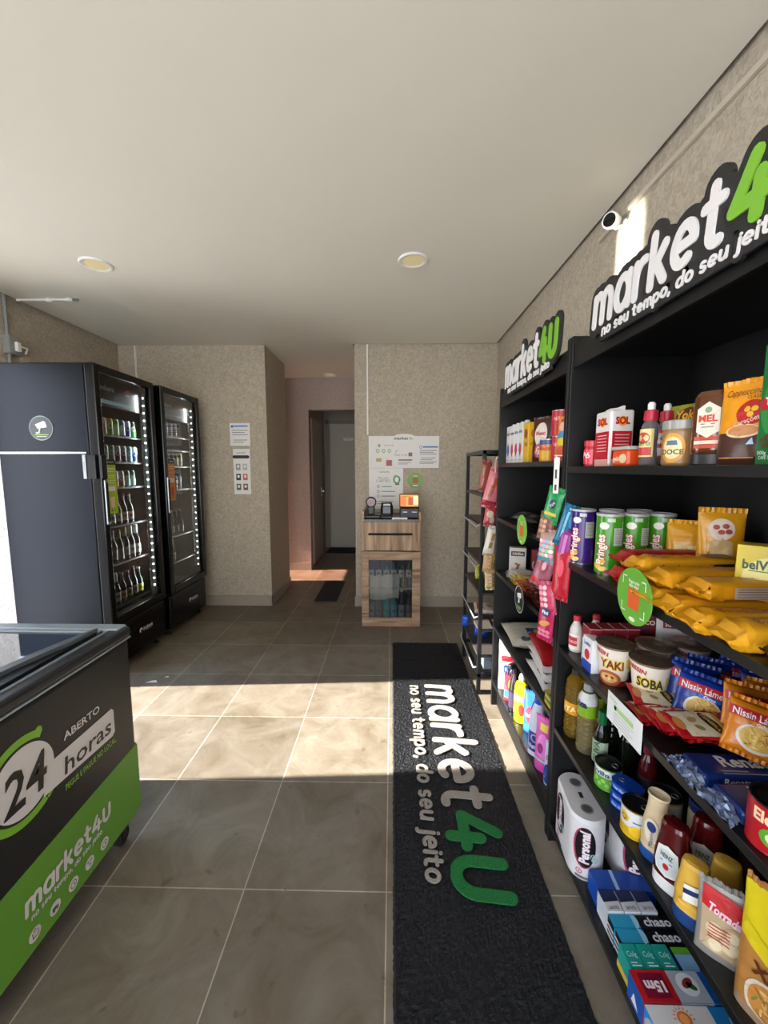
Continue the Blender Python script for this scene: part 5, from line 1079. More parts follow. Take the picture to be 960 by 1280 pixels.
M_MUS = mat('mustard_yellow', 'd0a440', .32)
inv('mustard_bottle', 'yellow mustard bottle on its blue cap at the shelf edge', (.603, .722, z), -50, M_MUS, P('1c3c70', .35), .132, .031, .023, mf, 'upside-down mustard bottles', .030)
inv('mustard_bottle', 'yellow mustard bottle half hidden behind the garlic pouch', (.668, .726, z), -40, M_MUS, P('1c3c70', .35), .132, .031, .023, mf, 'upside-down mustard bottles', .030)
bottle('sauce_jar', 'glass jar with a wide dark blue lid behind the ketchup', (.748, .882, z), -40, [(.030, 0), (.034, .004), (.034, .085), (.031, .095)], P('b8a888', .25), [(.0335, .094), (.034, .097), (.034, .114), (.032, .116)], P('14245c', .35), None, cat='jar')
bottle('sauce_jar', 'pale brown jar in the shadow behind the ketchup bottles', (.800, .80, z), -40, [(.030, 0), (.034, .004), (.034, .095), (.028, .115)], P('5a4a3a', .25), [(.030, .114), (.030, .13), (.028, .132)], P('1c1c1c', .35), None, cat='jar')
def f(q):
    s = pouch(q, .080, .140, .030, mat('clear_pouch', '8c8880', .15), 'stand', .010, 9.0); q.poly(s, [(-.034, .098), (.034, .084), (.034, .112), (.02, .128), (-.034, .136)], P('b81c20', .3), 2)
    q.poly(s, [(-.032, .022), (.032, .018), (.034, .084), (-.034, .098)], P('b09a78', .3), 1); q.text(s, 'Torrada', 0, .098, .016, P('e4c4d0'), 3, bold=.04, rot=-12, width=.050)
    for (a, c, k) in ((-.012, .062, 'c8b490'), (.010, .045, 'd4c4a0'), (-.010, .036, 'c0a880'), (.014, .066, 'bca27c')): q.ell(s, a, c, .014, .014, P(k), 2, 18, 1); q.ell(s, a, c, .010, .010, P('d8c8a4'), 3, 16, 1)
    for k in range(5): q.rect(s, -.022, .046 + k * .006, .010, .048 + k * .006, P('b0402c'), 4, 4, 1)
item('garlic_pouch', 'clear pouch with a red top standing beside the mustard on the fourth shelf', 'pouch', (.612, .660, z), -42, [('pouch', f)])
def f(q): s = pouch(q, .075, .150, .034, P('2c4a28', .25), 'stand', .010, 12.0); q.ell(s, 0, .05, .02, .03, P('8a2c24'), 1, 18, 2); q.rect(s, -.025, .10, .025, .125, P('3a6a38'), 1, 4, 2)
item('sauce_pouch', 'dark green pouch in shadow behind the large yellow pouch', 'pouch', (.705, .635, z), -45, [('pouch', f)])
def f(q):
    s = pouch(q, .085, .225, .045, P('b07a3c', .3), 'stand', .012, 14.0, bands=[(.60, 1.01, P('d8c41c', .3)), (0, .12, P('a88a6c', .3))], ny=26); q.poly(s, [(-.04, .135), (.04, .100), (.04, .125), (-.04, .165)], P('d8c41c', .3), 1)
    q.ell(s, .030, .150, .016, .020, P('b82418'), 2, 20, 2, inner=.6); q.text(s, 'X', -.004, .10, .020, P('5a2a10'), 3, bold=.04); q.text(s, 'FRI', .020, .098, .016, P('5a2a10'), 3, bold=.03); q.ell(s, .008, .052, .030, .034, P('d0c0a8'), 1, 24, 3); q.ell(s, .010, .052, .026, .029, P('c08038'), 2, 22, 3)
    r2 = random.Random(2)
    for k in range(20): q.ell(s, .010 + r2.uniform(-.017, .017), .052 + r2.uniform(-.02, .02), .007, .0018, P(('d8a458', 'b86030', 'e0b870', '6a8a3a')[k % 4]), 3, 8, 1, rot=r2.uniform(0, 180))
item('farofa_pouch', 'large yellow and brown pouch at the near end of the fourth shelf', 'pouch', (.614, .574, z), -68, [('pouch', f)])

# ---------------------------------------------------------------- nearer unit, bottom shelf
z = LV_BIG[4]
def tpack(q):
    h_ = .205; L2, r_ = .054, .053; m = P('d8d4d2', .35); n_ = 18; out = []
    for k in range(n_ + 1): a = -PI / 2 + PI * k / n_; out.append((L2 + r_ * math.cos(a), r_ * math.sin(a)))
    for k in range(n_ + 1): a = PI / 2 + PI * k / n_; out.append((-L2 + r_ * math.cos(a), r_ * math.sin(a)))
    N = len(out); lv_ = [(.94, 0), (1.0, .010), (1.0, .095), (.985, .1025), (1.0, .110), (1.0, h_ - .010), (.93, h_)]
    rings = [[(p[0] * s_, p[1] * s_, z_) for p in out] for s_, z_ in lv_]
    for i in range(len(rings) - 1): q.add(rings[i] + rings[i + 1], [[k, (k + 1) % N, N + (k + 1) % N, N + k] for k in range(N)], m, True)
    q.add(rings[0], [list(range(N))[::-1]], m); q.add(rings[-1], [list(range(N))], m); t_ = plane((0, 0, h_), (1, 0, 0), (0, 1, 0))
    for sx_ in (-1, 1): q.ell(t_, sx_ * L2, 0, .019, .019, P('8c8886', .5), 1, 24, 1); q.ell(t_, sx_ * L2, 0, .014, .014, P('5a5654', .6), 2, 20, 1)
    q.rect(t_, -.012, -.006, .012, .006, P('2a2a2a'), 1)
    def wrap(u, v, off):
        if u <= L2: 
            if u >= -L2: return Vector((u, -r_ - off, v))
            a = (-L2 - u) / r_; return Vector((-L2 - (r_ + off) * math.sin(a), -(r_ + off) * math.cos(a), v))
        a = (u - L2) / r_; return Vector((L2 + (r_ + off) * math.sin(a), -(r_ + off) * math.cos(a), v))
    for (u, sc) in ((-.022, 1.25), (L2 + .062, 1.05)):
        q.ell(wrap, u, .115, .031 * sc, .068, P('a8405a'), 1, 28, 5); q.ell(wrap, u + .003, .118, .028 * sc, .066, P('161414'), 2, 28, 5); q.text(wrap, 'Personal', u, .118, .026 * sc, P('d8a0b0'), 3, rot=90, bold=.06, width=.105); q.text(wrap, 'Personal', u, .118, .025 * sc, P('e8e4e2'), 4, rot=90, bold=.03, width=.103)
        q.ell(wrap, u - .012, .034, .009, .009, P('c03848'), 2, 18, 1, inner=.75); q.text(wrap, '4', u - .012, .034, .010, P('c03848'), 2); q.rect(wrap, u - .022, .012, u + .026, .020, P('6a6668'), 2, 6, 1)
        q.ell(wrap, u + .03, .085, .010, .018, P('a8c8bc'), 2, 16, 2, rot=30)
t0 = item('toilet_paper_pack', 'white Personal toilet paper pack at the far end of the bottom shelf, by the aisle', 'toilet paper', (.622, 1.216, z), -96, [('pack', tpack)], 'wrapped packs of toilet paper')
dup(t0, 'white Personal toilet paper pack standing deeper in the shelf behind the first', (.752, 1.190, z), -92)
GX = 'small boxes lying on the bottom shelf'
def bx(nm, lab, x0, x1, y0, y1, z0, z1, base, deco, group=GX, cat='box', rz=0):
    q = MB(); w_, d_, h_ = x1 - x0, y1 - y0, z1 - z0; q.box(-w_ / 2, w_ / 2, -d_ / 2, d_ / 2, 0, h_, P(base, .35), .0015)
    deco(q, TOP(h_), FRONT(d_), SIDE(w_), w_, d_, h_); o = q.build(nm); o.location = ((x0 + x1) / 2, (y0 + y1) / 2, z0); o.rotation_euler = (0, 0, R(rz)); return tag(o, lab, cat, group)
def dd(q, t, f, s, w, d, h): q.poly(t, [(-w * .18, -d * .5), (-w * .12, -d * .5), (-w * .10, d * .5), (-w * .16, d * .5)], P('a8c4e8'), 1); q.rect(f, -.0, .008, .03, h - .012, P('101c48'), 1); q.text(f, 'NEVE', .015, h / 2, .014, P('dce4f0'), 2, bold=.03, width=.026); q.text(f, '8', .05, h / 2, .022, P('e4b8c8'), 2, bold=.03)
bx('tissue_box', 'blue box lying behind the three white boxes on the bottom shelf', .598, .765, 1.040, 1.098, z, z + .062, '1648a4', dd, rz=-2)
def dd(q, t, f, s, w, d, h): q.poly(t, [(-w / 2, 0), (w / 2, 0), (w / 2, d / 2), (-w / 2, d / 2)], P('14244c'), 1); q.poly(t, [(-w / 2, -.004), (w / 2, .012), (w / 2, 0), (-w / 2, 0)], P('14244c'), 2); q.text(t, 'anti', 0, -d * .28, .012, P('3a3a40'), 2, width=w * .6); q.poly(f, [(-w / 2, 0), (w / 2, 0), (w / 2, h * .25), (-w / 2, h * .25)], P('14244c'), 1); q.text(f, 'anti', 0, h * .6, .010, P('3a3a40'), 2, width=w * .6); q.rect(s, -d / 2, h * .4, d / 2, h, P('c8ccd0'), 1)
for i, w_ in enumerate(('leftmost', 'middle', 'rightmost')):
    bx('razor_box', 'white box with a navy corner, %s of the three together' % w_, .594 + i * .046, .637 + i * .046, .980, 1.036, z, z + .066, 'd4d4d6', dd, 'white boxes with a navy corner')
def dd(q, t, f, s, w, d, h):
    q.rect(t, -w / 2, -d / 2, -w * .08, d / 2, P('2c9cc0'), 1); q.ell(t, -w * .16, 0, .014, .018, P('9ccce0'), 2, 16, 1, a0=-90, a1=90); q.text(t, 'chaso', w * .22, 0, .022, P('e4e4e4'), 2, bold=.03, width=w * .42); q.rect(f, -w / 2, 0, -w * .08, h, P('2c9cc0'), 1); q.text(f, 'chaso', w * .22, h / 2, .016, P('e4e4e4'), 2, bold=.03, width=w * .42)
    for k in range(3): q.rect(s, -d / 2, .008 + k * .014, d / 2, .014 + k * .014, P('dcdcdc'), 1)
bx('toothpaste_box', 'black and cyan box lying flat just in front of the white boxes', .592, .760, .946, .978, z, z + .060, '141416', dd, 'black and cyan boxes')
bx('toothpaste_box', 'black and cyan box lying flat beside the turquoise boxes', .594, .762, .913, .944, z, z + .058, '141416', dd, 'black and cyan boxes')
def dd(q, t, f, s, w, d, h): q.rect(f, -w / 2, 0, w / 2, h * .3, P('d8b84a'), 1); q.text(t, 'Colg', 0, .004, .012, P('c8ece4'), 2, rot=0, width=w * .6); q.rect(t, -w * .3, -d * .4, w * .3, -d * .34, P('c8ece4'), 2); q.rect(t, -w * .3, -d * .28, w * .1, -d * .24, P('c8ece4'), 2); q.rect(s, -d / 2, 0, d / 2, h * .3, P('d8b84a'), 1); q.text(f, 'med', 0, h * .65, .010, P('c8ece4'), 2)
for i, w_ in enumerate(('leftmost', 'middle', 'rightmost')):
    bx('plaster_box', 'turquoise box with a yellow foot, %s of the three together' % w_, .583 + i * .040, .621 + i * .040, .856, .910, z, z + .062, '1c9a8c', dd, 'turquoise boxes with a yellow foot')
def dd(q, t, f, s, w, d, h): q.rect(t, -w / 2, d * .2, w * .3, d / 2, P('6ab02c'), 1); q.poly(t, [(-w / 2, -d / 2), (-w * .1, -d / 2), (w * .1, d * .2), (-w / 2, d * .2)], P('8cc0e8'), 1); q.rect(f, -w / 2, 0, w / 2, h * .4, P('8cc0e8'), 1)
bx('sponge_box', 'blue box with a green corner lying behind the turquoise boxes', .712, .805, .856, .909, z, z + .055, '1c64b4', dd)
def dd(q, t, f, s, w, d, h):
    q.rect(t, -w / 2, -d / 2, -w * .22, d / 2, P('b81c1c'), 1); q.rect(t, -w * .45, -d * .38, -w * .26, d * .4, P('7c1030'), 2); q.text(t, '15m', -w * .355, -.002, .020, P('ece0e0'), 3, rot=180, bold=.05, width=w * .15)
    q.rect(t, -w * .22, -d / 2, w * .02, d / 2, P('a8b0b8'), 1); q.ell(t, -w * .10, .004, .024, .022, P('e0e4e6'), 2, 22, 1); q.ell(t, -w * .10, .006, .015, .008, P('8a2c24'), 3, 16, 1, rot=30); q.ell(t, -w * .08, .0, .012, .006, P('3a5a2a'), 3, 14, 1, rot=-30)
    q.rect(f, -w / 2, 0, -w * .22, h, P('b81c1c'), 1); q.text(f, '15m', -w * .36, h * .5, .020, P('ece0e0'), 2, bold=.05, width=w * .15); q.rect(f, -w * .22, 0, w * .02, h, P('a8b0b8'), 1); q.ell(f, -w * .08, h * .5, .020, .018, P('4a4844'), 2, 18, 1)
    q.poly(s, [(-.012, .012), (.014, .012), (-.004, .040)], P('ece0e0'), 1); q.text(f, '30cm', w * .22, h * .5, .014, P('dce4f0'), 2)
bx('foil_box', 'long box with a red 15m end lying in front of the turquoise boxes', .574, .880, .793, .852, z, z + .066, '1450a0', dd)
def dd(q, t, f, s, w, d, h):
    q.rect(t, -w / 2, -d / 2, -w * .05, d / 2, P('d8d4d0'), 1); q.ell(t, -w * .26, .008, .015, .013, P('e07828'), 2, 20, 1); q.ell(t, -w * .26, .008, .010, .009, P('f0a060'), 3, 16, 1)
    for k in range(9): a = PI * k / 8; q.poly(t, [(-w * .26 + .018 * math.cos(a - .1), .008 + .016 * math.sin(a - .1)), (-w * .26 + .018 * math.cos(a + .1), .008 + .016 * math.sin(a + .1)), (-w * .26 + .026 * math.cos(a), .008 + .023 * math.sin(a))], P('e07828'), 2)
    q.text(t, 'WYDA', -w * .25, -.022, .016, P('1c1c1c'), 2, bold=.05, width=w * .22); q.text(t, 'ALUMÍNIO', w * .22, .0, .028, P('a8d0ec'), 2, bold=.0, width=w * .36, rot=0); q.text(f, 'WYDA', -w * .25, h * .5, .018, P('3a3a3a'), 2, bold=.04); q.rect(f, -w / 2, 0, -w * .05, h, P('d8d4d0'), 1); q.text(f, 'WYDA', -w * .25, h * .45, .02, P('3a3a3a'), 2, bold=.04)
    q.ell(s, 0, h * .5, .026, .026, P('b8b8b8', .25), 1, 24, 1); q.ell(s, 0, h * .5, .012, .012, P('5a5a5a'), 2, 18, 1)
bx('foil_box', 'long white and blue WYDA aluminium foil box at the near end of the bottom shelf', .574, .880, .728, .790, z, z + .064, '2484c8', dd)
def f(q): s = pouch(q, .080, .120, .05, P('b8bcc4', .3), 'stand', .01, 21.0, bands=[(0, .45, P('2448a0', .3))]); q.rect(s, -.02, .06, .02, .09, P('8c90a0'), 1, 4, 2)
item('napkin_pack', 'silvery white and blue pack standing at the near end of the bottom shelf', 'packet', (.690, .670, z), -30, [('pack', f)])

# ---------------------------------------------------------------- tags on the shelf edges
def tagdisc(nm, lab, loc, r_, base, deco, rz=-90):
    def f(q): q.T = Matrix.Rotation(PI / 2, 4, 'X'); q.lathe([(r_, 0), (r_, .002)], P(base, .4), 44); q.T = Matrix.Identity(4); deco(q, plane((0, -.002, 0), (1, 0, 0), (0, 0, 1)), r_)
    def g(q): q.box(-.008, .008, 0, .012, -.006, .006, mat('clip_plastic', '2a2a2a', .4), .001)
    item(nm, lab, 'shelf tag', loc, rz, [('disc', f), ('clip', g)])
def dg(q, s, r):
    W_ = P('e4ecd8'); k = r / .066; q.rect(s, -.020 * k, -.030 * k, .022 * k, .018 * k, P('d8602c'), 1)
    for (a, c) in ((1, 1), (-1, 1), (1, -1), (-1, -1)):
        q.rect(s, min(a * .028 * k, a * .044 * k), min(c * .040 * k, c * .043 * k), max(a * .028 * k, a * .044 * k), max(c * .040 * k, c * .043 * k), W_, 1); q.rect(s, min(a * .041 * k, a * .044 * k), min(c * .022 * k, c * .043 * k), max(a * .041 * k, a * .044 * k), max(c * .022 * k, c * .043 * k), W_, 1)
    q.text(s, 'Pague pelo', 0, .034 * k, .008 * k, W_, 1, bold=.02, width=.040 * k); q.text(s, 'app aqui', 0, .025 * k, .008 * k, W_, 1, bold=.02, width=.036 * k); q.ell(s, 0, -.054 * k, .012 * k, .005 * k, W_, 1, 16, 1)
tagdisc('shelf_tag', 'large round green tag with an orange square on the edge of the nearer unit', (.558, .905, 1.056), .066, '66a838', dg)
tagdisc('shelf_tag', 'round green tag with an orange square on the edge of the farther unit', (.558, 1.708, 1.087), .064, '7ab83c', dg)
def dbk(q, s, r):
    q.ell(s, 0, 0, r * .95, r * .95, P('c8ccc8'), 1, 40, 1, inner=.94); W_ = P('e0e4e0'); q.poly(s, [(-.028, .020), (.022, .034), (.030, .018), (.024, .010), (-.020, .002)], W_, 1); q.poly(s, [(-.005, .006), (.006, .008), (.010, -.014), (-.012, -.020)], W_, 1); q.rect(s, -.030, -.034, .030, -.030, P('7ab83c'), 1); q.rect(s, -.022, -.042, .022, -.038, P('9ac08a'), 1)
tagdisc('shelf_tag', 'round black tag with a white camera symbol on the edge of the farther unit', (.558, 1.706, .781), .062, '141615', dbk)
def f(q):
    q.box(-.071, .071, -.0015, 0, -.036, .038, P('dcdedc', .5), .0004); q.poly(plane((0, -.0008, 0), (1, 0, 0), (0, 0, 1)), [(-.02, -.036), (.0, -.036), (-.008, -.050)], P('dcdedc', .5), 1); s = plane((0, -.0015, 0), (1, 0, 0), (0, 0, 1))
    q.text(s, 'Atenção', -.045, .026, .007, P('7a9a5a'), 1); q.ell(s, -.035, .010, .006, .006, P('8ab84a'), 1, 12, 1); q.rect(s, -.038, .004, .040, .016, P('a8cc84'), 1)
    for k in range(4): q.rect(s, -.040, -.004 - k * .008, .040 - (k % 2) * .012, -.0025 - k * .008, P('9a9c9a'), 1)
item('shelf_card', 'white card with green and grey lines clipped to the edge of the third shelf', 'card', (.560, .915, .745), -90, [('card', f), ('clip', lambda q: q.box(-.008, .008, 0, .012, -.010, .0, mat('clip_plastic', '2a2a2a'), .001))])
# ---------------------------------------------------------------- farther unit, top shelf
z = LV_SM[0]
def mk(col):
    def f(q):
        carton(q, .062, .062, .188, P('dcdad8', .35)); 
        for s in (FRONT(.062), RSIDE(.062)): q.poly(s, [(-.022, .06), (0, .03), (.022, .06), (.012, .10), (0, .085), (-.012, .10)], P(col), 1); q.text(s, 'leite', 0, .15, .016, P('4a4a50'), 1, bold=.03, width=.045); q.rect(s, -.025, .012, .025, .018, P('b8b8bc'), 1)
    return f
for i, (y, c, w_) in enumerate(((2.135, '3a50a8', 'blue drop, farthest of the four'), (2.069, 'c83848', 'red drop, second farthest of the four'), (2.003, 'b03a58', 'plum drop, second nearest of the four'), (1.937, 'c03a44', 'red drop, nearest of the four beside the yellow one'))):
    item('milk_carton', 'white milk carton with a ' + w_, 'carton', (.640, y, z), -90, [('carton', mk(c)), ('cap', lambda q: q.lathe([(.012, .188), (.012, .198), (.010, .20)], M_WHITE, 16))], 'milk cartons on the top shelf of the farther unit')
def f(q): carton(q, .068, .058, .180, P('dcae1c', .35)); s = FRONT(.058); q.ell(s, 0, .13, .022, .022, P('8a3c1c'), 1, 18, 1); q.text(s, 'Toddy', 0, .085, .02, P('8a3c1c'), 1, bold=.03, width=.05); s = RSIDE(.068); q.ell(s, 0, .13, .018, .022, P('c86a1c'), 1, 18, 1); q.text(s, 'choco', 0, .085, .014, P('8a3c1c'), 1, width=.045)
item('chocolate_carton', 'yellow carton standing beside the white milk cartons', 'carton', (.640, 1.865, z), -90, [('carton', f)])
def f(q):
    s = pouch(q, .105, .185, .05, P('4a2018', .3), 'stand', .010, 31.0); q.ell(s, .0, .12, .034, .050, P('dcd0c4'), 1, 26, 3); q.text(s, 'Nesc', 0, .125, .018, P('b02838'), 2, bold=.03); q.ell(s, .0, .05, .026, .03, P('b0384a'), 2, 18, 2); q.ell(s, .0, .05, .016, .018, P('d8b8a8'), 3, 16, 2)
item('cocoa_pouch', 'brown pouch with a large white oval standing beside the yellow carton', 'pouch', (.655, 1.772, z), -62, [('pouch', f)])
def d(q, s): q.rect(s, -.06, .010, .06, .088, P('c02438', .3), 1, 20, 1); q.text(s, 'NINHO', .01, .066, .014, P('e8b0b0'), 2, bold=.02); [q.rect(s, -.01, .05 - k * .01, .035, .052 - k * .01, P('8c1424'), 2, 4, 1) for k in range(4)]; q.ell(s, -.045, .04, .012, .02, P('2a3c90'), 2, 14, 2)
tin('milk_powder_tin', 'red tin standing on the shelf under another red tin', .038, .098, (.664, 1.592, z), -45, P('c02438', .3), d, mat('tin_rim_light', 'b8b6b4', .3, .6), group='round tins on the top shelf of the farther unit')
tin('milk_powder_tin', 'red tin stacked on top of another red tin', .038, .098, (.662, 1.598, z + .098), -40, P('c02438', .3), d, mat('tin_rim_light', 'b8b6b4'), group='round tins on the top shelf of the farther unit')
def d(q, s): q.rect(s, -.055, .006, .055, .050, P('d8a81c', .3), 1, 20, 1); q.rect(s, -.055, .070, .055, .088, P('2c4a8c', .3), 1, 20, 1); q.text(s, 'Moça', 0, .055, .018, P('c83c28'), 2, bold=.04)
tin('milk_powder_tin', 'yellow tin with a blue band beside the red tins', .034, .092, (.645, 1.682, z), -55, P('d87c28', .3), d, mat('tin_rim_light', 'b8b6b4'), group='round tins on the top shelf of the farther unit')
def f(q): s = pouch(q, .062, .155, .03, P('d88a2c', .3), 'stand', .006, 33.0); q.ell(s, 0, .125, .020, .018, P('e0b8a0'), 1, 16, 2); q.ell(s, 0, .09, .022, .018, P('4a8ab8'), 1, 16, 2); q.ell(s, 0, .07, .022, .014, P('d8c02c'), 2, 16, 2); q.ell(s, 0, .03, .02, .025, P('c84a20'), 1, 16, 2); q.rect(s, -.012, .14, .012, .15, P('b82430'), 2, 2, 1)
item('biscuit_pouch', 'slim orange and yellow pouch against the panel beside the red tins', 'pouch', (.622, 1.478, z), -70, [('pouch', f)])

# ---------------------------------------------------------------- farther unit, second shelf
z = LV_SM[1]
def bag(lab, w_, h_, t_, base, loc, rz, deco, nm='snack_bag', cat='bag', group=None, tilt=0, mode='stand', rough=.28, bands=None, rot=None, seed=None):
    def f(q):
        s = pouch(q, w_, h_, t_, P(base, rough), mode, .008, seed or (len(lab) * 1.7), nx=10, ny=14, bands=bands); deco(q, s, w_, h_)
    return item(nm, lab, cat, loc, rz, [('bag', f)], group, rot=rot or ((R(tilt), 0, R(rz)) if tilt else None))
def dn(q, s, w, h): q.rect(s, -w * .3, h * .55, w * .3, h * .8, P('a85a2c'), 1, 3, 2); q.rect(s, -w * .25, h * .62, w * .25, h * .66, P('d8a070'), 2, 3, 1)
bag('brown snack bag standing at the back of the sweets shelf', .075, .150, .04, '5a2c20', (.735, 1.60, z), -40, dn, group='bags on the sweets shelf', tilt=-10)
bag('dark wine red bag with a pink panel leaning behind the green shelf tag', .075, .120, .04, '3c1414', (.690, 1.72, z), -38, lambda q, s, w, h: (q.rect(s, -w * .35, h * .45, w * .35, h * .8, P('a87078'), 1, 3, 3), q.text(s, 'OVO', 0, h * .62, .018, P('4a1820'), 2)), group='bags on the sweets shelf', tilt=-14)
bag('crimson bag lying along the front of the sweets shelf', .085, .085, .035, '6a1020', (.640, 1.63, z + .014), -40, lambda q, s, w, h: (q.ell(s, -w * .2, h * .5, .014, .012, P('d8a858'), 1, 14, 2), q.ell(s, w * .15, h * .55, .01, .012, P('c8b0b8'), 1, 14, 2)), group='bags on the sweets shelf', rot=(R(-50), 0, R(-50)), mode='pillow')
bag('crimson bag with gold marks at the near front of the sweets shelf', .085, .08, .03, '5c1420', (.640, 1.49, z + .010), -40, lambda q, s, w, h: (q.ell(s, 0, h * .5, .016, .012, P('c89a48'), 1, 14, 2)), group='bags on the sweets shelf', rot=(R(-62), 0, R(-60)), mode='pillow')
bag('grey dark packet lying in the shadow at the far end of the sweets shelf', .10, .08, .03, '3a3634', (.640, 2.02, z + .010), -60, lambda q, s, w, h: q.ell(s, 0, h * .5, .02, .014, P('6a645c'), 1, 14, 2), group='bags on the sweets shelf', rot=(R(-75), 0, R(-50)), mode='pillow')
bag('dark packet with a glossy patch lying beside the grey packet on the sweets shelf', .10, .08, .03, '2c2826', (.645, 1.89, z + .010), -60, lambda q, s, w, h: q.ell(s, 0, h * .5, .018, .01, P('8a8078'), 1, 14, 2), group='bags on the sweets shelf', rot=(R(-75), 0, R(-60)), mode='pillow')
bag('brown chocolate bag standing right behind the hanging green bag', .085, .17, .04, '5c3020', (.700, 1.455, z), -48, dn, group='bags on the sweets shelf', tilt=-6)

# ---------------------------------------------------------------- farther unit, third shelf
z = LV_SM[2]
def f(q): carton(q, .082, .045, .148, P('c4bcb4', .4)); s = FRONT(.045); q.rect(s, -.034, .105, .034, .130, P('2c1814'), 1); q.text(s, 'CANELA', 0, .118, .013, P('d8c8b8'), 2, bold=.03, width=.055); q.poly(s, [(-.014, .02), (.002, .02), (.010, .055), (.016, .062), (-.010, .070), (-.016, .064), (-.004, .055)], P('8a5428'), 1); q.ell(s, -.008, .02, .014, .006, P('a86c38'), 1, 14, 1)
item('cinnamon_box', 'white box with a dark banner at the back of the chocolate shelf', 'box', (.660, 2.075, z), -14, [('box', f)])
def f(q): carton(q, .095, .045, .142, P('7a1020', .35), .004); s = FRONT(.045); q.ell(s, 0, .06, .042, .042, P('d8c8c0'), 1, 26, 1, inner=.86, a0=150, a1=330); q.text(s, 'KitKat', .010, .075, .018, P('e8dcd8'), 2, rot=90, bold=.03, width=.06); q.rect(s, -.02, .11, .03, .125, P('b8783c'), 1); q.rect(s, -.005, .10, .005, .135, P('e0c8a0'), 2)
item('chocolate_box', 'dark red chocolate box standing at the back of the chocolate shelf', 'box', (.775, 2.060, z), -16, [('box', f)])
# chocolate bars lying in rows, ends towards the aisle
BARC = [('c8c0b0', 'pale'), ('c9a83c', 'golden'), ('c8602c', 'orange'), ('8a4a34', 'light brown'), ('6a2c24', 'brown'), ('582020', 'dark brown'), ('7a1c24', 'dark red')]
def bar_mesh(col):
    q = MB(); m = P(col, .25); n_ = 12
    L, w_, h_ = .13, .034, .015; vs = []; seg = 8
    for i in range(n_ + 1):
        t_ = i / n_; x = -L / 2 + L * t_; e = min(t_, 1 - t_) * L
        ry, rz_ = (w_ * .52, .001) if e < .012 else (w_ / 2, h_ / 2)
        for k in range(seg):
            a = 2 * PI * k / seg + PI / 8; vs.append((x, ry * 1.08 * math.cos(a), h_ / 2 + rz_ * 1.08 * math.sin(a)))
    fs = [[i * seg + k, i * seg + (k + 1) % seg, (i + 1) * seg + (k + 1) % seg, (i + 1) * seg + k] for i in range(n_) for k in range(seg)]
    q.add(vs, fs, m); q.add([vs[k] for k in range(seg)], [list(range(seg))[::-1]], m); q.add([vs[n_ * seg + k] for k in range(seg)], [list(range(seg))], m)
    t_ = plane((0, 0, h_ + .0003), (1, 0, 0), (0, 1, 0)); q.rect(t_, -.03, -.009, .03, .009, P('d8ccc0'), 1); return q
protos = {}
k_ = 0
rowsn = ('bottom layer', 'middle layer', 'top layer')
for layer in range(3):
    n_ = 13 - layer
    for i in range(n_):
        y = 2.02 - i * .0445 - layer * .014; col = BARC[min(6, int(i / n_ * 7 + (layer % 2) * .5))]
        if col[0] not in protos:
            o = bar_mesh(col[0]).build('chocolate_bar'); protos[col[0]] = o
        else:
            o = protos[col[0]].copy(); COL.objects.link(o)
        o.location = (.655 + rnd.uniform(-.006, .006), y, z + layer * .0165); o.rotation_euler = (0, 0, R(rnd.uniform(-4, 4)))
        tag(o, '%s chocolate bar number %s from the far end, %s on the chocolate shelf' % (col[1], ('one', 'two', 'three', 'four', 'five', 'six', 'seven', 'eight', 'nine', 'ten', 'eleven', 'twelve', 'thirteen')[i], rowsn[layer]), 'chocolate bar', 'chocolate bars laid in rows')
bag('pale blue packet lying at the near end of the chocolate shelf', .07, .09, .02, '7a8cb8', (.635, 1.415, z + .006), -40, lambda q, s, w, h: q.rect(s, -w * .3, h * .3, w * .3, h * .6, P('c8d0e0'), 1, 3, 2), rot=(R(-84), 0, R(-80)), mode='pillow')

# ---------------------------------------------------------------- farther unit, fourth shelf
z = LV_SM[3]
def flatbag(lab, w_, h_, t_, base, loc, rz, deco, seed):
    return bag(lab, w_, h_, t_, base, loc, rz, deco, nm='rice_bag', cat='bag', group='large bags lying on the fourth shelf', rot=(R(-90), 0, R(rz)), mode='pillow', seed=seed)
flatbag('cream bag with blue marks lying flat at the far end of the fourth shelf', .30, .28, .065, 'bcb4a0', (.728, 1.83, z + .034), -4, lambda q, s, w, h: (q.rect(s, -.06, .05, .09, .15, P('2c4c88'), 1, 5, 4), q.ell(s, -.08, .04, .025, .02, P('3a4a5a'), 1, 16, 2), q.ell(s, .0, .10, .03, .03, P('a8a030'), 2, 16, 2), q.rect(s, .03, .08, .08, .12, P('c8ccd0'), 2, 3, 2)), 41)
WHB = lambda q, s, w, h: (q.rect(s, -.125, .03, -.095, .15, P('1c1a1c'), 1, 3, 5), q.rect(s, -.06, .02, -.02, .16, P('2c2830'), 1, 3, 5), q.ell(s, .03, .09, .05, .05, P('1c1a1c'), 1, 20, 2, inner=.8, a0=20, a1=200), q.text(s, 'União', .02, .06, .025, P('4a4448'), 2, rot=90))
flatbag('white bag with black marks lying at the bottom of the pile of four', .28, .25, .052, 'c8c4c0', (.722, 1.455, z + .028), -4, WHB, 42)
flatbag('white bag with black marks lying second from the bottom of the pile of four', .28, .25, .050, 'ccc8c4', (.724, 1.455, z + .062), -7, WHB, 43)
flatbag('white bag lying third up in the pile of four, under the red and white one', .28, .25, .048, 'd0ccc8', (.722, 1.46, z + .098), -5, WHB, 44)
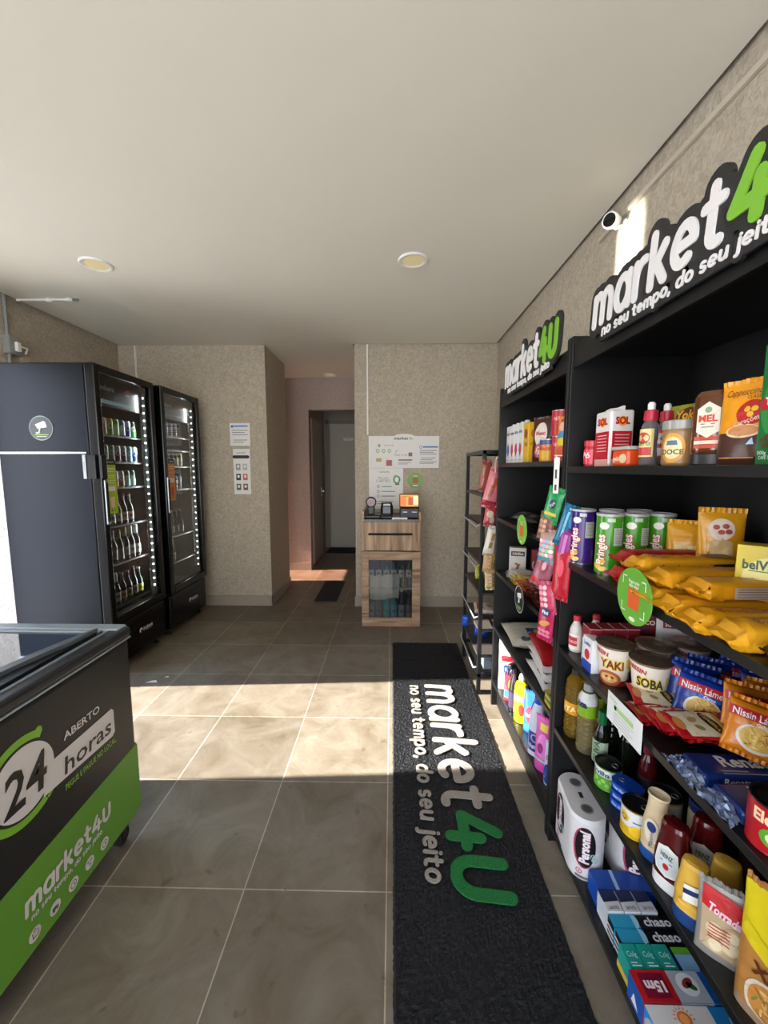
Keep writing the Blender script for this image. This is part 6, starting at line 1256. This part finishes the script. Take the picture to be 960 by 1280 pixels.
flatbag('red and white bag lying on top of the pile', .29, .30, .048, 'a81c20', (.722, 1.45, z + .132), -8, lambda q, s, w, h: (q.ell(s, .0, .14, .085, .09, P('d0ccc8'), 1, 26, 4), q.ell(s, -.03, .16, .03, .03, P('a81c20'), 2, 18, 2, inner=.7), q.text(s, 'união', -.03, .09, .022, P('4a4448'), 2, rot=0), q.rect(s, .04, .02, .06, .06, P('3a3438'), 2, 2, 2)), 45)
for (y, w_, dz) in ((1.415, 'lower', 0), (1.412, 'upper', .026)):
    bx('sponge_pack', '%s of the two yellow and green sponge packs on the fourth shelf' % w_, .58, .66, y - .028, y + .028, z + dz, z + dz + .024, 'c8a81c', lambda q, t, f, s, w, d, h: (q.rect(t, -w / 2, -d / 2, w / 2, -d * .1, P('1c6a34'), 1), q.rect(s, -d / 2, h * .6, d / 2, h, P('1c6a34'), 1), q.rect(t, -w * .3, d * .1, w * .3, d * .35, P('e8d870'), 1)), 'yellow and green sponge packs', 'sponge')

# ---------------------------------------------------------------- farther unit, bottom shelf
z = LV_SM[4]
bag('tall white bag with a red band and blue lettering on the bottom shelf', .095, .270, .05, 'd4d0cc', (.632, 2.085, z), -12, lambda q, s, w, h: (q.rect(s, -w * .48, .16, w * .48, .19, P('b8242c'), 1, 6, 2), q.text(s, 'OMO', .01, .12, .045, P('2448a0'), 2, bold=.05, width=.07), q.rect(s, -w * .3, .21, w * .3, .25, P('b0a8a8'), 1, 4, 2)), nm='detergent_bag', cat='detergent bag', seed=51)
bag('smaller red, yellow and blue packet in front of the tall white bag', .080, .135, .035, 'b8303c', (.620, 1.965, z), -30, lambda q, s, w, h: (q.ell(s, 0, .09, .016, .03, P('d8b02c'), 1, 16, 2), q.rect(s, -.035, .02, .035, .06, P('2c8cc0'), 1, 4, 3)), nm='detergent_bag', cat='detergent bag', seed=52)
def spr(q): q.lathe([(.026, 0), (.029, .004), (.029, .11), (.024, .15), (.013, .18), (.012, .20)], P('1a1618', .3), 24); q.rect(cyls(.0293), -.03, .02, .03, .10, P('3a2c40'), 1, 10, 1)
item('spray_bottle', 'black trigger spray bottle standing beside the yellow detergent', 'spray bottle', (.612, 1.890, z), -60, [('bottle_body', spr), ('trigger_head', lambda q: (q.lathe([(.015, .196), (.016, .215), (.012, .222)], P('141214', .35), 18), q.box(-.012, .012, -.045, .022, .220, .246, P('141214', .35), .006), q.tube([(0, -.02, .222), (0, -.038, .205), (0, -.034, .182)], .005, P('141214', .35))))])
bottle('detergent_bottle', 'bright yellow dish detergent bottle standing in the sun on the bottom shelf', (.615, 1.800, z), -55, [(.030, 0), (.034, .004), (.035, .08), (.031, .13), (.034, .165), (.026, .19), (.013, .20), (.013, .206)], mat('yellow_detergent', 'd8c414', .2), [(.014, .204), (.015, .212), (.010, .232), (.005, .236)], P('d8d8c8', .3), lambda q: (q.rect(ells(.0352, .0285), -.028, .04, .028, .15, P('e4d020'), 1, 10, 1), q.rect(ells(.0352, .0285), -.026, .11, .026, .135, P('7a8aa8'), 2, 8, 1), q.ell(ells(.0352, .0285), .018, .07, .012, .03, P('c83c28'), 2, 16, 2)), sy=.8)
bag('blue, red and white detergent refill behind the yellow bottle', .085, .19, .04, '2454b0', (.640, 1.712, z), -45, lambda q, s, w, h: (q.ell(s, 0, .09, .03, .04, P('c83038'), 1, 18, 2), q.text(s, 'ariel', 0, .09, .022, P('e0e0e4'), 2), q.ell(s, -.02, .03, .018, .018, P('2cb4d8'), 1, 16, 2)), nm='detergent_bag', cat='detergent bag', seed=53)
def f(q): s = ells(.039, .027, 2.6); q.rect(s, -.036, .025, .036, .11, P('1c2c7c'), 2, 8, 1); q.ell(s, 0, .085, .018, .018, P('b8a8c8'), 3, 18, 2); q.ell(s, 0, .085, .012, .012, P('3a2c6c'), 4, 16, 2); q.text(s, 'Vanish', 0, .05, .02, P('e0dce4'), 3, bold=.03, width=.055, rot=12)
bottle('bleach_bottle', 'white bottle with a round blue cap and navy label on the bottom shelf', (.613, 1.572, z), -50, [(.030, 0), (.039, .004), (.039, .13), (.034, .185), (.020, .225), (.016, .235)], P('c4c6d4', .35), [(.0195, .232), (.0195, .256), (.016, .262)], P('1448a8', .35), f, sy=.7, expo=2.6)
bottle('bleach_bottle', 'blue bottle with a red cap behind the white one on the bottom shelf', (.640, 1.650, z), -50, [(.028, 0), (.032, .004), (.032, .15), (.02, .19), (.014, .20)], P('1c50a8', .3), [(.018, .198), (.018, .222), (.015, .226)], P('c02c30', .35), lambda q: (q.rect(cyls(.0323), -.04, .03, .04, .11, P('c8ccd8'), 1, 12, 1), q.ell(cyls(.0323), 0, .07, .018, .02, P('2cacd8'), 2, 16, 2)))
bag('bright pink fabric softener pouch standing in the sun on the bottom shelf', .085, .220, .045, 'c84aa0', (.607, 1.480, z), -56, lambda q, s, w, h: (q.ell(s, 0, .11, .028, .05, P('d878c0'), 1, 20, 3), q.ell(s, -.01, .10, .014, .02, P('8a1c6a'), 2, 16, 2), q.rect(s, -.02, .17, .015, .20, P('d8c04a'), 1, 3, 2), q.rect(s, -.03, .05, .03, .058, P('8ac8a0'), 2, 4, 1)), nm='softener_pouch', cat='pouch', seed=54)
bag('small white and blue packet at the near end of the bottom shelf', .050, .165, .035, 'b8bcd0', (.600, 1.408, z), -62, lambda q, s, w, h: (q.ell(s, 0, .05, .02, .04, P('1c3c88'), 1, 18, 2), q.text(s, 'gel', 0, .12, .018, P('7a3c88'), 2)), nm='detergent_bag', cat='detergent bag', seed=55)

# ---------------------------------------------------------------- hanging strips of snack bags
def hang(lab, w_, h_, t_, base, loc, rz, deco, seed, rot=0, bands=None, nm='snack_bag', group='snack bags hanging beside the sweets'):
    def f(q):
        s = pouch(q, w_, h_, t_, P(base, .25), 'pillow', .012, seed, nx=10, ny=14, bands=bands); deco(q, s, w_, h_)
    return item(nm, lab, 'snack bag', loc, rz, [('bag', f)], group, rot=(R(0), R(rot), R(rz)))
t = thing('display_strip', 'white plastic hanging strip at the boundary of the two shelf units', 'hanging strip', (.548, 1.350, 1.385))
q = MB(); q.box(-.012, .012, -.0015, .0015, -.12, .0, M_WHITE, .001); q.build('strip', t); t.rotation_euler = (0, 0, R(-70))
q = MB(); q.box(-.004, .004, -.0025, -.0012, -.07, -.04, P('3a3a3a')); q.box(-.004, .004, -.0025, -.0012, -.11, -.09, P('3a3a3a')); q.tube([(0, 0, 0), (0, -.012, .006), (0, .02, .006)], .002, M_WHITE); q.build('hook', t)
XX = .546
hang('green snack bag with a navy badge hanging from the white strip', .060, .105, .016, '1c8a4a', (.540, 1.372, 1.172), -52, lambda q, s, w, h: (q.ell(s, 0, .058, .012, .016, P('14244c'), 1, 16, 2), q.text(s, 'Fini', 0, .058, .012, P('e4e8e4'), 2, rot=60), q.rect(s, -.022, .018, .022, .03, P('c8a83c'), 1, 4, 1)), 61, rot=14)
hang('teal snack bag peeking out behind the green hanging bag', .050, .12, .014, '14688c', (.560, 1.322, 1.105), -50, lambda q, s, w, h: q.rect(s, -.005, .02, .003, .12, P('7ac0d8'), 1, 1, 4), 62, rot=16)
hang('clear bag of brown sweets hanging under the green bag', .056, .075, .022, '8a5a48', (.532, 1.392, 1.112), -52, lambda q, s, w, h: [q.ell(s, (k % 3 - 1) * .015, .02 + (k // 3) * .018, .007, .007, P(('b87a60', 'c89a80', '6a3a2c')[k % 3]), 1, 10, 1) for k in range(12)], 63, rot=10)
hang('clear bag of pastel sweets with a teal corner hanging in the middle', .060, .10, .024, 'a88a80', (.534, 1.372, 1.030), -52, lambda q, s, w, h: ([q.ell(s, (k % 4 - 1.5) * .013, .022 + (k // 4) * .016, .008, .007, P(('e0a8a0', '8ac8a0', 'e8dcc8', 'd890b0', '7ab8d0')[k % 5]), 1, 10, 1) for k in range(16)], q.rect(s, -.03, .0, .03, .014, P('2c90b0'), 2, 4, 1)), 64, rot=4)
hang('magenta snack bag hanging behind the pastel sweets', .042, .13, .012, '8a2c7c', (.558, 1.315, 1.015), -50, lambda q, s, w, h: q.rect(s, -.005, .02, .006, .12, P('c878b8'), 1, 1, 4), 65, rot=10)
hang('large glossy red snack bag hanging at the right of the cluster', .062, .16, .02, 'b01c2c', (.560, 1.312, .922), -55, lambda q, s, w, h: (q.ell(s, 0, .10, .012, .03, P('d8485c'), 1, 16, 2)), 66, rot=4)
hang('clear snack bag with a red lower end hanging at the left of the cluster', .072, .105, .022, '985868', (.525, 1.400, .940), -52, lambda q, s, w, h: (q.ell(s, 0, .075, .020, .030, P('8a3440'), 1, 18, 2), q.ell(s, .004, .075, .008, .016, P('c8a0a8'), 2, 14, 2)), 67, rot=16, bands=[(0, .25, P('c8202c', .25)), (.75, 1.01, P('a8287c', .25))])
hang('pink clear snack bag below the red ones in the cluster', .062, .09, .022, 'b44a60', (.540, 1.345, .862), -54, lambda q, s, w, h: [q.ell(s, (k % 3 - 1) * .016, .02 + (k // 3) * .02, .008, .008, P(('e88aa0', 'f0c0c8', 'c83058')[k % 3]), 1, 10, 1) for k in range(12)], 68, rot=-8)
hang('hot pink snack bag with a round navy badge near the bottom of the cluster', .062, .115, .018, 'ac1c4e', (.533, 1.352, .762), -58, lambda q, s, w, h: (q.ell(s, 0, .095, .018, .016, P('1c1c4c'), 1, 20, 2), q.text(s, 'Fini', 0, .095, .013, P('e8e4ec'), 2, bold=.03), q.ell(s, 0, .055, .022, .010, P('c88a3c'), 1, 16, 2, rot=20), [q.ell(s, (k % 3 - 1) * .016, .012 + (k // 3) * .015, .009, .007, P('d8708a'), 1, 10, 1) for k in range(6)]), 69, rot=4)
# strip on the far side of the farther unit
t = thing('display_strip', 'pale curved hanging strip on the far side panel above the rack', 'hanging strip', (.566, 2.202, 1.40))
q = MB(); q.tube([(0, 0, 0), (-.004, 0, -.03), (-.002, 0, -.075)], .004, P('d89a9a'), 8); q.build('strip', t)
q = MB(); q.tube([(0, 0, 0), (.004, -.006, .008), (.012, -.004, .008)], .002, M_WHITE); q.build('hook', t)
GL_ = 'snack bags hanging beside the metal rack'
hang('pink and red snack bag with an orange strip, upper one beside the rack', .085, .205, .04, 'c87478', (.535, 2.228, 1.140), 4, lambda q, s, w, h: (q.poly(s, [(-.026, .05), (-.006, .05), (.014, .16), (-.006, .16)], P('a8502c'), 1), q.rect(s, -.04, .02, .04, .026, P('4a2c4c'), 1, 4, 1)), 71, rot=14, bands=[(0, .12, P('a82c34', .25))], group=GL_)
hang('plain terracotta snack bag half hidden behind the pink one beside the rack', .06, .16, .03, '8a4438', (.515, 2.262, 1.225), 4, lambda q, s, w, h: None, 72, rot=6, group=GL_)
hang('crumpled red and cream snack bag under the pink one beside the rack', .065, .10, .03, 'a83c3c', (.540, 2.228, 1.035), 4, lambda q, s, w, h: (q.ell(s, -.005, .06, .02, .02, P('c8b49c'), 1, 14, 2), q.ell(s, .01, .03, .014, .02, P('b0a898'), 1, 14, 2)), 73, rot=8, group=GL_)
hang('white snack bag with brown marks hanging in the middle beside the rack', .062, .150, .028, 'ccc6b8', (.540, 2.225, .870), 4, lambda q, s, w, h: (q.poly(s, [(-.012, .035), (.008, .035), (.014, .12), (-.004, .12)], P('9a7434'), 1), q.rect(s, -.008, .07, .010, .08, P('ccc6b8'), 2)), 74, rot=12, group=GL_)
hang('clear bag of pretzels with a green corner hanging beside the rack', .068, .095, .03, 'a88a60', (.545, 2.225, .775), 4, lambda q, s, w, h: ([q.ell(s, (k % 3 - 1) * .018, .02 + (k // 3) * .02, .009, .007, P(('c08a54', 'd8b080', '7a4a2c')[k % 3]), 1, 10, 1, inner=.5) for k in range(12)], q.rect(s, .016, .05, .03, .09, P('b8b84a'), 1, 2, 2)), 75, rot=4, group=GL_)
hang('lowest clear bag of pretzels with a golden bottom hanging beside the rack', .058, .095, .03, 'b09870', (.558, 2.225, .672), 4, lambda q, s, w, h: [q.ell(s, (k % 3 - 1) * .015, .02 + (k // 3) * .02, .008, .007, P(('c89a68', 'd8c8a0', '8a4a34')[k % 3]), 1, 10, 1, inner=.4) for k in range(12)], 76, rot=-3, bands=[(0, .2, P('a8a050', .25))], group=GL_)

# ---------------------------------------------------------------- things in the metal rack
def rb(lab, w_, h_, t_, base, loc, rz, deco, seed, rot=None, nm='snack_packet'):
    return bag(lab, w_, h_, t_, base, loc, rz, deco, nm=nm, cat='packet', group='goods in the metal rack', rot=rot, mode='stand' if rot is None else 'pillow', seed=seed)
rb('red packet with a pale patch standing on an upper board of the metal rack', .09, .11, .04, 'a82c1c', (.62, 2.44, .80), 10, lambda q, s, w, h: q.ell(s, 0, .05, .02, .02, P('d8a858'), 1, 14, 2), 81)
rb('brown packet standing beside the red one in the metal rack', .09, .10, .04, '5a3018', (.73, 2.44, .80), 0, lambda q, s, w, h: None, 82)
rb('yellow green packet standing on the middle board of the metal rack', .10, .10, .05, '9a9a1c', (.60, 2.62, .62), 20, lambda q, s, w, h: q.ell(s, 0, .05, .02, .02, P('c8cc3c'), 1, 14, 2), 83)
rb('white and red packet lying on a lower board of the metal rack', .13, .10, .04, 'b8a89c', (.60, 2.50, .424), 0, lambda q, s, w, h: (q.rect(s, -.05, .02, -.01, .09, P('a8402c'), 1, 3, 3), q.ell(s, .03, .05, .02, .02, P('8a8474'), 1, 14, 2)), 84, rot=(R(-72), 0, R(-6)))
rb('white and green packet lying on a lower board of the metal rack', .14, .10, .04, 'b0b0a0', (.74, 2.48, .424), 0, lambda q, s, w, h: (q.ell(s, 0, .05, .04, .025, P('6a7a5c'), 1, 16, 2), q.ell(s, .03, .06, .02, .01, P('d0ccc0'), 2, 14, 2)), 85, rot=(R(-72), 0, R(4)))
rb('dark blue packet standing low in the metal rack near its post', .10, .13, .05, '143c98', (.60, 2.58, .24), -10, lambda q, s, w, h: None, 86)
rb('bright blue packet with white marks standing low in the middle of the metal rack', .16, .13, .05, '1444a4', (.73, 2.46, .24), 0, lambda q, s, w, h: (q.rect(s, -.03, .07, .03, .09, P('7a98d0'), 1, 4, 2), q.rect(s, -.05, .045, .05, .055, P('7a98d0'), 1, 4, 1)), 87)
bx('storage_box', 'grey plastic box in the bottom of the metal rack', .56, .82, 2.33, 2.60, .132, .205, '5c6670', lambda q, t, f, s, w, d, h: q.rect(f, -w * .5, h * .88, w * .5, h, P('7a848c'), 1), None, 'box')
bag('small blue packet beside the far post of the metal rack', .05, .07, .03, '1850b0', (.524, 2.745, .24), -20, lambda q, s, w, h: None, nm='blue_pouch', cat='packet', mode='pillow', seed=88)

# ---------------------------------------------------------------- bottles inside the kiosk
def kb(z_, X_, lab, body, labc, h_, capc, cl='bottle', wide=1.0, lab0=.02, lab1=.10):
    prof = [(.024 * wide, 0), (.0265 * wide, .004), (.0265 * wide, h_ * .55), (.022 * wide, h_ * .66), (.011, h_ * .78), (.0105, h_ * .9)]
    bottle('spirit_bottle', lab, (X_, 3.375, z_), 0, prof, body, [(.0125, h_ * .88), (.0125, h_ * .99), (.011, h_)], P(capc, .35), lambda q: (q.rect(cyls(.0268 * wide), -.034, lab0, .034, lab1, P(labc, .5), 1, 12, 1), q.ell(cyls(.0268 * wide), 0, (lab0 + lab1) / 2, .012, .010, P('55504c'), 2, 14, 1), q.rect(cyls(.0268 * wide), -.016, lab0 + .008, .016, lab0 + .011, P('6a6560'), 2, 4, 1)), 'bottles behind the glass of the kiosk')
M_CLR = mat('clear_spirit', '8c9098', .08, trans=.6, ior=1.2); M_DKB = mat('dark_spirit', '16181e', .1)
ups = [(-.172, 'leftmost of the upper row', M_CLR), (-.108, 'second from the left of the upper row', M_CLR), (-.042, 'third from the left of the upper row', M_CLR), (.022, 'third from the right of the upper row', M_CLR), (.088, 'second from the right of the upper row', M_DKB), (.150, 'rightmost of the upper row', M_CLR)]
for X_, w_, m_ in ups: kb(.334, X_ - .004, 'white-labelled bottle in the kiosk, ' + w_, m_, 'd4d0ca', .235, '2a2c30', lab0=.085, lab1=.150)
lows = [(-.172, 'pale-labelled bottle in the kiosk, leftmost of the lower row', M_DKB, 'a8a49e', .22), (-.108, 'dark bottle with a low grey label, second in the lower row', M_DKB, '8a8c90', .25), (-.042, 'turquoise bottle in the lower row of the kiosk', P('1c9a86', .25), '24a890', .21), (.022, 'sky blue bottle in the lower row of the kiosk', P('4a98a8', .25), '58a8c0', .21), (.088, 'dark wine bottle with a golden neck in the lower row of the kiosk', M_DKB, 'a89ca4', .26), (.150, 'dark red bottle, rightmost of the lower row of the kiosk', mat('dark_wine', '2c0c14', .1), '8a6a74', .24)]
for i, (X_, lb_, m_, lc, hh) in enumerate(lows): kb(.055, X_ - .004, lb_, m_, lc, hh, ('2a2c30', '15171a', '8a9088', '7a8a48', 'c8a878', '3a1418')[i], wide=1.05, lab0=.01, lab1=.12)
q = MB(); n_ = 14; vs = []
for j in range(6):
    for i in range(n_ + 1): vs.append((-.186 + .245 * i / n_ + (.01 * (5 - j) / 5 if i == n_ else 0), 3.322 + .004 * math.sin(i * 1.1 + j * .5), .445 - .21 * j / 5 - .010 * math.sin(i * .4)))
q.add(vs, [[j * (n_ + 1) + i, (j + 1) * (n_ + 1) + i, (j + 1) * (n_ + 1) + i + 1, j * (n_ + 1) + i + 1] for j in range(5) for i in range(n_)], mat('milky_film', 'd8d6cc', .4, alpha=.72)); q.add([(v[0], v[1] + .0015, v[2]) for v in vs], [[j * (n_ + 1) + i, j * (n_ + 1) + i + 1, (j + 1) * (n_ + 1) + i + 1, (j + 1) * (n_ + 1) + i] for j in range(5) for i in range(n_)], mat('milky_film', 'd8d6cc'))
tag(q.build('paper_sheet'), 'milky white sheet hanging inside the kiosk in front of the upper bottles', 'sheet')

# ---------------------------------------------------------------- drinks in the fridges
NTH = ('leftmost', 'second from the left', 'third from the left', 'fourth from the left', 'fifth from the left', 'sixth from the left', 'seventh from the left', 'eighth from the left')
def can_mesh(c1, c2):
    q = MB(); r_ = .0295; h_ = .112; q.lathe([(r_ * .82, 0), (r_, .007, P(c2, .25)), (r_, h_ * .5), (r_, h_ * .88), (r_ * .84, h_ - .002, M_TIN), (r_ * .84, h_), (r_ * .76, h_ - .003), (.001, h_ - .003)], P(c1, .25), 20); s = cyls(r_)
    q.ell(s, 0, h_ * .55, .014, .018, P('dcdcdc'), 1, 12, 2); q.ell(s, 0, h_ * .55, .010, .012, P(c2), 2, 10, 1); return q
def bott(c1, lc, foil, h_, r_=.028):
    a = [(r_ * .9, 0), (r_, .004), (r_, h_ * .5), (r_ * .9, h_ * .58), (r_ * .46, h_ * .74), (r_ * .44, h_ * .97)]
    return a, [(r_ * .50, h_ * (.72 if foil else .95)), (r_ * .50, h_ * .98), (r_ * .44, h_)]
def place(F, lx, z_, ly=.105): p = (FM1 if F == 1 else FM2) @ Vector((lx, ly, z_)); return (p.x, p.y, p.z)
RKN = ('top', 'second', 'third', 'fourth', 'fifth', 'bottom')
def cans(F, row, z_, cols, x0, dx, fn):
    for i, (c1, c2, nm) in enumerate(cols):
        o = can_mesh(c1, c2).build('drink_can'); o.location = place(F, x0 + dx * i, z_); o.rotation_euler = (0, 0, R(62)); tag(o, '%s can, %s, %s rack, %s fridge' % (nm, NTH[i], RKN[row], fn), 'drink can', 'cans in the %s fridge' % fn)
def botts(F, row, z_, lst, x0, dx, fn, nm='beer_bottle'):
    for i, (bm_, lc, foil, fc, h_, desc) in enumerate(lst):
        a, c = bott(None, lc, foil, h_); r_ = .028
        t = item(nm, '%s, %s, %s rack, %s fridge' % (desc, NTH[i], RKN[row], fn), 'bottle', place(F, x0 + dx * i, z_), 62, [('bottle_body', lambda q: q.lathe(a, bm_, 20)), ('label', lambda q: (q.rect(cyls(r_), -.032, h_ * .12, .032, h_ * .40, P(lc, .4), 1, 10, 1), q.ell(cyls(r_), 0, h_ * .27, .013, .011, P('9a3a34' if i % 2 else '4a6a4a', .4), 2, 12, 1))), ('neck_foil' if foil else 'cap', lambda q: q.lathe(c, P(fc, .35), 16))], 'bottles in the %s fridge' % fn)
N_ = 'nearer'; Z_ = RK1
cans(1, 0, Z_[0], [('d8d0cc', 'b83038', 'white and red'), ('4a90c8', 'c8d8e0', 'sky blue and white'), ('d8d4b8', 'd08a2c', 'cream and amber'), ('e0b02c', '5aa83c', 'amber and green'), ('58a82c', 'c8d8a0', 'bright green'), ('3a3a88', 'c0c4d0', 'indigo and silver'), ('c8ccd4', '2c3470', 'silver and navy'), ('101812', '3a9a3c', 'black and green')], -.222, .0605, N_)
cans(1, 1, Z_[1], [('148a78', '0c5a4c', 'teal'), ('3a7a44', '8aa88a', 'green'), ('3a6a3c', 'a8b8a8', 'dull green'), ('5a7a5c', '8a8a8a', 'grey green'), ('8a8488', '6a1420', 'silver over dark red'), ('8a8488', '6a1420', 'silver over deep wine'), ('5a8ab8', '9ab4c8', 'steel blue'), ('b8c8b8', '2c4c8c', 'pale green and blue')], -.222, .0600, N_)
cans(1, 2, Z_[2], [('c8b8a0', 'a07030', 'tan'), ('c8b8a0', 'a07030', 'light tan'), ('b8b0a8', 'a87838', 'tan and gold'), ('b8b0a8', 'a87838', 'grey and gold'), ('b8b0a8', 'a87838', 'silver and gold'), ('0c4a34', 'a8d0c8', 'dark green over pale'), ('0c4a34', 'b8dcd4', 'dark green over white')], -.205, .0605, N_)
GG = mat('green_bottle_glass', '0c2014', .08, coat=.3); BG = mat('brown_bottle_glass', '1c0e08', .08, coat=.3); CG = mat('clear_bottle_glass', '50585a', .06, trans=.5, ior=1.15)
botts(1, 3, Z_[3], [(GG, 'c0ccc4', 0, '3a4a3c', .19, 'green bottle with a pale label'), (GG, 'b8c8c0', 0, '3a4a3c', .19, 'green bottle with a faded label'), (GG, 'c4ccc8', 0, '3a4a3c', .19, 'green bottle with a white label'), (BG, 'c8bcb8', 0, '8a7470', .20, 'brown bottle with a white and red label'), (BG, 'ccc0bc', 0, '8a7470', .20, 'brown bottle with a cream and red label'), (BG, 'd0c4c0', 0, '8a7470', .20, 'brown bottle with a bright red-edged label')], -.205, .064, N_)
botts(1, 4, Z_[4], [(GG, '8a9490', 0, '5a5a50', .22, 'slim dark bottle with a grey label'), (GG, '6a8070', 0, '5a5a50', .22, 'slim green bottle with a dull label'), (GG, '708070', 0, '5a5a50', .22, 'slim green bottle with a mottled label'), (GG, '5a7060', 1, '7a8a3c', .22, 'green bottle with an olive neck'), (BG, '8a8c88', 1, '8a7040', .23, 'brown bottle with a golden foil neck'), (BG, 'c0c0bc', 1, 'b8c4c0', .23, 'brown bottle with a pale foil neck'), (BG, 'ccccc8', 1, 'c4ccc8', .23, 'brown bottle with a white foil neck')], -.205, .0625, N_)
botts(1, 5, Z_[5], [(GG, 'b8c4c0', 0, '8a8a8a', .18, 'short dark bottle with a pale label'), (BG, 'c8c0bc', 1, 'b8ccc8', .22, 'brown bottle with a tall white foil neck'), (BG, 'c8c0bc', 1, 'a8b8b4', .22, 'brown bottle with a grey white foil neck'), (BG, 'b0a07c', 0, '5a3c34', .21, 'dark bottle with a tan label'), (BG, 'a89a70', 0, '5a3c34', .21, 'dark bottle with an olive label'), (BG, 'b8a888', 0, '5a3c34', .22, 'dark bottle with a cream label'), (GG, 'c0b83c', 0, 'b8bcb0', .20, 'dark bottle with a bright yellow label')], -.205, .0625, N_)
N_ = 'farther'; Z_ = RK2
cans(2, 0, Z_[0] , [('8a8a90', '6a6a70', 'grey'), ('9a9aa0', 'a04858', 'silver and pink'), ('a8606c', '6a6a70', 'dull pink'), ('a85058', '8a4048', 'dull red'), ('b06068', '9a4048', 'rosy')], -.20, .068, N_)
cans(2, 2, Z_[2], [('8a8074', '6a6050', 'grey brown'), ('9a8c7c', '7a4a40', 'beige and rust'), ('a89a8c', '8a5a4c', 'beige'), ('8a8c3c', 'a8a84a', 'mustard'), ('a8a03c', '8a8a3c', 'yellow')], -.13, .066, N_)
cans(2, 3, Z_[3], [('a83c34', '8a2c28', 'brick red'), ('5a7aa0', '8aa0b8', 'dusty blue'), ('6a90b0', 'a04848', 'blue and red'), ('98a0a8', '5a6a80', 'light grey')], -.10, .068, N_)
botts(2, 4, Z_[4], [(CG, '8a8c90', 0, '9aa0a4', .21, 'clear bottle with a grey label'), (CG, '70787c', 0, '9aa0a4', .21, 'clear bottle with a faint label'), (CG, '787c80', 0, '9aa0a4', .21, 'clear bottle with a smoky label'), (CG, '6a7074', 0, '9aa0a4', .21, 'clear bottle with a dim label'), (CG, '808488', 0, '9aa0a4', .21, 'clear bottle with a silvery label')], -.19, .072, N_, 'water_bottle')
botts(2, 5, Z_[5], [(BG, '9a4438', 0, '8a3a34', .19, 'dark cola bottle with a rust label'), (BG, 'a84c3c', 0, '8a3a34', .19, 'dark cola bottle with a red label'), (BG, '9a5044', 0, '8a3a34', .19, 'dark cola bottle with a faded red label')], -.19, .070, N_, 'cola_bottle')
